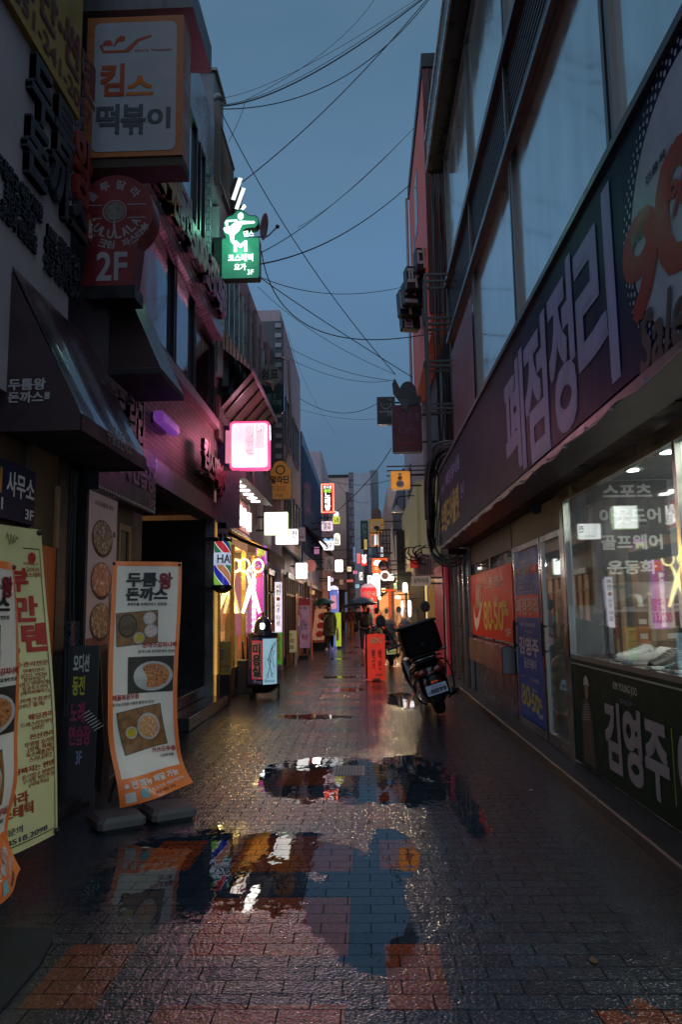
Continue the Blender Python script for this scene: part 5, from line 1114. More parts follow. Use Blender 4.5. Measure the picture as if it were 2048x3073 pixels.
# comma cafe sign
Yc = 17.6; a = ony(775, 1241, Yc); b = ony(852, 1150, Yc); F = FC(a.x, Yc, a.z); W, H = b.x-a.x, b.z-a.z
root = thing('cafe_sign', 'dark green tongue shaped sign topped by a pale disc with black letters', 'sign', (a.x+W/2, Yc, a.z))
MB().prism(F, rrect(W, H, .08), -.14, 0).build('body', M('bottle_green', (.01, .035, .035), .2, coat=.4), root)
cc = ony(810, 1127, Yc); rc = ony(844, 1127, Yc).x-cc.x
MB().prism(F, ell(cc.x-a.x, cc.z-a.z, rc, rc, 28), -.13, .006).build('disc', M('disc_olive', (.20, .21, .19), .45), root)
mb = MB(); text(mb, '쉼표', F, cc.x-a.x-rc*.75, cc.z-a.z-rc*.35, rc*1.5, rc*.95, c=.008, bold=.04); mb.build('lettering', blk_l, root)
mb = MB(); text(mb, '셀프\n힐링카페', F, W*.15, H*.25, W*.75, H*.42, c=.004, bold=.02); mb.build('lettering', M('teal_ink', (.10, .22, .2), .5), root)
mb = MB(); mb.tube([F(W*.3, H+.05, .04), F(W*.55, H-.02, .06), F(W*.6, H-.2, .06)], [.03, .06, .02], 6); mb.build('bird_ornament', M('bird_tan', (.4, .28, .22), .5), root)
MB().box(XS-.1, a.x+.1, Yc+.04, Yc+.1, a.z+H*.5, a.z+H*.5+.06).build('bracket', dark, root)
# utility poles and cable runs along the left facades
t = thing('drain_pipe', 'grey vertical pipe and cables running down the salon building wall', 'pipe', (XS, 16, 2))
mb = MB()
for y, r_ in ((15.6, .035), (16.5, .05), (17.4, .03), (18.6, .06)): mb.tube([(XS+.06, y, 3.4), (XS+.06, y, zr-.9)], r_, 6)
mb.tube([(XS+.02, ycol-.3, 8.6), (XS+.5, ycol-.8, 8.2), (XS+.55, ycol-.6, 6.5), (XS+.3, ycol-.5, 5.0)], .035, 6); mb.build('pipe', M('pipe_pale', (.28, .24, .26), .45), t)
# ---- L4..L7 facades
def fac(name, lab, side, X0, Y0, Y1, H, mat, wins=(), depth=5.0):
    root = thing(name, lab, 'building', (side*(abs(X0)+depth/2), (Y0+Y1)/2, 0)); xb = side*(abs(X0)+depth)
    MB().box(X0, xb, Y0, Y1, 0, H).build('wall', mat, root)
    G = FL(X0, Y0, 0) if side < 0 else FRt(X0, Y1, 0); L = Y1-Y0
    for (a0, a1, b0, b1, pm_) in wins:
        mb = MB(); f = .06
        for q in ((a0, a0+f, b0, b1), (a1-f, a1, b0, b1), (a0+f, a1-f, b0, b0+f), (a0+f, a1-f, b1-f, b1), ((a0+a1)/2-.02, (a0+a1)/2+.02, b0+f, b1-f)): mb.fbox(G, *q, .0, .06)
        fo_ = mb.build('window', dsteel, root); MB().fbox(G, a0+f, a1-f, b0+f, b1-f, .002, .02).build('pane', pm_, fo_)
    return root, G
dkp = winmat('far_window', (.2, .24, .3), .5, .1); warm = glow('warm_window', (.9, .6, .25), .7); litw = glow('lit_shop', (1, .82, .5), 1.0)
mau = M('mauve_wall', (.46, .37, .42), .6, var=.35, nsc=1.2, streak=.7); slat = M('slate_wall', (.10, .115, .14), .6, var=.3, nsc=1.5); brn = M('far_brown', (.58, .40, .35), .7, var=.3, nsc=.7, streak=.5); dgy = M('far_grey', (.38, .40, .46), .7, var=.25, nsc=.6, streak=.4)
root, G = fac('row_building', 'mauve faced building with a grey ribbed side wall rising above its neighbour', -1, -2.2, 20.0, 26.5, onx(851, 966, -2.2).z, mau, [(1.0, 2.6, 6.2, 7.6, dkp), (3.4, 5.2, 6.2, 7.6, dkp), (.8, 2.4, 3.6, 5.0, dkp), (3.4, 5.4, 3.6, 5.0, dkp)])
a = ony(806, 1150, 19.98); b = ony(851, 966, 19.98); mb = MB(); mb.box(a.x-3, b.x, 19.9, 19.99, 4.5, b.z); mb.build('side_wall', slat, root)
mb = MB(); zz = b.z-.2
while zz > 5: mb.box(b.x-.22, b.x-.05, 19.86, 19.9, zz, zz+.12); zz -= .28
mb.build('corner_blocks', dgy, root)
mb = MB(); G.o.z = 0; mb.fbox(G, .6, 5.9, .3, 2.4, .01, .02); shopfront(root, G, .6, 5.9, 4); mb.build('shop_front', M('salon_glow', (.16, .09, .07), .4, em=(.9, .38, .22), es=.22, var=.9, nsc=1.6, streak=.5), root)
mb = MB(); mb.add([(-2.2, 20.2, 3.3), (-2.2, 26.3, 3.3), (-1.75, 26.3, 2.85), (-1.75, 20.2, 2.85)], [(0, 1, 2, 3)]); mb.build('canopy', M('canopy_dark2', (.03, .03, .035), .5), root)
root, G = fac('row_building', 'dark blue corrugated building halfway down the left side', -1, -2.15, 26.5, 38, onx(912, 1310, -2.15).z, M('blue_corrugated', (.06, .11, .24), .35, .3, var=.3), [(7, 9, 4.2, 5.4, dkp)])
mb = MB()
for k in range(34): mb.fbox(G, .2+k*.33, .26+k*.33, 3.6, 7.4, .0, .05)
mb.build('ribs', M('blue_rib', (.05, .10, .22), .35, .4), root)
mb = MB(); mb.fbox(G, .3, 11, .3, 2.4, .01, .03); mb.build('shop_front', MC['salon_glow'], root); shopfront(root, G, .3, 11, 9)
mb = MB(); mb.add([(-2.15, 26.6, 4.6), (-2.15, 37.8, 4.6), (-1.35, 37.8, 3.9), (-1.35, 26.6, 3.9)], [(0, 1, 2, 3)]); mb.build('canopy', MC['canopy_dark2'], root)
root, G = fac('row_building', 'mauve narrow building before the street bends, left side', -1, -2.1, 38, 50, 9.6, mau, [(1, 2.5, 6, 7.4, dkp), (4, 6, 6, 7.4, dkp)])
root, G = fac('row_building', 'far mauve terrace closing the left side of the lane', -1, -2.5, 50, 59, 8.5, slat, [(1, 3, 5, 6.5, dkp)])
# end of the lane
Ye = 60; a = ony(962, 1833, Ye); b = ony(1053, 1432, Ye)
root = thing('end_building', 'brown rendered block closing the left half of the lane end', 'building', ((a.x+b.x)/2, Ye+3, 0))
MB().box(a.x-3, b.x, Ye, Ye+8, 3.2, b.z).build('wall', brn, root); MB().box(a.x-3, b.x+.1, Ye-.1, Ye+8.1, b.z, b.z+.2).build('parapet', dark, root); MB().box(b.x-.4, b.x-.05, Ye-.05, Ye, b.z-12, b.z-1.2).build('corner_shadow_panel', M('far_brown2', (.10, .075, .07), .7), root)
mb = MB(); mb.box(a.x-3, b.x-.8, Ye+.1, Ye+8, 0, 3.2); mb.build('ground_floor', M('far_dark', (.02, .02, .022), .6), root)
a = ony(1053, 1833, 58); b = ony(1061, 1418, 58); root = thing('stone_pillar', 'slim blocked grey chimney stack beside the brown block', 'chimney', ((a.x+b.x)/2, 58, 0))
mb = MB(); mb.box(a.x, b.x, 58, 58.6, 0, b.z); mb.build('stack', brickmat('pale_blocks', (.25, .23, .28), (.2, .19, .23), (.06, .06, .07), 2.0, .55, .05, .7, .3), root)
Yf = 78; a = ony(1055, 1833, Yf); b = ony(1112, 1420, Yf); c = ony(1136, 1432, Yf+5)
root = thing('end_building', 'tall grey concrete block closing the right half of the lane end', 'building', ((a.x+b.x)/2, Yf+5, 0))
MB().box(a.x-.5, b.x, Yf, Yf+9, 0, b.z).build('wall', dgy, root); MB().box(b.x, c.x, Yf+5, Yf+12, 0, c.z+.8).build('tower', M('far_slate', (.16, .19, .22), .7), root)
F = FC(0, Yf-.0, 0)
for x0_, z0_ in ((ony(1112, 1500, Yf).x-.1, ony(1112, 1500, Yf).z),):
    mb = MB(); mb.box(b.x+.05, b.x+.1, Yf+.8, Yf+2.2, z0_-.9, z0_+.9); mb.box(b.x+.05, b.x+.1, Yf+2.8, Yf+4.2, z0_-.9, z0_+.9); mb.build('window', dkp, root)
a, b = ony(1084, 1648, 62), ony(1105, 1562, 62); root, F, W, H = csign('vertical_sign', 'dark green vertical sign with pale letters near the lane end', (1084, 1562, 1105, 1648), 62, .3, M('deep_green', (.01, .05, .03), .5), None, r=.01)
letters(root, F, W, H, [('용인이\n가합방\n정식', .2, .2, .6, .7, M('pale_teal_ink', (.3, .4, .36), .5))])
MB().box(-.05, .35, 62.3, 70, 0, 6.5).build('back_post', MC['far_slate'], root)
# street furniture on the left, farther
Yq = 21.5; a = ony(845, 1972, Yq); root = thing('sandwich_board', 'cream folding board with tarot lettering and white splashes', 'board', (ony(866, 1900, Yq).x, Yq, 0))
a, b = ony(848, 1958, Yq), ony(888, 1892, Yq); F = Fr((a.x, Yq, a.z), (1, 0, 0), (0, .18, 1), (0, -1, .18)); W, H = b.x-a.x, b.z-a.z
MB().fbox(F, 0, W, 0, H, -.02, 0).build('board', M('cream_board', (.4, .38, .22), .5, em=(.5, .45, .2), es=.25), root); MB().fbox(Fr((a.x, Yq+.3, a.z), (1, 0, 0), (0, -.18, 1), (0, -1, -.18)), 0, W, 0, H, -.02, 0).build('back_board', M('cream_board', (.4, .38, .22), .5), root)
letters(root, F, W, H, [('서천', .15, .72, .5, .16, slate), ('타로', .12, .44, .76, .2, red_l), ('5000', .12, .16, .7, .16, slate)])
mb = MB(); mb.box(a.x, a.x+.03, Yq-.02, Yq+.01, 0, a.z+.02); mb.box(b.x-.03, b.x, Yq-.02, Yq+.01, 0, a.z+.02); mb.box(a.x, a.x+.03, Yq+.34, Yq+.37, 0, a.z+.02); mb.box(b.x-.03, b.x, Yq+.34, Yq+.37, 0, a.z+.02)
mb.build('leg', white, root)
Yq = 25; root, F, W, H = csign('poster_stand', 'tall mauve menu banner stand with small red and blue prints', (880, 1796, 930, 1945), Yq, .03, M('mauve_sheet', (.28, .18, .24), .5, var=.25, em=(.4, .2, .3), es=.22), None, r=.003)
MB().fbox(F, 0, W, H*.86, H, .001, .003).build('header', M('red_band', (.4, .04, .06), .5), root)
letters(root, F, W, H, [('연포탕', .15, .78, .7, .06, slate), ('감자 전골', .1, .6, .4, .14, red_l), ('만두\n순두부\n칼국수', .1, .36, .75, .2, slate), ('특선', .5, .16, .35, .12, red_l), ('정식', .1, .06, .3, .1, slate)], c=.004)
mb = MB(); mb.box(F.o.x+.05, F.o.x+W-.05, Yq-.1, Yq+.2, 0, .09); mb.build('foot', black, root)
Yq = 30; a, b = ony(934, 1925, Yq), ony(972, 1822, Yq); root = thing('menu_board', 'tan slanting menu board picturing red soup bowls', 'board', ((a.x+b.x)/2, Yq, 0))
F = Fr((a.x, Yq, a.z-.03), (1, .1, 0), (.13, .2, 1), (0, -1, .2)); W, H = b.x-a.x+.02, b.z-a.z
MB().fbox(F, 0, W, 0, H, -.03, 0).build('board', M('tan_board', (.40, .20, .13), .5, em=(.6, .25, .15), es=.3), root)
for fz in (.78, .5, .24):
    MB().poly(F, ell(W*.55, H*fz, W*.28, .13), .003).build('printed_bowl', red_l, root)
    mb = MB()
    for k in range(3): mb.poly(F, ell(W*(.25+.28*k), H*fz-.17, .05, .04, 10), .004)
    mb.build('side_dishes', wht_l, root)
MB().fbox(F, 0, W, 0, .08, .001, .003).build('footer', redo, root)
mb = MB(); mb.box(a.x+.05, a.x+W, Yq+.35, Yq+.4, 0, 1.2); mb.build('leg', dark, root)
# far left signs
root, F, W, H = csign('box_sign', 'hot white blank lit sign with a red disc pole behind it', (887, 1688, 923, 1738), 22.5, .12, white, MC['white_hot'], r=.04, bracket=-2.3)
root = thing('disc_sign', 'dull red round sign on a pole behind the white box sign', 'sign', ony(933, 1850, 24)); c_ = ony(934, 1698, 24)
MB().prism(FC(c_.x, 24, c_.z), ell(0, 0, .16, .2, 24), -.06, 0).build('disc', M('dull_red', (.25, .06, .05), .5, em=(.5, .1, .08), es=.25), root); MB().box(c_.x-.02, c_.x+.02, 24, 24.04, 0, c_.z-.2).build('pole', M('dull_red', (.25, .06, .05), .5), root)
red_lit = glow('red_led', (.9, .05, .02), 1.4)
root, F, W, H = csign('led_sign', 'red framed bulb lit karaoke sign with white and lime letters', (964, 1450, 1003, 1540), 31, .25, M('led_side', (.3, .02, .01), .4, em=(.9, .04, .02), es=.5), M('led_black', (.05, .01, .01), .4), r=.01, inset=.10)
letters(root, F, W, H, [('오디션', .2, .82, .6, .1, MC['lit_white'], {'b': .06}), ('동전', .24, .69, .52, .11, glow('lime_lit2', (.5, .9, .1), 1.2), {'b': .06}), ('노\n래\n방', .3, .1, .4, .56, glow('led_white', (1, .95, .95), 1.5), {'b': .08})], c=.008)
mb = MB()
for k in range(24):
    for fx in (.055, .945): mb.prism(F, ell(W*fx, H*(.04+.92*k/23), .016, .02, 6), .004, .02)
for k in range(8):
    for fz in (.03, .97): mb.prism(F, ell(W*(.12+.76*k/7), H*fz, .016, .016, 6), .004, .02)
mb.build('bulbs', glow('bulb_pink', (1, .55, .4), 3.0), root); MB().prism(F, rrect(W-.02, H-.02, .01, 2, .01, .01), -.0, .0035).build('red_rim', red_lit, root)
sig = [((965, 1563, 1000, 1594), 30.2, 'pink_white_lit', (1, .75, .85), .8, 'pale pink box sign with outlined letters under the red led sign', '참가\n문화'),
 ((999, 1548, 1021, 1573), 34, 'lime_box', (.7, .75, .1), .9, 'lime green lit box sign with a white top', '노래'),
 ((970, 1622, 1003, 1652), 29.5, 'white_c', (.95, .95, 1), 1.3, 'white lit shop sign shaped like a shirt', '당구'),
 ((1002, 1606, 1022, 1637), 33, 'cream_c', (1, .97, .85), 1.1, 'cream tag shaped lit sign with dark letters', '만남'),
 ((973, 1668, 1003, 1715), 29, 'beige_c', (.30, .22, .2), .25, 'beige unlit looking tavern sign with brush letters', '술\n고집'),
 ((1006, 1679, 1030, 1717), 34, 'white_d', (1, .99, .97), 2.0, 'blank white lit sign with a wavy outline', ''),
 ((985, 1733, 1001, 1746), 36, 'lilac_c', (.8, .65, .95), 1.0, 'tiny lilac lit sign low on the left side', '마')]
for rect, Yq, nm, colr, es, lab, tx in sig:
    root, F, W, H = csign('box_sign', lab, rect, Yq, .2, dsteel if es < .5 else white, glow(nm, colr, es), r=.06, inset=.01, bracket=-2.3)
    if tx: letters(root, F, W, H, [(tx, .2, .15, .6, .65, slate)])
    if nm == 'lime_box': MB().prism(F, ell(W*.45, H*1.25, W*.38, W*.38), -.15, 0).build('white_top', MC['lit_white'], root)
    if nm == 'cream_c': MB().prism(F, [(0, H), (W, H), (W*.7, H*1.2), (W*.3, H*1.2)], -.19, 0).build('tag_top', MC['cream_c'], root)
    if nm == 'white_c': MB().prism(F, [(0, H*.3), (-W*.35, H*.9), (-W*.28, H*1.0), (0, H*.8)], -.1, 0).build('sleeve', MC['white_c'], root); MB().prism(F, [(0, H), (W*.2, H*1.3), (W*.5, H*1.05), (W*.8, H*1.25), (W, H)], -.1, 0).build('collar', glow('blue_c', (.3, .6, .9), .8), root)
# blue inflatable column & tubes
root = thing('inflatable_column', 'blue and white lit inflatable advertising column', 'advert', ony(1003, 1860, 34)); c_ = ony(1003, 1862, 34); c_.z = 0
Fz = Fr((c_.x, 34, 0), (1, 0, 0), (0, 1, 0), (0, 0, 1)); MB().lathe(Fz, [(.2, 0), (.22, .1), (.22, 2.35), (.2, 2.45)], 20).build('body', M('blue_inflate', (.1, .15, .4), .4, em=(.15, .25, .8), es=.6), root, True)
MB().lathe(Fz, [(.22, 2.45), (.2, 2.55), (.1, 2.62), (.01, 2.64)], 20).build('cap', MC['white_cool'], root, True); MB().fbox(FC(c_.x-.12, 33.77, 1.6), 0, .24, 0, .6, 0, .01).build('label_panel', M('pink_panel', (.6, .3, .45), .4, em=(.9, .4, .6), es=.6), root)
root = thing('tube_light', 'thin white vertical light tube beside the blue column', 'lamp', ony(987, 1833, 33)); q0, q1 = ony(988, 1772, 33), ony(988, 1730, 33); MB().tube([q0, q1], .05, 6).build('tube', MC['white_hot'], root); MB().tube([Vector((q0.x, q0.y, 0)), q0], .02, 5).build('pole', dark, root)
a = onz(1024, 1915); root = thing('lime_board', 'lime lit standing board behind the left umbrella holder', 'board', (ony(1012, 1860, 31).x, 31, 0)); F = FC(ony(1008, 1888, 31).x, 31, .0); MB().fbox(F, 0, .22, .1, 1.45, -.03, 0).build('board', glow('lime_lit', (.5, .7, .05), .5), root); MB().fbox(F, .05, .17, 0, .1, -.1, .05).build('foot', black, root)
# ================================================================== RIGHT SIDE beyond the store
rec2 = M('alley_black', (.014, .015, .018), .5, var=.5)
t = thing('service_block', 'narrow dark building strip full of cables between the store and the red building', 'building', (2.4, 16.2, 0))
XD = 1.62; yR0 = onx(1288, 800, XD).y; yR1 = onx(1234, 800, XD).y
mb = MB(); mb.box(2.02, 6, 14.4, yR0, 0, 15); mb.build('wall', rec2, t)
mb = MB()
for x in (1.70, 1.86): mb.tube([(x, yR0-.5, 3.2), (x, yR0-.5, 14)], .03, 6)
mb.tube([(1.9, 15.2, 3.0), (1.9, 15.2, 14)], .025, 6); mb.build('drain_pipe', dark, t)
mb = MB(); rr = random.Random(2)
for k in range(9):
    x = 1.55+.05*k; mb.tube([(x+.05*math.sin(j*.9+k*2), 15.0+.1*k, 3.3+j*.75) for j in range(11)], .012, 5)
mb.build('hanging_cables', black, t)
mb = MB(); mb.box(1.98, 2.02, 15.0, 17.2, .1, 2.9); mb.build('shutter_panel', M('dim_tan', (.18, .15, .12), .4, .3, var=.6, nsc=4, streak=.6), t)
mb = MB()
for y in (14.6, 14.9, 15.5, 16.3, 17.1): mb.box(1.9, 1.99, y-.04, y+.04, .08, 2.95)
mb.build('shutter_post', steel, t)
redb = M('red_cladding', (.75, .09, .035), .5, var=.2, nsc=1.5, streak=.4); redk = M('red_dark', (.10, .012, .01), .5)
t = thing('red_building', 'tall red clad building with dark slot windows on the right', 'building', (3.5, (yR0+yR1)/2, 0))
zR = onx(1278, 130, XD).z; zb = onx(1250, 1190, XD).z
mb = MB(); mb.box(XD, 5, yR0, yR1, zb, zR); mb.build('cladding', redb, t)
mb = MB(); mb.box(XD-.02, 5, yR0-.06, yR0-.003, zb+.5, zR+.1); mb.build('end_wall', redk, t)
mb = MB(); mb.box(XD-.04, 5, yR0-.1, yR1+.05, zR, zR+.35); mb.build('roof_cap', dark, t)
for (a0, a1, b0, b1) in ((.45, .62, .62, .86), (.70, .80, .5, .68), (.2, .32, .14, .3)):
    L = yR1-yR0; MB().box(XD-.012, XD-.002, yR0+L*a0, yR0+L*a1, zb+(zR-zb)*b0, zb+(zR-zb)*b1).build('slot_window', M('black_glass', (.01, .01, .012), .1), t)
mb = MB(); mb.tube([(XD-.08, yR1+.02, zb), (XD-.08, yR1+.02, onx(1232, 560, XD).z)], .045, 6); mb.build('drain_pipe', M('pipe_pale', (.28, .24, .26), .45), t)
mb = MB(); mb.box(1.95, 5, yR0, yR1, 0, zb-.002); mb.build('lower_wall', M('lower_dark', (.05, .045, .045), .6), t)
mb = MB(); mb.box(1.86, 1.93, yR1-3.4, yR1-.4, .3, 2.5); mb.build('lit_front', M('amber_front', (.4, .3, .12), .4, em=(1, .68, .25), es=.7, var=.9, nsc=2.2), t)
mb = MB()
for k in range(8): y = yR1-3.4+k*.42; mb.box(1.82, 1.86, y-.035, y+.035, .08, 2.6)
mb.build('door_frame', MC['brass_frame'], t)
cream = M('cream_board2', (.42, .39, .26), .5, var=.3, streak=.6, em=(.4, .4, .2), es=.10)
y0_, y1_ = onx(1298, 1700, 1.72).y, onx(1252, 1700, 1.72).y
tt = thing('blank_signboard', 'blank cream signboard running above the amber lit shop front', 'signboard', (1.72, (y0_+y1_)/2, 2.8)); MB().box(1.72, 1.95, y0_, y1_, 2.85, onx(1270, 1440, 1.72).z).build('board', cream, tt); MB().box(1.70, 1.96, y0_-.05, y1_+.05, 2.78, 2.85).build('rim', dark, tt)
# pink door panel
pkd = M('pink_door', (.38, .045, .075), .5, var=.15, em=(.5, .03, .08), es=.12)
tt = thing('door_panel', 'tall flat crimson door panel beside dark posts past the store', 'door', (1.7, 17.4, .08)); yA, yB_ = onx(1336, 1900, 1.80).y, onx(1309, 1900, 1.80).y
MB().box(1.80, 1.86, yA, yB_, .08, 2.55).build('panel', pkd, tt); MB().box(1.77, 1.86, yA-.16, yA-.01, .08, 2.6).build('post', black, tt); MB().box(1.80, 1.86, yA-.5, yA-.17, .08, 2.55).build('panel', pkd, tt); MB().box(1.79, 1.80, yA-.48, yA-.3, .5, 1.75).build('pale_strip', M('pale_rose', (.33, .25, .27)), tt)
# R4-R6
root, G = fac('row_building', 'mid right building with cream boards over lit fronts', 1, 1.85, yR1+.05, 33, 8.6, mau, [(3, 4.6, 5.4, 7, dkp)])
tt = thing('blank_signboard', 'second blank cream signboard farther along, narrow in view', 'signboard', (1.7, 29, 3)); MB().box(1.62, 1.85, yR1+.3, 32, 3.0, 5.4).build('board', cream, tt)
mb = MB(); mb.box(1.80, 1.85, yR1+.3, 32.6, .1, 2.6); mb.build('shop_front', MC['amber_front'], root)
mb = MB()
for k in range(14): mb.box(1.74, 1.80, yR1+.4+k*.58, yR1+.48+k*.58, .05, 2.65)
mb.build('posts', M('dark_wood', (.06, .04, .03), .5), root)
root, G = fac('row_building', 'darker right building behind the white lanterns', 1, 1.75, 33, 45, 7.7, slat, [(2, 4, 4, 5.6, dkp)])
mb = MB(); mb.box(1.70, 1.75, 33.2, 44.8, .1, 2.6); mb.build('shop_front', M('orange_front', (.4, .2, .08), .4, em=(1, .4, .12), es=1.0, var=.8, nsc=1.5), root)
root, G = fac('row_building', 'farthest right building before the lane end', 1, 1.45, 45, 77, 8.8, brn, [(4, 7, 4, 5.6, dkp)])
mb = MB(); mb.box(1.40, 1.45, 45.2, 76, .1, 2.6); mb.build('shop_front', MC['orange_front'], root)
# dark vertical panels and slanted awning panels mid right
mb = MB(); a, b = ony(1194, 1773, 30.4), ony(1233, 1592, 30.4); tt = thing('projecting_sign', 'blank black projecting panel with a pale edge on the mid right', 'sign', (a.x, 30.4, a.z)); mb.box(a.x, b.x, 30.2, 30.4, a.z, b.z); mb.build('panel', rec2, tt); MB().box(a.x-.06, a.x-.01, 30.1, 30.5, a.z-.3, b.z-.2).build('pale_edge', M('pale_edge', (.4, .38, .32), .4, em=(.5, .4, .3), es=.15), tt)
tt = thing('corrugated_panel', 'slanted pale corrugated panel hanging edge on to the lane', 'panel', ony(1175, 1740, 31)); a, b, c, d = ony(1170, 1590, 33), ony(1178, 1575, 31), ony(1190, 1735, 30.5), ony(1176, 1730, 33)
MB().add([a, b, c, d], [(0, 1, 2, 3)]).build('panel', MC['pale_edge'], tt)
# steel frame
Yf = 13.9; P = lambda x, y: ony(x, y, Yf)
t = thing('steel_frame', 'empty grey steel sign frame with paired cross bars above the signboard end', 'frame', P(1330, 1380)); fm = M('frame_steel', (.10, .105, .11), .5, .5)
for dy in (0, .32):
    mb = MB()
    for (x0, y0, x1, y1) in ((1277, 822, 1291, 1380), (1362, 845, 1382, 1375)): p, q = P(x0, y0), P(x1, y1); mb.box(p.x-.025, p.x+.025, Yf+dy-.025, Yf+dy+.025, q.z, p.z)
    mb.build('upright', fm, t)
    for y in (824, 844, 955, 972, 1084, 1098, 1213, 1226):
        p, q = P(1277+(y-822)*.025, y), P(1364+(y-822)*.03, y); mb = MB(); mb.box(p.x, q.x, Yf+dy-.018, Yf+dy+.018, p.z-.02, p.z+.02); mb.build('cross_bar', fm, t)
mb = MB()
for y in (824, 955, 1084, 1213): p = P(1277, y); q = P(1364, y); mb.box(p.x-.02, p.x+.02, Yf, Yf+.32, p.z-.02, p.z+.02); mb.box(q.x-.02, q.x+.02, Yf, Yf+.32, p.z-.02, p.z+.02)
mb.build('side_bar', fm, t)
# signs on the right
root, F, W, H = csign('cafe_sign', 'maroon unlit box sign reading Cafe under a black winged emblem', (1180, 1214, 1266, 1357), 16.8, .22, M('maroon_side', (.12, .11, .12), .4), M('maroon_face', (.09, .012, .022), .4, var=.15), r=.05, bracket=1.75)
mvl = M('mauve_ink', (.16, .06, .13), .5)
letters(root, F, W, H, [('스위트롤', .08, .66, .84, .17, mvl), ('Cafe', .2, .38, .6, .2, mvl), ('since2010', .14, .16, .6, .07, M('dim_red_ink', (.2, .02, .03), .5), {'b': .01})])
bk = M('emblem_black', (.03, .035, .045), .35)
mb = MB(); mb.prism(F, ell(W*.55, H+.25, W*.30, .30, 20), -.12, .01); mb.build('emblem_head', bk, root)
mb = MB(); mb.prism(F, [(W*.32, H+.05), (W*.06, H+.28), (W*.03, H+.5), (W*.12, H+.62), (W*.22, H+.48), (W*.40, H+.22)], -.08, .03); mb.prism(F, [(W*.55, H-.02), (W*.95, H-.0), (W*1.0, H+.14), (W*.92, H+.2), (W*.6, H+.15)], -.08, .04); mb.build('emblem_wing', bk, root)
mb = MB(); mb.prism(F, [(W*.25, H+.12), (W*.60, H+.14), (W*.50, H-.18), (W*.36, H-.1)], -.02, .045); mb.build('emblem_beak', M('emblem_grey', (.07, .075, .09), .4), root)
mb = MB()
for k in range(4): mb.poly(F, bar2((W*(.40+.02*k), H+.22+.06*k), (W*(.72-.01*k), H+.24+.06*k), .012), .012)
mb.build('emblem_lines', MC['emblem_grey'], root)
root, F, W, H = csign('smile_sign', 'black square box sign with a smiling face mark and phone number', (1133, 1190, 1186, 1274), 19.5, .14, dsteel, M('charcoal_face', (.03, .035, .045), .4, var=.1), r=.01, bracket=1.6)
mb = MB(); mb.rings([[F(W*(.5+.30*math.cos(R(q))), H*(.76+.22*math.sin(R(q))), .007) for q in range(180, 361, 15)], [F(W*(.5+.25*math.cos(R(q))), H*(.76+.18*math.sin(R(q))), .007) for q in range(180, 361, 15)]], caps=False)
smi = mb; vs = mb.v; mb2 = MB(); n_ = 13
mb2.add(vs, [(i, i+1, n_+i+1, n_+i) for i in range(n_-1)]); mb2.poly(F, bar2((W*.1, H*.46), (W*.92, H*.46), .035), .007); mb2.poly(F, bar2((W*.62, H*.46), (W*.62, H*.28), .03), .008); mb2.poly(F, bar2((W*.76, H*.46), (W*.76, H*.28), .03), .008); mb2.poly(F, ell(W*.4, H*.72, .012, .02, 8), .008); mb2.poly(F, ell(W*.58, H*.72, .012, .02, 8), .008)
mb2.build('face_drawing', M('grey_letter', (.17, .165, .17)), root)
letters(root, F, W, H, [('T. 242', .3, .09, .5, .09, M('dim_ink', (.1, .1, .11), .5), {'b': 0}), ('육감', .62, .86, .2, .08, MC['grey_letter'])])
root, F, W, H = csign('chef_sign', 'orange lit box sign with a plump cook drawn in white', (1173, 1412, 1232, 1470), 22, .14, M('orange_rim', (.4, .3, .2), .4, em=(.6, .4, .2), es=.2), glow('orange_lit', (.85, .33, .05), .55), r=.06, inset=.02, bracket=1.9)
mb = MB(); mb.poly(F, ell(W*.48, H*.30, W*.20, H*.20), .007); mb.poly(F, ell(W*.48, H*.82, W*.10, H*.07), .008); mb.build('cook_drawing', wht_l, root); MB().poly(F, ell(W*.48, H*.62, W*.12, H*.12), .0085).build('cook_face', M('face_pink', (.6, .25, .15), .5), root)
letters(root, F, W, H, [('쇼쿠지\n만들기', .34, .2, .28, .2, slate)], c=.009)
mb = MB()
for fz in (1.05, 1.28, .78): mb.box(F.o.x-.1, 1.9, 22.2, 22.24, F.o.z+H*fz, F.o.z+H*fz+.03)
mb.build('rack_bar', dark, root)
# dark vertical letter sign on red building
t = thing('letter_sign', 'stack of dark unlit raised letters slanting along the red building', 'sign', ony(1240, 980, 17)); 
for i, (px, py, w_, h_, ch) in enumerate(((1256, 745, 28, 60, '대'), (1226, 800, 32, 60, '파'), (1218, 845, 34, 60, '스'), (1205, 870, 36, 70, '타'), (1212, 935, 26, 46, '집'))):
    Y_ = 17.6+.35*i; a = ony(px, py+h_, Y_); b = ony(px+w_, py, Y_); F = Fr(a, (1, .2, 0), (-.05, 0, 1), (.2, -1, 0)); W = b.x-a.x; H = b.z-a.z
    MB().prism(F, rrect(W+.25, H+.06, .04, 2, -.02, -.03), -.3, -.005).build('backing', black, t)
    mb = MB(); text(mb, ch, F, 0, 0, W, H, c=.0, bold=.05, ext=.03); mb.build('letter', M('letter_grey', (.13, .12, .13)), t)
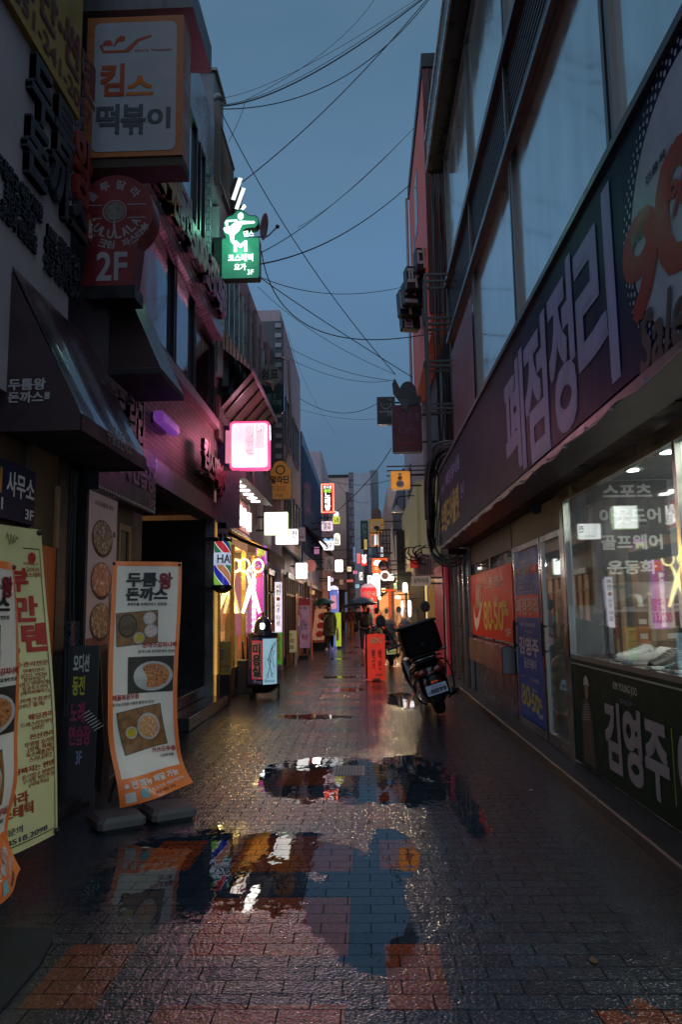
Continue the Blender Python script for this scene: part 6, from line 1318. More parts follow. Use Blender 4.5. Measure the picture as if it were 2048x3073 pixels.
# cable bundle at the end of the signboard
t = thing('cable_bundle', 'thick bundle of black cables looping off the end of the long signboard', 'cables', ony(1330, 1720, 14.6)); cm = M('cable_black', (.015, .016, .018), .3, var=.2); cg = M('cable_grey', (.09, .09, .095), .35)
def P3(l, j=0): return [ony(x, y, d+j*.03) for x, y, d in l]
paths = [[(1280, 1560, 14.8), (1278, 1430, 14.6), (1300, 1345, 14.5), (1340, 1325, 14.3), (1372, 1335, 14.2), (1370, 1370, 14.2)], [(1290, 1640, 14.8), (1286, 1440, 14.6), (1310, 1355, 14.5), (1350, 1340, 14.3), (1378, 1360, 14.2)],
 [(1295, 1640, 14.8), (1296, 1480, 14.6), (1312, 1380, 14.6), (1345, 1350, 14.5)], [(1284, 1500, 14.8), (1286, 1620, 14.7), (1310, 1680, 14.5), (1360, 1690, 14.4), (1400, 1660, 14.3)],
 [(1290, 1520, 14.8), (1290, 1630, 14.7), (1306, 1665, 14.6), (1350, 1680, 14.5), (1390, 1650, 14.4)], [(1300, 1500, 14.9), (1297, 1600, 14.8), (1310, 1650, 14.7), (1335, 1668, 14.6), (1385, 1672, 14.4)]]
def smooth(pts, n=6):
    out = []
    for i in range(len(pts)-1):
        p0, p1, p2, p3 = pts[max(i-1, 0)], pts[i], pts[i+1], pts[min(i+2, len(pts)-1)]
        for k in range(n):
            s_ = k/n; out.append(.5*((2*p1)+(p2-p0)*s_+(2*p0-5*p1+4*p2-p3)*s_*s_+(3*p1-p0-3*p2+p3)*s_**3))
    return out+[pts[-1]]
for k, l in enumerate(paths):
    for j in range(2): MB().tube(smooth([p+Vector((.04*j, .05*j, -.05*j)) for p in P3(l, j)]), .028 if k < 2 else .02, 6).build('cable', cg if k < 2 and j == 0 else cm, t, True)
rr = random.Random(9)
for k in range(10):
    cx_, cy_ = 1255+rr.uniform(-18, 40), 1665+rr.uniform(-14, 18); r1 = rr.uniform(16, 34); a0 = rr.uniform(60, 160)
    MB().tube(smooth([ony(cx_+r1*math.cos(R(a0+q)), cy_-r1*.8*math.sin(R(a0+q)), 16.5+.003*q) for q in range(0, 200, 40)]), .014, 5).build('cable', cm, t, True)
for k in range(8):
    x = 1300+k*6; MB().tube(smooth(P3([(x, 1395, 15), (x+rr.uniform(-6, 6), 1480, 15), (x-6, 1560, 15), (x-10, 1640, 15)])), .016, 5).build('cable', cm, t, True)
MB().tube([ony(1400, 1655, 14.2), ony(1345, 1655, 14.2)], .06, 8).build('conduit', dark, t)
# street lamp, aircon, small board
t = thing('arm_lamp', 'small conical metal lamp shade on a bent arm', 'lamp', ony(1193, 1535, 24)); c_ = ony(1193, 1537, 24)
MB().lathe(Fr(c_, (1, 0, 0), (0, 1, 0), (0, 0, 1)), [(.22, 0), (.2, .03), (.07, .14), (.04, .22), (.01, .23)], 18).build('shade', M('shade_blue', (.35, .38, .42), .4), t, True); MB().tube(smooth([c_+Vector((0, 0, .22)), c_+Vector((0, 0, .42)), c_+Vector((.12, 0, .5)), c_+Vector((.5, 0, .52)), Vector((1.9, 24, c_.z+.52))]), .018, 6).build('arm', dark, t)
Ya = 18.5; a, b = ony(1247, 1727, Ya), ony(1290, 1662, Ya); t = thing('air_conditioner', 'pale slatted outdoor air conditioner hung above the small restaurant plate', 'air conditioner', ((a.x+b.x)/2, Ya, a.z))
MB().box(a.x, b.x+.1, Ya, Ya+.7, a.z, b.z, .01).build('case', M('ac_cream', (.38, .34, .30), .5), t)
mb = MB()
for k in range(9): mb.box(a.x+.08+k*.038, a.x+.095+k*.038, Ya-.006, Ya-.001, a.z+.03, b.z-.12)
mb.build('grille', dark, t); MB().box(a.x-.12, a.x+.06, Ya-.1, Ya+.1, a.z+.18, a.z+.38).build('red_box', M('red_boxm', (.5, .03, .02), .4, em=(.8, .05, .03), es=.2), t); MB().box(a.x-.02, a.x+.08, Ya-.08, Ya+.1, a.z+.38, a.z+.47).build('white_box', white, t)
root, F, W, H = csign('name_plate', 'pale hanging name plate with four brushed black letters', (1236, 1728, 1293, 1758), 17.6, .03, M('plate_pale', (.42, .37, .34), .5, em=(.5, .4, .35), es=.18), None, r=.003, cat='sign', bracket=1.9)
letters(root, F, W, H, [('삼익식당', .12, .28, .78, .5, blk_l, {'b': .02})], c=.003)
# lanterns, tubes, lamps
def lamp(name, lab, rect, Y, mt, tube=False, grp=None):
    x0, y0, x1, y1 = rect; a, b = ony(x0, y1, Y), ony(x1, y0, Y); c_ = (a+b)/2; r_ = (b.x-a.x)/2; h = b.z-a.z
    t = thing(name, lab, 'lamp', (c_.x, Y, a.z), grp); Fz = Fr((c_.x, Y, a.z), (1, 0, 0), (0, 1, 0), (0, 0, 1))
    MB().lathe(Fz, [(r_*.5, 0), (r_*.9, h*.12), (r_, h*.35), (r_, h*.65), (r_*.9, h*.88), (r_*.5, h)], 16).build('shade', mt, t, True)
    MB().lathe(Fz, [(r_*.3, h), (r_*.3, h+.04), (.01, h+.05)], 10).build('cap', dark, t); MB().box(c_.x, 1.9, Y-.01, Y+.01, a.z+h+.04, a.z+h+.06).build('arm', dark, t); return t
wh3 = glow('lantern_white', (.97, .93, 1), 2.0); lamp('lantern', 'oval white paper lantern hanging right of the bright sign cluster', (1209, 1748, 1224, 1778), 25, wh3)
lamp('tube_lamp', 'left of two tall white tube lamps beside the restaurant door', (1204, 1803, 1212, 1851), 25.5, wh3); lamp('tube_lamp', 'right of two tall white tube lamps, nearer the amber window', (1225, 1801, 1235, 1852), 24, wh3)
ywm = glow('lamp_amber', (1, .85, .4), 4.0); lamp('wall_lantern', 'amber hooded lamp glowing between the orange post and white tubes', (1187, 1788, 1203, 1797), 27, ywm); lamp('wall_lantern', 'amber lamp bulb beside the red inflatable column', (1146, 1765, 1158, 1777), 31, ywm); lamp('wall_lantern', 'lowest small amber bulb under the bright sign cluster', (1136, 1790, 1145, 1800), 32, ywm)
post = thing('orange_post', 'slim glowing orange red post by the amber lamp', 'post', ony(1171, 1900, 28)); a = ony(1167, 1833, 28.5); MB().box(a.x, a.x+.1, 28.4, 28.5, 0, ony(1170, 1775, 28.5).z).build('post', M('orange_red', (.6, .06, .02), .4, em=(1, .1, .02), es=.7), post); MB().box(a.x-.3, a.x+.25, 28.4, 28.5, ony(1170, 1775, 28.5).z, ony(1170, 1768, 28.5).z).build('beam', MC['orange_red'], post)
sig = [((1117, 1674, 1164, 1721), 30, (.85, .12, .02), .7, 'orange square box sign with a white oval plate drawing', '만두', 'org_a'),
 ((1111, 1600, 1143, 1641), 33, (.75, .2, .04), .45, 'orange box sign with a white blob shape, under the yellow one', 'F', 'org_b'),
 ((1110, 1556, 1153, 1599), 33, (.50, .26, .04), .28, 'ochre box sign with black kettle silhouette', '포차', 'och_b'),
 ((1085, 1664, 1102, 1698), 38, (.9, .04, .04), 1.0, 'small red lit sign with a white bear outline', '', 'red_b'),
 ((1071, 1660, 1083, 1692), 40, (.85, .2, .2), .8, 'small pinkish red lit sign left of the bear sign', '', 'red_c'),
 ((1103, 1726, 1117, 1757), 36, (.9, .95, 1), 1.4, 'narrow white lit sign with stacked dark letters', '호\n미\n정', 'wh_b'),
 ((1118, 1726, 1142, 1790), 34, (1, .97, .9), 2.2, 'large hot white lit bottle shaped sign', '', 'wh_c'),
 ((1163, 1722, 1183, 1742), 29, (.9, .95, .9), 1.3, 'white lit letters sign reading SIU at the right cluster', 'SIU', 'wh_d')]
for rect, Yq, colr, es, lab, tx, nm in sig:
    root, F, W, H = csign('box_sign', lab, rect, Yq, .2, dark, glow(nm, colr, es), r=.04, inset=.01, bracket=1.8)
    if tx: letters(root, F, W, H, [(tx, .15, .12, .5 if nm == 'org_a' else .7, .3 if nm == 'org_a' else .7, wht_l if es < 1 else slate)])
    if nm == 'org_a': mb = MB(); mb.poly(F, ell(W*.38, H*.68, W*.28, H*.2), .006); mb.build('plate_drawing', MC['lit_white'], root)
    if nm == 'och_b': MB().poly(F, ell(W*.5, H*.35, W*.2, H*.14), .006).build('kettle_drawing', blk_l, root); MB().prism(F, [(W*.15, H), (W*.85, H), (W*.8, H*1.55), (W*.5, H*1.8), (W*.2, H*1.55)], -.15, 0).build('house_crest', M('crest_tan', (.2, .13, .11), .5), root)
    if nm == 'org_b': MB().prism(F, [(W*.4, H*.1), (W*.75, H*.15), (W*.7, H*.9), (W*.45, H*.92)], .004, .01).build('blob_drawing', MC['lit_white'], root)
    if nm == 'red_b':
        mb = MB(); mb.poly(F, ell(W*.5, H*.72, W*.32, H*.2), .006); mb.poly(F, ell(W*.5, H*.42, W*.38, H*.24), .006); mb.poly(F, ell(W*.22, H*.92, .05, .06, 8), .006); mb.poly(F, ell(W*.78, H*.92, .05, .06, 8), .006); mb.build('bear_drawing', MC['lit_white'], root)
    if nm == 'wh_c': MB().prism(F, ell(W*.5, H, W*.36, W*.36), -.15, 0).build('bottle_top', MC['wh_c'], root)
Yb = 28.5; c_ = ony(1152, 1697, Yb); rb_ = ony(1168, 1697, Yb).x-c_.x; F = FC(c_.x-rb_, Yb, c_.z-rb_); root = thing('bar_sign', 'round black bar sign with a red swirl and the word BAR', 'sign', (c_.x, Yb, c_.z-rb_))
MB().prism(F, ell(rb_, rb_, rb_, rb_, 28), -.12, 0).build('disc', M('disc_dark', (.025, .015, .02), .35), root)
letters(root, F, 2*rb_, 2*rb_, [('BAR', .2, .18, .6, .2, M('pinkish_ink', (.5, .3, .3), .5, em=(.6, .3, .3), es=.3)), ('S', .38, .42, .28, .46, redo, {'s': .2})])
MB().box(c_.x, 1.8, Yb+.04, Yb+.08, c_.z, c_.z+.04).build('bracket', dark, root)
c_ = ony(1156, 1728, 27.5); rb_ = ony(1171, 1728, 27.5).x-c_.x; F = FC(c_.x-rb_, 27.5, c_.z-rb_); root = thing('coffee_sign', 'round coffee sign with a bright white ring and brown centre', 'sign', (c_.x, 27.5, c_.z-rb_))
MB().prism(F, ell(rb_, rb_, rb_, rb_, 28), -.12, 0).build('ring', glow('ring_white', (1, .95, .88), 1.5), root); MB().prism(F, ell(rb_, rb_, rb_*.68, rb_*.68, 28), .001, .006).build('centre', M('centre_brown', (.25, .08, .05), .4, em=(.6, .2, .12), es=.3), root); letters(root, F, 2*rb_, 2*rb_, [('커피', .3, .38, .4, .26, wht_l)], c=.008)
MB().box(c_.x, 1.8, 27.54, 27.58, c_.z, c_.z+.04).build('bracket', dark, root)
# balcony rail with S letter
t = thing('balcony_rail', 'small black balcony rail beside the kettle sign', 'railing', ony(1155, 1650, 32)); mb = MB(); a, b = ony(1132, 1660, 32), ony(1180, 1590, 32)
for k in range(6): mb.box(a.x+(b.x-a.x)*k/5-.02, a.x+(b.x-a.x)*k/5+.02, 32, 32.04, a.z, b.z)
mb.box(a.x, 1.8, 32, 32.04, b.z-.03, b.z+.03); mb.box(a.x, 1.8, 32, 32.04, a.z-.03, a.z+.03); mb.build('bars', black, t)
# red inflatable column
redi = M('red_inflate', (.5, .03, .04), .35, em=(.95, .05, .07), es=.75, var=.2)
c_ = ony(1108, 1833, 31.5); root = thing('inflatable_column', 'big red lit inflatable advertising column with white letters and cap', 'advert', (c_.x, 31.5, 0)); Fz = Fr((c_.x, 31.5, 0), (1, 0, 0), (0, 1, 0), (0, 0, 1)); rI = (ony(1132, 1833, 31.5).x-ony(1083, 1833, 31.5).x)/2; hI = ony(1108, 1768, 31.5).z
MB().lathe(Fz, [(rI*.9, 0), (rI, .15), (rI, hI), (rI*.9, hI+.06)], 24).build('body', redi, root, True); MB().lathe(Fz, [(rI*.92, hI+.06), (rI*.8, hI+.15), (rI*.4, hI+.22), (.01, hI+.23)], 24).build('cap', M('cap_pale', (.6, .4, .45), .4, em=(1, .6, .7), es=.5), root, True)
cyl_text(root, '해장국', (c_.x, 31.5), rI+.01, -.9, .9, hI-.30, hI-.1, wht_l, .02); cyl_text(root, '국\n밥', (c_.x, 31.5), rI+.01, -.4, .6, .9, hI-.4, wht_l, .1)
root, F, W, H = csign('box_sign', 'low orange lit stand sign with a round ring drawing behind the walker', (1125, 1834, 1142, 1868), 29.5, .2, dark, glow('orange_low', (.9, .15, .03), .8), r=.02); MB().box(F.o.x+.05, F.o.x+W-.05, 29.55, 29.65, 0, F.o.z).build('stand', dark, root)
# red folding board
Yb = 16.6; a, b = ony(1104, 2022, Yb), ony(1156, 1902, Yb); root = thing('sandwich_board', 'bright red folding board with pork lettering on the paving', 'board', ((a.x+b.x)/2, Yb, 0))
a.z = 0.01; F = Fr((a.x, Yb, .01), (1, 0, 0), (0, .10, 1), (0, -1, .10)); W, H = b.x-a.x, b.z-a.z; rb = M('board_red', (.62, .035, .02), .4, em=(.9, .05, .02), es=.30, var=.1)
MB().prism(F, [(0, 0), (W*.25, 0), (W*.32, .05), (W*.68, .05), (W*.75, 0), (W, 0), (W, H*.98), (W*.9, H), (W*.66, H), (W*.62, H+.02), (W*.38, H+.02), (W*.34, H), (W*.1, H), (0, H*.98)], -.02, 0).build('front_board', rb, root)
MB().prism(Fr((a.x-.04, Yb+.42, .01), (1, 0, 0), (0, -.20, 1), (0, -1, -.2)), [(0, 0), (W, 0), (W, H*.97), (0, H*.97)], -.02, 0).build('back_board', M('board_dark', (.05, .01, .01), .5), root)
MB().tube([F(W*.38, H, .01), F(W*.38, H+.03, .01), F(W*.62, H+.03, .01), F(W*.62, H, .01)], .012, 5).build('handle', black, root)
crm = M('cream_letter', (.6, .5, .3), .5); letters(root, F, W, H, [('돼지', .18, .79, .62, .13, crm, {'b': .06}), ('불\n고\n기', .24, .24, .2, .42, M('dark_red_letter', (.10, .01, .01), .5)), ('백\n반', .6, .24, .2, .42, MC['dark_red_letter']), ('부산식당', .45, .10, .35, .05, MC['dark_red_letter'])])
# ================================================================== main banner and other left street boards
van = M('vinyl_white', (.80, .74, .66), .42, var=.08, bump=.25, bsc=4); vor = M('vinyl_orange', (.75, .19, .04), .35, var=.08, em=(.7, .15, .03), es=.04)
def xbanner(lab, P0, yaw, Wb, z0, Hb, curl, drift=0.0, fold=True, base=True):
    t = thing('banner_stand', lab, 'banner', (P0[0], P0[1], 0)); u = Vector((math.cos(R(yaw)), math.sin(R(yaw)), 0)); n = Vector((u.y, -u.x, 0))
    def S_(a, b, c=0.0):        # metres on the sheet -> world, with folds and a curled foot
        v = b/Hb; uu = a/Wb
        off = .03*math.sin(uu*5+v*4)+.04*(max(0, .45-v)**1.2)*math.sin(v*16+uu*2.5)*3 if fold else 0
        off += curl*(max(0, .28-v)/.28)**1.6*(.35+.65*uu)
        lift = curl*1.2*(max(0, .30-v)/.30)**2*uu
        slide = curl*.8*(max(0, .34-v)/.34)**1.4-curl*.25*math.sin(math.pi*min(1, max(0, v)))**2
        return Vector(P0)+u*(a+slide)+Vector((drift*(1-v), 0, z0+b+lift))+n*(off+c)
    def patch(a0, b0, a1, b1, c, nm, mt, nu=8, nv=14): return MB().grid(lambda p, q: S_(a0+(a1-a0)*p, b0+(b1-b0)*q, c), nu, nv).build(nm, mt, t, True)
    patch(0, 0, Wb, Hb, 0, 'sheet', van, 12, 40); e = .035
    patch(0, 0, Wb, .20, .003, 'orange_footer', vor, 12, 10); patch(0, Hb-e, Wb, Hb, .003, 'orange_header', vor, 12, 2); patch(0, .2, e, Hb-e, .003, 'orange_side', vor, 2, 40); patch(Wb-e*.8, .2, Wb, Hb-e, .003, 'orange_side', vor, 2, 40)
    by = {}
    def tx(s, a, b, w_, h_, mt, bold=.04, ro=0):
        mb = by.setdefault(mt.name, (MB(), mt))[0]
        text(mb, s, None, a*Wb, b*Hb, w_*Wb, h_*Hb, c=.007, bold=bold, warp=S_)
    tx('두툼', .22, .895, .40, .055, blk_l, .07); tx('왕', .66, .885, .18, .065, M('wine_ink', (.22, .01, .03), .5), .07); tx('돈까스', .22, .835, .56, .052, blk_l, .07); tx('촉촉두툼 수제돈까스 전문점', .24, .812, .54, .013, blk_l, .03)
    tx('돈까스김치나베', .50, .635, .46, .022, red_l); tx('돈까스와 김치찌개의 만남!', .44, .612, .50, .013, blk_l, .02)
    tx('해물볶음우동', .06, .425, .40, .022, red_l); tx('유기농오일을 사용한 불맛의 진수!', .06, .402, .62, .013, blk_l, .02)
    tx('가쓰오우동', .60, .190, .34, .024, red_l); tx('시원한국물', .70, .165, .2, .013, blk_l, .02)
    tx('※ 전 메뉴 배달 가능', .08, .068, .80, .030, wht_l, .05); tx('※ 요기요 배달의민족', .42, .040, .5, .014, wht_l, .02); tx('주문 배달 가능', .46, .018, .3, .014, blk_l, .02)
    for mb, mt in by.values(): mb.build('lettering', mt, t)
    def pic(a0, b0, a1, b1, rot, items, base):
        ca, cb = (a0+a1)/2*Wb, (b0+b1)/2*Hb; hw, hh = (a1-a0)/2*Wb, (b1-b0)/2*Hb; cr_, sr = math.cos(R(rot)), math.sin(R(rot))
        def q(x, y, c): return S_(ca+(x*cr_-y*sr), cb+(x*sr+y*cr_), c)
        MB().grid(lambda p, r: q(-hw*1.03+2.06*hw*p, -hh*1.04+2.08*hh*r, .005), 6, 6).build('photo_edge', slate, t)
        MB().grid(lambda p, r: q(-hw+2*hw*p, -hh+2*hh*r, .007), 6, 6).build('printed_photo', base, t)
        for k, (x, y, rx, ry, mt) in enumerate(items):
            mb = MB(); n_ = 20; vs = [q(x*hw, y*hh, .009+.0015*k)]+[q(x*hw+rx*hw*math.cos(2*math.pi*i/n_), y*hh+ry*hh*math.sin(2*math.pi*i/n_), .009+.0015*k) for i in range(n_)]
            mb.add(vs, [(0, i+1, (i+1) % n_+1) for i in range(n_)]); mb.build('printed_dish', mt, t)
    wd = M('print_wood', (.30, .14, .05), .5, var=.5, nsc=20); dkpn = M('print_dark', (.03, .025, .02), .5); wp = M('print_plate', (.5, .5, .48), .4)
    f1 = foodmat('food_nabe', (.12, .05, .02), (.04, .03, .015), (.01, .015, .01), 70); f2 = foodmat('food_udon', (.45, .25, .10), (.30, .10, .03), (.02, .03, .015), 90); f3 = foodmat('food_broth', (.5, .38, .22), (.35, .15, .05), (.5, .4, .3), 80); f4 = M('print_yolk', (.6, .45, .03), .4); f5 = foodmat('food_rice', (.5, .5, .48), (.4, .35, .33), (.3, .1, .1), 120)
    pic(.10, .65, .68, .785, 4, [(-.45, .2, .50, .75, dkpn), (-.45, .22, .42, .62, f1), (.62, .55, .30, .42, wp), (.62, .55, .24, .33, f5), (.68, -.25, .32, .42, wp), (.68, -.25, .26, .34, f5), (.1, -.62, .28, .36, wp), (.1, -.62, .22, .28, f4)], wd)
    pic(.30, .45, .93, .595, 0, [(.12, -.1, 1.0*.88, .86, wp), (.14, -.08, .70, .70, f2)], dkpn)
    pic(.16, .215, .80, .385, 7, [(-.5, -.05, .28, .3, wp), (-.5, -.05, .22, .22, f4), (.32, .05, .52, .66, wp), (.32, .05, .44, .55, f3)], wd)
    patch(.07*Wb, .012*Hb, .20*Wb, .055*Hb, .006, 'app_badge', white, 3, 3); patch(.27*Wb, .018*Hb, .38*Wb, .057*Hb, .006, 'app_badge', M('badge_teal', (.2, .45, .5), .4), 3, 3)
    mb = MB()
    for a_, b_ in ((.01, Hb-.01), (Wb-.02, Hb-.01)): mb.ball(S_(a_, b_-.01, .006), .013, 8, 5)
    mb.build('corner_clip', black, t, True)
    mb = MB(); mb.tube([S_(.02, Hb-.02, -.03), Vector(P0)+u*(Wb*.5)-n*.12+Vector((0, 0, .9)), Vector(P0)+u*(Wb*.95)-n*.05+Vector((0, 0, .15))], .012, 5); mb.tube([S_(Wb-.02, Hb-.02, -.03), Vector(P0)+u*(Wb*.5)-n*.12+Vector((0, 0, .9)), Vector(P0)+u*(.02)-n*.05+Vector((0, 0, .15))], .012, 5); mb.build('cross_poles', black, t)
    if not base: return t
    mb = MB(); pb = Fr(Vector(P0)+Vector((0, 0, .0)), u, n*-1, (0, 0, 1))
    for a_ in (-.12, Wb*.5): mb.fbox(pb, a_, a_+.34, -.22, .12, .0, .10, .03)
    mb.build('base_weight', M('weight_grey', (.07, .07, .075), .5), t); return t
c0 = ony(340, 1683, 5.62); c1 = ony(543, 1690, 5.92); yaw = math.degrees(math.atan2(c1.y-c0.y, c1.x-c0.x)); Wb = math.hypot(c1.x-c0.x, c1.y-c0.y)
xbanner('white and orange cutlet menu banner standing mid pavement with three food photos', (c0.x+.0, c0.y, 0), yaw, Wb, .12, c0.z-.12, .10)
c1 = ony(30, 1692, 3.85); c0 = Vector((c1.x+.10-.0, c1.y-.62, 0)); yaw2 = 97
u = Vector((math.cos(R(yaw2)), math.sin(R(yaw2)))); xbanner('same style cutlet banner at the left edge, nearest the camera and mostly cut off', (c1.x-.60*u.x, 3.85-.60*u.y, 0), yaw2, .60, .26, c1.z-.26, .01, .10, base=False)
# back sheets of the mid banner
t = thing('hanging_sheet', 'plain grey reverse sheet hanging behind the standing cutlet banner', 'banner', (-1.95, 6.0, 0)); a, b = ony(335, 1700, 5.75), ony(272, 2410, 6.05)
MB().grid(lambda p, q: Vector((a.x-.03+.05*(1-q)**2-.17*p*(1-q), 5.78+.28*p, .12+(a.z-.2-.12)*q)), 8, 20).build('sheet', M('sheet_grey', (.26, .24, .21), .5, var=.2), t, True)
# yellow banner
t = thing('banner_stand', 'yellow green tanning salon banner with red lettering at the far left', 'banner', (-2.0, 4.4, 0)); tr_, brr = ony(130, 1590, 4.62), ony(175, 2500, 4.62); u = Vector((.36, .93, 0)).normalized(); Wb = .80; o = Vector((tr_.x, tr_.y, 0))-u*Wb
yb_ = M('vinyl_yellow', (.66, .62, .30), .45, var=.12); z0 = brr.z; Hb = tr_.z-z0; nn = Vector((u.y, -u.x, 0)); dx = brr.x-tr_.x
def SY(a, b, c=0.0): v = 1-b/Hb; return o+u*a+Vector((dx*v, 0, z0+b-.04*(1-a/Wb)*v))+nn*(c+.02*math.sin(a*6+v*5))
MB().grid(lambda p, q: SY(Wb*p, Hb*q), 8, 16).build('sheet', yb_, t, True)
by = {}
for s, a, b, w_, h_, mt, bo in (('피부', .47, .79, .36, .075, red_l, .07), ('비만', .47, .69, .43, .08, red_l, .07), ('썬텐', .50, .595, .46, .085, red_l, .07), ('미인만들기', .80, .875, .14, .010, redo, .02), ('고아라\n에스테틱', .80, .835, .17, .034, redo, .03), ('특수관리전문', .63, .545, .33, .016, redo, .03), ('연예인관리\n(CO2, VX26)\n동안만들기\n(최고 탱탱하게)\n얼굴축소관리\n(베이비페이스)', .70, .455, .26, .083, redo, .02), ('탄력,미백,주름관리\n(10년 젊게)', .60, .415, .37, .032, redo, .02), ('웨딩관리', .75, .378, .22, .018, redo, .04), ('드레스라인완성\nS라인', .68, .345, .29, .028, redo, .02), ('전신관리', .75, .318, .22, .016, redo, .04), ('부위별 슬리밍\n(상체, 하체)\n독소배출관리\n스키니라인', .70, .25, .27, .062, redo, .02), ('살빠지는 썬텐', .60, .222, .36, .018, redo, .04), ('윤기있고 탱탱한\n구리빛 피부완성\n(사워가능)', .66, .175, .30, .042, redo, .02), ('고아라\n에스테틱', .38, .10, .36, .07, redo, .05), ('상담문의', .38, .055, .26, .020, slate, .03), ('☎ 010.8518.2098', .20, .025, .68, .022, slate, .03)):
    mb = by.setdefault(mt.name, (MB(), mt))[0]; text(mb, s, None, a*Wb, b*Hb, w_*Wb, h_*Hb, c=.004, bold=bo, warp=SY)
for mb, mt in by.values(): mb.build('lettering', mt, t)
olv = M('olive_line', (.06, .05, .02), .5)
mb = MB(); mb.grid(lambda p, q: SY(Wb*.965+.005*p, Hb*(.02+.91*q), .004), 1, 14); mb.grid(lambda p, q: SY(Wb*(.8+.165*p), Hb*.93+.006*q, .004), 3, 1); mb.grid(lambda p, q: SY(Wb*(.3+.66*p), Hb*.02+.006*q, .004), 4, 1); mb.build('border_line', olv, t)
mb = MB()
for s_ in (-1, 1):
    for r0, ph in ((.035, 0), (.025, 1.2), (.018, 2.2)): mb.tube([SY(Wb*(.58+s_*(.05+.05*k/8+.03*ph)), Hb*.957+r0*math.sin(k*.9+ph), .004) for k in range(9)], .0025, 3)
mb.build('flourish_drawing', M('olive_ink', (.18, .15, .04), .5), t)
MB().poly(Fr(SY(Wb*.885, Hb*.90, .006), u, (0, 0, 1), nn), ell(0, 0, .032, .035, 16)).build('apple_logo', red_l, t)
mb = MB(); mb.poly(Fr(SY(Wb*.40, Hb*.50, .005), u, (0, 0, 1), nn), ell(0, 0, .13, .13, 24)); mb.build('printed_photo', M('photo_pink', (.4, .3, .24), .5, var=.5, nsc=14), t); MB().poly(Fr(SY(Wb*.46, Hb*.33, .005), u, (0, 0, 1), nn), ell(0, 0, .13, .12, 24)).build('printed_photo', MC['photo_pink'], t)
mb = MB(); mb.ball(SY(Wb-.025, Hb-.02, .01), .018, 8, 5); mb.ball(SY(Wb-.02, .02, .01), .018, 8, 5); mb.build('corner_clip', black, t, True)
p_ = SY(Wb*.5, 0); mb = MB(); mb.tube([SY(Wb-.03, Hb-.03, -.03), SY(Wb*.4, Hb*.45, -.12), p_-nn*.1+Vector((0, 0, -p_.z+.1))], .012, 5); mb.build('pole', black, t); MB().box(p_.x-.35, p_.x-.02, p_.y-.2, p_.y+.15, 0, .1, .03).build('base_weight', MC['weight_grey'], t)
# black karaoke board
Yb = 6.15; a, b = ony(172, 2365, Yb), ony(284, 1938, Yb); t = thing('sandwich_board', 'black karaoke folding board with hand painted white, yellow and pink words', 'board', ((a.x+b.x)/2, Yb, 0)); F = Fr((a.x, Yb, .03), (1, .25, 0), (0, .04, 1), (.25, -1, .04)); W, H = (b.x-a.x)*1.03, b.z-.03
MB().fbox(F, 0, W, 0, H, -.04, 0).build('board', M('chalk_black', (.015, .015, .017), .4), t); MB().fbox(Fr((a.x-.02, Yb+.35, .03), (1, .25, 0), (0, -.2, 1), (.25, -1, -.2)), 0, W, 0, H*.98, -.03, 0).build('back_board', black, t)
pnk = M('neon_pink_ink', (.45, .04, .13), .5); letters(t, F, W, H, [('오디션', .28, .83, .44, .11, wht_l, {'b': .05}), ('동전', .28, .68, .34, .12, yel_l, {'b': .05}), ('노래', .26, .50, .38, .13, pnk, {'b': .05}), ('연습장', .24, .36, .60, .12, pnk, {'b': .05}), ('3F', .46, .24, .16, .08, lav_l)])
mb = MB(); F5 = F.at(W*.8, H*.52, .004)
for k in range(7): mb.poly(F5, bar2((-.07+k*.018, .03-k*.02), (.0+k*.018, .07-k*.02), .008))
mb.build('comb_drawing', wht_l, t); mb = MB(); mb.fbox(F, 0, .03, -.03, 0, -.04, 0); mb.fbox(F, W-.03, W, -.03, 0, -.04, 0); mb.build('foot', black, t)
# mat corner
t = MB(); c_ = [onz(x, y, .012) for x, y in ((-120, 2775), (150, 2788), (158, 2815), (118, 2890), (-10, 3040), (-200, 3073))]
t.add(c_+[c+Vector((0, 0, -.010)) for c in c_], [tuple(range(6))]+[(i, (i+1) % 6, 6+(i+1) % 6, 6+i) for i in range(6)]); tag(t.build('door_mat', M('mat_rubber', (.02, .021, .023), .6, bump=.5, bsc=160)), 'dark rubber mat lying on the paving at the near left corner', 'mat')
# ================================================================== wires
wm = M('wire_black', (.008, .009, .012), .5)
def wire(lab, l, r=.008, Y0=12.6, Y1=14.5, grp=None):
    (x0, y0), (xm, ym), (x1, y1) = l; a, c = ony(x0, y0, Y0), ony(x1, y1, Y1); b = ony(xm, ym, (Y0+Y1)/2); q = 2*b-(a+c)/2
    pts = [a*(1-s_)**2+q*2*s_*(1-s_)+c*s_*s_ for s_ in [i/24 for i in range(25)]]
    o = MB().tube(pts, r, 5).build('overhead_wire', wm); tag(o, lab, 'wire', grp)
def E_(x, y): return 440+.574*x, .574*y
WG = None
wire('thick upper cable from the tiled roof rail sweeping up to the top right', [E_(380, 556), E_(850, 395), E_(1452, -10)], .014)
wire('thinner cable running just under the thick upper one', [E_(375, 549), E_(820, 395), E_(1440, -10)], .006)
wire('second sagging cable from the roof rail ending at the top right corner', [E_(375, 570), E_(1000, 420), E_(1482, -8)], .010)
wire('straight cable rising from the white slanted letters to the top right', [E_(500, 952), E_(1000, 510), E_(1472, -10)], .010)
wire('long straight cable falling from the roof rail to the winged emblem', [E_(380, 565), E_(830, 1345), E_(1303, 1958)], .009, 12.6, 16.6)
wire('faint top cable with the widest span over the lane', [E_(368, 516), E_(800, 362), E_(1422, -10)], .005)
wire('faint loose cable that crosses above the others near the top', [E_(520, 522), E_(940, 262), E_(1196, -8)], .005)
wire('short loose cable dropping from the thick one beside the railing', [E_(514, 524), E_(490, 610), E_(430, 740)], .005, 13, 14)
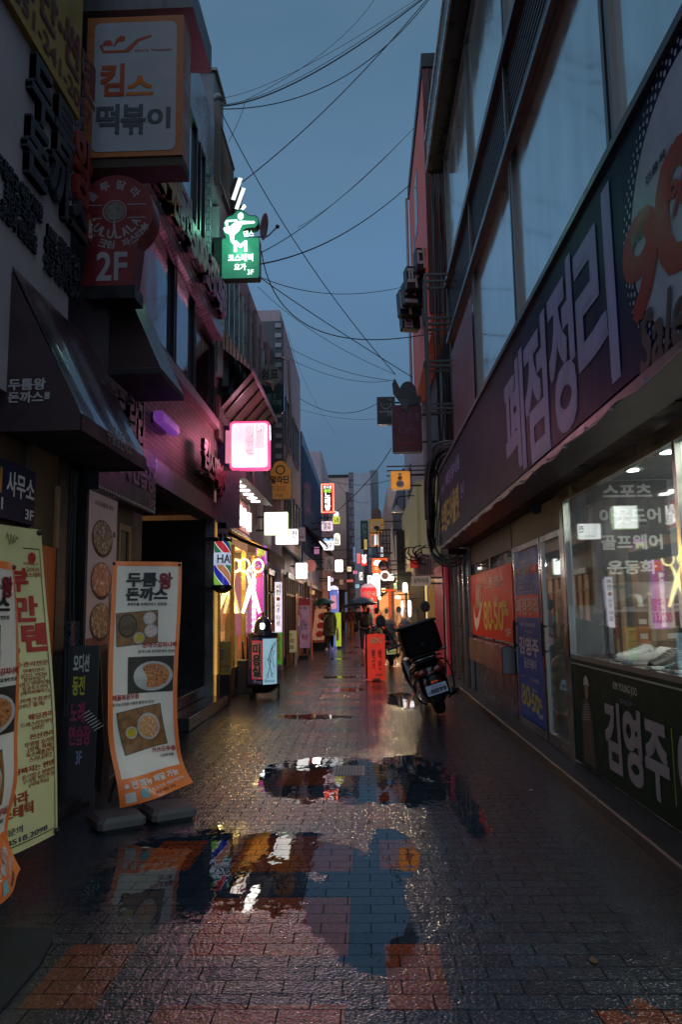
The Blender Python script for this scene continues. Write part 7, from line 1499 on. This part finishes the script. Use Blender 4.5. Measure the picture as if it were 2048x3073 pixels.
wire('cable from the green sign up to the middle of the red building', [E_(597, 1322), E_(1030, 1022), E_(1412, 656)], .009, 12.7, 22)
wire('fainter twin of the cable from the green sign to the red building', [E_(790, 1190), E_(1110, 955), E_(1412, 654)], .005, 15, 22)
wire('heavy cable curving from the green sign edge to the red building corner', [E_(598, 1380), E_(1050, 1210), E_(1386, 958)], .014, 12.7, 22)
wire('nearly level slack cable below the green sign', [E_(596, 1450), E_(1000, 1537), E_(1352, 1498)], .008, 12.7, 20)
wire('deeply sagging cable that ends at the steel frame', [E_(600, 1310), E_(880, 1720), E_(1500, 1742)], .010, 12.7, 14.5)
wire('cable crossing down from the green sign toward the winged emblem', [E_(600, 1456), E_(960, 1700), E_(1390, 1972)], .009, 12.7, 17)
wire('faint cable crossing down beside the black round sign', [E_(582, 1500), E_(930, 1770), E_(1303, 1958)], .005, 12.7, 17)
wire('slack cable from the mauve building to the winged emblem', [E_(735, 1812), E_(1000, 1930), E_(1295, 1990)], .007, 20, 17)
wire('second slack cable from the mauve building, slightly lower', [E_(735, 1870), E_(1010, 1975), E_(1270, 1992)], .006, 20, 17)
wire('drooping cable ending at the black smiling sign', [E_(800, 2082), E_(1000, 2158), E_(1206, 2110)], .009, 24, 19.5)
wire('faint cable under the drooping one', [E_(800, 2140), E_(1010, 2185), E_(1206, 2190)], .005, 24, 19.5)
wire('faint cable falling steeply past the mauve wall', [E_(740, 1740), E_(860, 2060), E_(990, 2268)], .005, 20, 40)
wire('dark taut cable from the smiling sign down across the lane end', [(1175, 1345), (1075, 1475), (940, 1592)], .014, 24, 30)
wire('faint level cable in front of the grey end block', [(960, 1432), (1060, 1455), (1180, 1438)], .012, 40, 30)
wire('pale slack cable in front of the green vertical sign', [(1070, 1620), (1110, 1598), (1152, 1573)], .012, 40, 30)
wire('cable loop hanging across the brown end block', [(1010, 1440), (1060, 1500), (1110, 1505)], .012, 50, 50)
wire('vertical service cable on the red building edge', [(1272, 300), (1264, 420), (1270, 560)], .010, 18, 18)
# ================================================================== scooters
def tyre(root, c, r, w_, nm='wheel', rim=None):
    F = Fr(c, (0, 1, 0), (0, 0, 1), (1, 0, 0)); o = MB().lathe(F, [(r*.62, -w_*.45), (r*.85, -w_*.5), (r*.98, -w_*.3), (r, 0), (r*.98, w_*.3), (r*.85, w_*.5), (r*.62, w_*.45)], 24).build(nm, rubber, root, True)
    MB().lathe(F, [(.01, -w_*.3), (r*.6, -w_*.4), (r*.62, w_*.4), (.01, w_*.3)], 16).build('rim', rim or dsteel, o, True)
def scooter(lab, plate, pm_, loc, lean, yaw, casec, box=True, helmet=False):
    t = thing('scooter', lab, 'scooter', (0, 0, 0)); tyre(t, (0, .24, .24), .24, .13); tyre(t, (0, 1.42, .24), .24, .11)
    MB().loft([(-.10, 0, .62, .03, .03), (-.07, 0, .64, .12, .09), (.05, 0, .66, .20, .16), (.3, 0, .62, .22, .22), (.6, 0, .55, .20, .22), (.72, 0, .40, .20, .12), (1.0, 0, .32, .19, .07)], 20, 2.4).build('body', blackgloss, t, True)
    MB().loft([(-.06, 0, .50, .12, .14), (-.02, 0, .47, .17, .22), (.15, 0, .42, .19, .24), (.45, 0, .36, .18, .22), (.7, 0, .32, .17, .14)], 18, 2.6).build('side_fairing', blackgloss, t, True)
    MB().loft([(1.0, 0, .36, .19, .10), (1.08, 0, .62, .23, .34), (1.2, 0, .68, .20, .32), (1.32, 0, .70, .10, .22), (1.38, 0, .7, .03, .1)], 20, 2.4).build('front_shield', blackgloss, t, True)
    MB().loft([(.02, 0, .82, .10, .03), (.08, 0, .84, .15, .05), (.4, 0, .84, .16, .05), (.6, 0, .80, .14, .05), (.78, 0, .80, .10, .04)], 16, 3).build('seat', M('seat_black', (.02, .02, .02), .5), t, True)
    MB().loft([(-.16, 0, .42, .05, .10), (-.12, 0, .40, .09, .20), (0, 0, .40, .10, .22), (.1, 0, .46, .10, .18)], 14, 3).build('rear_fender', black, t, True)
    tl_ = MB()
    for s_ in (-1, 1): tl_.loft([(-.115, s_*.10, .66, .03, .03), (-.10, s_*.10, .665, .07, .045), (-.04, s_*.11, .66, .09, .055)], 12, 2.4)
    tl_.build('tail_lamp', M('lamp_red_dull', (.25, .015, .01), .1, coat=.6), t, True)
    MB().fbox(Fr((0, -.13, .50), (1, 0, 0), (0, 0, 1), (0, -1, 0)), -.04, .04, 0, .022, 0, .03).build('reflector', M('reflector_red', (.6, .04, .02), .2, em=(1, .1, .02), es=.3), t)
    Fp = Fr((-.125, -.185, .34), (1, 0, 0), (0, .12, 1), (0, -1, .12)); pl = MB().prism(Fp, rrect(.25, .14, .012), -.004, 0).build('number_plate', pm_, t)
    mb = MB(); text(mb, plate, Fp, .05, .02, .185, .06, c=.002, bold=.05); text(mb, '부산 서', Fp, .07, .098, .12, .026, c=.002, bold=.02); text(mb, '바', Fp, .018, .02, .025, .04, c=.002); mb.build('lettering', M('plate_ink', (.01, .015, .05), .5), pl)
    mb = MB(); FE = Fr((.17, -.1, .30), (1, 0, 0), (0, 0, 1), (0, 1, 0)); mb.lathe(FE, [(.03, -.02), (.055, 0), (.06, .1), (.06, .4), (.03, .5)], 14); mb.build('exhaust', M('exhaust_dark', (.05, .05, .05), .3, .8), t, True)
    for s_ in (-1, 1):
        mb = MB(); mb.tube(smooth([Vector(q) for q in ((s_*.12, -.08, .80), (s_*.22, -.06, .74), (s_*.255, .0, .55), (s_*.22, .05, .30), (s_*.14, .12, .2))]), .012, 6); mb.build('guard_bar', M('chrome', (.5, .5, .5), .12, 1), t, True)
    mb = MB(); mb.tube(smooth([Vector(q) for q in ((-.18, -.1, .84), (-.12, -.16, .86), (.12, -.16, .86), (.18, -.1, .84))]), .012, 6); mb.build('grab_rail', MC['chrome'], t, True)
    mb = MB(); mb.tube([(-.34, 1.02, 1.03), (-.12, 1.1, 1.05), (0, 1.14, 1.02), (.12, 1.1, 1.05), (.34, 1.02, 1.03)], .018, 6); mb.tube([(0, 1.14, 1.02), (0, 1.3, .6), (0, 1.42, .24)], .03, 6); mb.build('handlebar', black, t)
    for s_ in (-1, 1):
        mb = MB(); mb.tube([(s_*.2, 1.08, 1.05), (s_*.29, 1.04, 1.42)], .008, 5); mr = mb.build('mirror', black, t)
        MB().loft([(1.00, s_*.31, 1.50, .05, .07), (1.03, s_*.31, 1.50, .065, .09), (1.06, s_*.31, 1.50, .03, .05)], 12, 2.2).build('housing', black, mr, True)
    mb = MB(); mb.grid(lambda p, q: Vector((-.26+.52*p, 1.16+.10*q-.10*math.cos((p-.5)*2.6), 1.0+.60*q*(1-.45*(2*p-1)**2))), 10, 6); mb.build('windscreen', glassmat('screen_glass', (.85, .83, .78), .3), t, True)
    mb = MB(); mb.tube([(-.12, .62, .28), (-.22, .60, .02)], .014, 5); mb.build('side_stand', dsteel, t)
    if box:
        MB().loft([(-.20, 0, 1.13, .19, .18), (-.17, 0, 1.13, .225, .21), (.18, 0, 1.13, .225, .21), (.22, 0, 1.13, .19, .18)], 20, 9).build('carrier_box', casec, t, False)
        mb = MB(); mb.loft([(-.21, 0, 1.335, .21, .012), (-.18, 0, 1.34, .24, .02), (.2, 0, 1.34, .24, .02), (.22, 0, 1.335, .21, .012)], 20, 9); mb.build('box_lid', casec, t); MB().fbox(FC(-.02, -.205, 1.05), 0, .04, 0, .03, 0, .01).build('latch', dark, t)
        mb = MB(); mb.box(-.26, .26, -.18, .2, .90, .915); mb.build('rack', dark, t)
    else:
        MB().loft([(-.24, 0, .98, .12, .10), (-.20, 0, 1.0, .2, .14), (.1, 0, 1.0, .2, .15), (.14, 0, 1.0, .14, .1)], 18, 2.6).build('top_case', casec, t, True)
        mb = MB(); mb.loft([(-.235, 0, 1.04, .17, .03), (-.20, 0, 1.05, .205, .04), (-.12, 0, 1.05, .205, .04)], 14, 3); mb.build('case_reflector', M('reflector_red', (.6, .04, .02)), t); MB().ball((0, .0, 1.14), .17, 14, 8, .7).build('plastic_cover', M('cover_plastic', (.3, .24, .24), .4), t, True)
    t.rotation_euler = (0, R(lean), R(yaw)); t.location = loc; t.scale = (1.2 if box else 1.0, 1, 1); return t
q = onz(1325, 2150); scooter('black scooter leaning over at the right kerb, big delivery box and plate 8899', '8899', M('plate_blue', (.30, .38, .50), .4, em=(.3, .4, .6), es=.10), (q.x+.04, q.y+.0, .01), -16.5, 4, M('box_black', (.006, .006, .007), .6, spec=.15))
q = onz(1177, 2002); scooter('scooter parked beyond the red board with a low case and yellowish plate', '9172', M('plate_yellow', (.5, .52, .25), .4, em=(.7, .75, .3), es=.3), (q.x, q.y, .01), -2, 0, M('case_dark', (.03, .025, .025), .25), box=False)
q = onz(1222, 1985); scooter('dark scooter mostly hidden behind the leaning delivery scooter', '4410', M('plate_blue', (.30, .38, .50)), (q.x, q.y+1.2, .01), 3, -8, M('case_dark', (.03, .025, .025)), box=False)
q = onz(1140, 1975); scooter('far dark scooter with a round pale mirror behind the red board', '7035', M('plate_blue', (.30, .38, .50)), (q.x+.05, q.y+2.0, .01), -4, 170, M('case_dark', (.03, .025, .025)), box=False)
# ================================================================== people
def skin(root, name, mat, nodes, edges, sub=1):
    nm = list(nodes); me = bpy.data.meshes.new(name); me.from_pydata([nodes[k][0] for k in nm], [(nm.index(a), nm.index(b)) for a, b in edges], []); o = bpy.data.objects.new(name, me); COL.objects.link(o)
    md = o.modifiers.new('s', 'SKIN'); md.use_smooth_shade = True
    for i, k in enumerate(nm): r = nodes[k][1]; me.skin_vertices[0].data[i].radius = r if isinstance(r, tuple) else (r, r)
    me.skin_vertices[0].data[0].use_root = True; md2 = o.modifiers.new('u', 'SUBSURF'); md2.levels = sub; md2.render_levels = sub
    bpy.context.view_layer.update(); dg = bpy.context.evaluated_depsgraph_get(); m2 = bpy.data.meshes.new_from_object(o.evaluated_get(dg)); o.modifiers.clear(); o.data = m2; m2.materials.clear(); m2.materials.append(mat)
    m2.polygons.foreach_set('use_smooth', [True]*len(m2.polygons)); o.parent = root; return o
skn = M('skin_tone', (.36, .21, .15), .5, var=.08)
def person(lab, loc, yaw, top, trou, shoe_m, hair, arm=None, arm2=None, stride=.16, coat=.0, h=1.0, hairlen=0, mask=None, grp=None, fat=1.0):
    t = thing('person', lab, 'person', (0, 0, 0), grp); s_ = stride
    sh = {-1: (-.185, 0, 1.39), 1: (.185, 0, 1.39)}; el = {-1: (-.24, .02, 1.12), 1: (.24, .02, 1.12)}; wr_ = {-1: (-.25, -.06, .88), 1: (.25, -.06, .88)}
    if arm: el[arm[0]] = arm[1]; wr_[arm[0]] = arm[2]
    if arm2: el[arm2[0]] = arm2[1]; wr_[arm2[0]] = arm2[2]
    kn = {-1: (-.10, -.06-s_*.35, .50), 1: (.10, .0+s_*.2, .49)}; an = {-1: (-.10, -s_*.9, .09), 1: (.10, s_*1.1, .12)}
    N_ = {'pel': ((0, 0, .93), (.145, .11)), 'waist': ((0, 0, 1.10), (.125, .095)), 'chest': ((0, 0, 1.30), (.165, .11)), 'neckb': ((0, 0, 1.44), (.07, .06)), 'neck': ((0, -.01, 1.50), .05), 'jaw': ((0, -.025, 1.545), (.058, .065)), 'head': ((0, -.01, 1.625), (.078, .092)), 'crown': ((0, .0, 1.70), (.055, .065))}
    Ed = [('pel', 'waist'), ('waist', 'chest'), ('chest', 'neckb'), ('neckb', 'neck'), ('neck', 'jaw'), ('jaw', 'head'), ('head', 'crown')]
    for k, nm_ in ((-1, 'l'), (1, 'r')):
        N_[nm_+'s'] = (sh[k], .058); N_[nm_+'e'] = (el[k], .042); N_[nm_+'w'] = (wr_[k], .028); Ed += [('chest', nm_+'s'), (nm_+'s', nm_+'e'), (nm_+'e', nm_+'w')]
        d = (Vector(wr_[k])-Vector(el[k])).normalized(); sd = d.cross(Vector((0, 1, 0))).normalized(); N_[nm_+'p'] = (tuple(Vector(wr_[k])+d*.07), (.036, .018)); Ed.append((nm_+'w', nm_+'p'))
        up = d.cross(sd)
        for f in range(4):
            b0 = Vector(wr_[k])+d*.085+sd*(-.027+.018*f); L = (.055, .068, .062, .048)[f]; N_['%sf%d' % (nm_, f)] = (tuple(b0+d*L*.5), .009); N_['%sg%d' % (nm_, f)] = (tuple(b0+d*L*.75+up*L*.35), .008); Ed += [(nm_+'p', '%sf%d' % (nm_, f)), ('%sf%d' % (nm_, f), '%sg%d' % (nm_, f))]
        N_[nm_+'t'] = (tuple(Vector(wr_[k])+d*.05+sd*.05+up*.02), .009); Ed.append((nm_+'w', nm_+'t'))
        N_[nm_+'h'] = ((.09*k, 0, .86), .09); N_[nm_+'k'] = (kn[k], .058); N_[nm_+'a'] = (an[k], .038); N_[nm_+'o'] = ((an[k][0], an[k][1]-.12, an[k][2]-.05), (.04, .03)); Ed += [('pel', nm_+'h'), (nm_+'h', nm_+'k'), (nm_+'k', nm_+'a'), (nm_+'a', nm_+'o')]
    body = skin(t, 'body', skn, N_, Ed)
    mb = MB()
    mb.ball((-.03, -.098, 1.628), .010, 8, 5); mb.ball((.03, -.098, 1.628), .010, 8, 5); mb.build('eyes', black, t); mb = MB(); mb.loft([(-.122, 0, 1.595, .008, .008), (-.10, 0, 1.605, .014, .02), (-.085, 0, 1.615, .01, .025)], 8, 2); mb.build('nose', skn, t, True); MB().loft([(-.103, 0, 1.565, .02, .004), (-.09, 0, 1.565, .028, .008)], 8, 2).build('mouth', M('lip', (.25, .08, .07), .5), t)
    j = {'a': ((0, 0, .84-coat*.2), (.21*fat+coat*.2, .165*fat+coat*.1)), 'b': ((0, 0, 1.10), (.185*fat+coat*.1, .15*fat)), 'c': ((0, 0, 1.31), (.185*fat, .135*fat)), 'd': ((0, 0, 1.43), (.10, .085)), 'd2': ((0, .01, 1.475), (.075, .075))}
    if coat: j['z'] = ((0, 0, .70), (.22*fat, .16*fat))
    je = [('a', 'b'), ('b', 'c'), ('c', 'd'), ('d', 'd2')]+([('z', 'a')] if coat else [])
    for k, nm_ in ((-1, 'l'), (1, 'r')): j[nm_+'s'] = (sh[k], .082*fat); j[nm_+'e'] = (el[k], .066*fat); j[nm_+'w'] = (tuple(Vector(wr_[k])*.93+Vector(el[k])*.07), .048); je += [('c', nm_+'s'), (nm_+'s', nm_+'e'), (nm_+'e', nm_+'w')]
    skin(t, 'jacket', top, j, je)
    q = {'p': ((0, 0, 1.0), (.175*fat, .145*fat))}; qe = []
    for k, nm_ in ((-1, 'l'), (1, 'r')): q[nm_+'h'] = ((.092*k, 0, .85), .105*fat); q[nm_+'k'] = (kn[k], .085); q[nm_+'m'] = (tuple((Vector(kn[k])+Vector(an[k]))/2+Vector((0, .01, 0))), .075); q[nm_+'a'] = ((an[k][0], an[k][1]+.01, an[k][2]+.02), .065); qe += [('p', nm_+'h'), (nm_+'h', nm_+'k'), (nm_+'k', nm_+'m'), (nm_+'m', nm_+'a')]
    skin(t, 'trousers', trou, q, qe)
    for k in (-1, 1): MB().loft([(an[k][1]-.19, an[k][0], an[k][2]-.055, .03, .02), (an[k][1]-.15, an[k][0], an[k][2]-.05, .048, .033), (an[k][1]-.05, an[k][0], an[k][2]-.04, .05, .05), (an[k][1]+.05, an[k][0], an[k][2]-.035, .045, .055), (an[k][1]+.08, an[k][0], an[k][2]-.035, .03, .04)], 12, 2.6).build('shoe', shoe_m, t, True)
    mb = MB(); mb.loft([(-.085, 0, 1.70, .05, .02), (-.06, 0, 1.69, .08, .045), (0, 0, 1.665, .095, .075), (.06, 0, 1.63, .09, .09+hairlen*.3), (.10, 0, 1.62, .06, .07+hairlen*.3)], 14, 2.2); mb.build('hair', hair, t, True)
    if mask: MB().loft([(-.115, 0, 1.575, .03, .025), (-.095, 0, 1.575, .05, .04), (-.05, 0, 1.575, .068, .04)], 12, 2.4).build('face_mask', mask, t, True)
    t.rotation_euler = (0, 0, R(yaw)); t.location = loc; t.scale = (h, h, h); return t
def umbrella(lab, hand, tip, rad, mt, tilt=(0, 0)):
    hand = Vector(hand); tip = Vector(tip); t = thing('umbrella', lab, 'umbrella', tuple(hand)); d = (tip-hand).normalized(); a = d.orthogonal().normalized(); b = d.cross(a)
    mb = MB(); n_ = 8; rings = []
    for i in range(7):
        f = i/6; ring = []
        for k in range(n_*4):
            an_ = 2*math.pi*k/(n_*4); sc = abs(math.sin(an_*n_/2)); r_ = rad*f*(1-.06*sc*f); z = -rad*.46*f**1.9+.02*sc*f*rad
            ring.append(tip+a*r_*math.cos(an_)+b*r_*math.sin(an_)+d*z)
        rings.append(ring)
    mb.rings(rings, caps=False); mb.build('canopy', mt, t, True)
    mb = MB(); mb.tube([hand-d*.08, tip+d*.07], .009, 6); mb.build('shaft', M('shaft_pale', (.45, .42, .4), .4), t)
    mb = MB()
    for k in range(n_): an_ = 2*math.pi*k/n_; mb.tube([tip-d*.03, tip+(a*math.cos(an_)+b*math.sin(an_))*rad*.55-d*rad*.16, tip+(a*math.cos(an_)+b*math.sin(an_))*rad*.98-d*rad*.45], .004, 4)
    mb.build('ribs', dark, t); mb = MB(); mb.lathe(Fr(hand-d*.16, a, b, d), [(.012, 0), (.018, .02), (.018, .14), (.01, .16)], 8); mb.build('handle', black, t, True)
olivec = M('coat_olive', (.035, .045, .022), .6, var=.3); blkc = M('coat_black', (.012, .013, .016), .6); jean = M('jeans_navy', (.02, .035, .07), .7); blkt = M('trousers_black', (.008, .008, .009), .7); wsh = M('shoe_pale', (.5, .48, .45), .5)
q = onz(989, 1953); person('person in an olive green coat and black trousers walking under the dark green umbrella', (q.x, q.y, 0), 0, olivec, blkt, wsh, M('hair_black', (.01, .008, .008), .5), arm=(-1, (-.26, -.10, 1.18), (-.10, -.24, 1.30)), coat=.15, mask=black, hairlen=.3, fat=1.1)
hx, hy = q.x, q.y; p_ = ony(974, 1860, hy-.25); tp = ony(957, 1800, hy-.2); umbrella('dark green umbrella tilted over the person in the olive coat', p_, Vector((p_.x-.10, p_.y+.02, tp.z+.05)), .52, M('umbrella_green', (.03, .09, .075), .35))
t = thing('shopping_bag', 'pale bag hanging from the hand of the person in the olive coat', 'bag', (q.x+.27, q.y, .5)); MB().loft([(q.y-.12, q.x+.33, .62, .03, .20), (q.y-.08, q.x+.33, .6, .05, .24), (q.y, q.x+.33, .6, .05, .24), (q.y+.04, q.x+.33, .62, .03, .2)], 12, 3).build('bag', M('bag_cream', (.4, .36, .3), .6), t, True); MB().tube([(q.x+.31, q.y-.04, .82), (q.x+.30, q.y-.04, .9)], .01, 5).build('strap', black, t)
q = onz(1097, 1957); person('person in a black jacket and navy jeans facing us under the blue umbrella', (q.x, q.y, 0), 0, blkc, jean, wsh, M('hair_black', (.01, .008, .008), .5), arm=(-1, (-.30, -.08, 1.16), (-.10, -.24, 1.28)), fat=1.15, stride=.12)
p_ = Vector((q.x-.10, q.y-.29, 1.33)); tp = ony(1080, 1787, q.y-.2); umbrella('slate blue umbrella held by the person in the black jacket', p_, Vector((p_.x-.02, p_.y+.05, tp.z-.05)), .62, M('umbrella_blue', (.035, .075, .115), .35))
t = thing('shoulder_bag', 'black shoulder bag at the side of the person in the black jacket', 'bag', (q.x-.3, q.y, .8)); MB().loft([(q.y-.12, q.x-.31, .92, .06, .12), (q.y-.08, q.x-.31, .9, .09, .16), (q.y+.08, q.x-.31, .9, .09, .16), (q.y+.12, q.x-.31, .92, .06, .12)], 12, 3).build('bag', M('bag_black', (.01, .012, .015), .5), t, True); MB().tube([(q.x-.30, q.y-.02, 1.05), (q.x-.17, q.y-.05, 1.44)], .015, 5).build('strap', black, t)
tan = M('trousers_tan', (.32, .14, .05), .7); q = onz(1051, 1914); person('person seen from behind in tan trousers and a brown top farther up the lane', (q.x, q.y, 0), 180, M('top_brown', (.07, .03, .025), .7), tan, tan, M('hair_black', (.01, .008, .008)), hairlen=.2, stride=.2)
tp = ony(1056, 1818, q.y); umbrella('black umbrella over the person in tan trousers', (q.x+.05, q.y, 1.3), (q.x+.08, q.y, 1.95), .62, M('umbrella_black', (.008, .008, .01), .4))
q = onz(1027, 1900); person('dark dressed person standing in the shadow left of the tan trousers', (q.x, q.y+1, 0), 10, blkc, blkt, black, M('hair_brown', (.05, .03, .02), .5), stride=.08)
q = onz(1070, 1898); person('person with raised arm partly hidden behind the black jacket walker', (q.x, q.y+3, 0), 0, blkc, jean, black, M('hair_black', (.01, .008, .008)), arm=(1, (.30, -.1, 1.2), (.12, -.22, 1.42)), stride=.08)
q = onz(1030, 1890); umbrella('black umbrella far up the lane under the dark signs', (q.x, 38, 1.3), (q.x, 38, 2.05), .6, MC['umbrella_black']); person('small far person under the distant black umbrella', (q.x-.1, 38.1, 0), 180, blkc, blkt, black, M('hair_black', (.01, .008, .008)), stride=.1)
for i, (x, y_, lab) in enumerate(((-.9, 44, 'far dark silhouette walking left in the lane depth'), (.1, 47, 'far dark silhouette in the middle of the lane depth'), (.6, 42, 'far dark silhouette near the orange fronts'))):
    person(lab.replace('silhouette', 'person'), (x, y_, 0), 180*(i % 2), blkc, blkt, black, M('hair_black', (.01, .008, .008)), stride=.15)
# more small signs packed into the lane depth
for rect, Yq, colr, es, lab, tx in [((1060, 1640, 1069, 1688), 44, (.15, .3, .6), .5, 'thin blue vertical sign at the centre of the lane depth', '약\n국'), ((1042, 1700, 1056, 1716), 46, (.95, .8, .5), 1.0, 'small warm yellow box sign over the black umbrella', '분식'),
  ((1060, 1712, 1074, 1724), 48, (.9, .3, .5), .9, 'tiny pink box sign in the lane depth centre', '호프'), ((1078, 1716, 1090, 1742), 45, (1, .95, .85), 1.2, 'tiny upright white sign left of the bright cluster', '24'), ((1040, 1738, 1062, 1748), 42, (.8, .1, .06), .7, 'low wide red sign strip above the distant umbrella', '닭갈비'),
  ((1066, 1752, 1080, 1766), 43, (.3, .7, .9), .8, 'tiny sky blue square sign deep in the lane', 'PC'), ((1093, 1618, 1103, 1650), 47, (.9, .6, .1), .5, 'slim amber vertical sign beside the green one', '순\n대'), ((1018, 1738, 1032, 1756), 40, (.5, .3, .22), .3, 'dim round cornered brown sign low on the left', '88'),
  ((942, 1640, 960, 1664), 30, (.75, .25, .6), .6, 'mauve pink lit box sign under the blue corrugated wall', '네일'), ((930, 1770, 946, 1786), 28, (.9, .55, .2), .7, 'small orange lit box sign beside the red disc pole', '커피'), ((1182, 1748, 1194, 1770), 29, (.2, .5, .25), .5, 'small green lit sign right of the bright cluster', '횟집'), ((1142, 1640, 1152, 1672), 36, (.85, .85, .95), .9, 'narrow pale sign between orange box and balcony rail', '노\n포')]:
    root, F, W, H = csign('box_sign', lab, rect, Yq, .15, dark, glow('x_'+lab[:14], colr, es), r=.03, inset=.02, bracket=(-2.3 if rect[0] < 1062 else 1.5))
    letters(root, F, W, H, [(tx, .18, .15, .64, .7, wht_l if es < .9 else slate)])
# litter on the wet paving
rr = random.Random(31); lf = M('leaf_brown', (.12, .06, .025), .5, var=.5); bt = M('butt_pale', (.35, .3, .22), .6)
for i, (x, y) in enumerate(((-1.45, 5.1), (-1.2, 8.6), (1.35, 6.6), (.95, 3.5), (-.4, 9.4), (1.5, 9.1), (-1.75, 7.4))):
    an = rr.uniform(0, 6.28); F = Fr((x, y, .004), (math.cos(an), math.sin(an), 0), (-math.sin(an), math.cos(an), 0), (0, 0, 1)); s_ = rr.uniform(.018, .03)
    mb = MB(); mb.prism(F, [(-s_*1.3, 0), (-s_*.5, s_*.6), (s_*.3, s_*.7), (s_*1.1, s_*.2), (s_*1.5, 0), (s_*1.0, -s_*.3), (s_*.2, -s_*.6), (-s_*.6, -s_*.45)], 0, .003)
    tag(mb.build('fallen_leaf', lf if i % 2 else bt), 'small wet scrap of litter lying on the paving', 'litter', 'wet scraps scattered over the paving')
# warm light spilling from the far shop cluster
for nm, e, colr, loc, rad in (('cluster_light', 130, (1, .75, .45), (.9, 29, 2.6), .12), ('cluster_light', 60, (1, .55, .3), (.5, 36, 2.6), .12), ('left_cluster_light', 22, (1, .85, .8), (-1.5, 23, 2.8), .10)):
    l = bpy.data.lights.new(nm, 'POINT'); l.energy = e; l.color = colr; l.shadow_soft_size = rad; o = bpy.data.objects.new(nm, l); COL.objects.link(o); o.location = loc
bpy.data.objects.remove(GC['o']); bpy.data.curves.remove(GC['c'])
for o in list(bpy.data.objects):
    if '_loc' in o.keys(): del o['_loc']
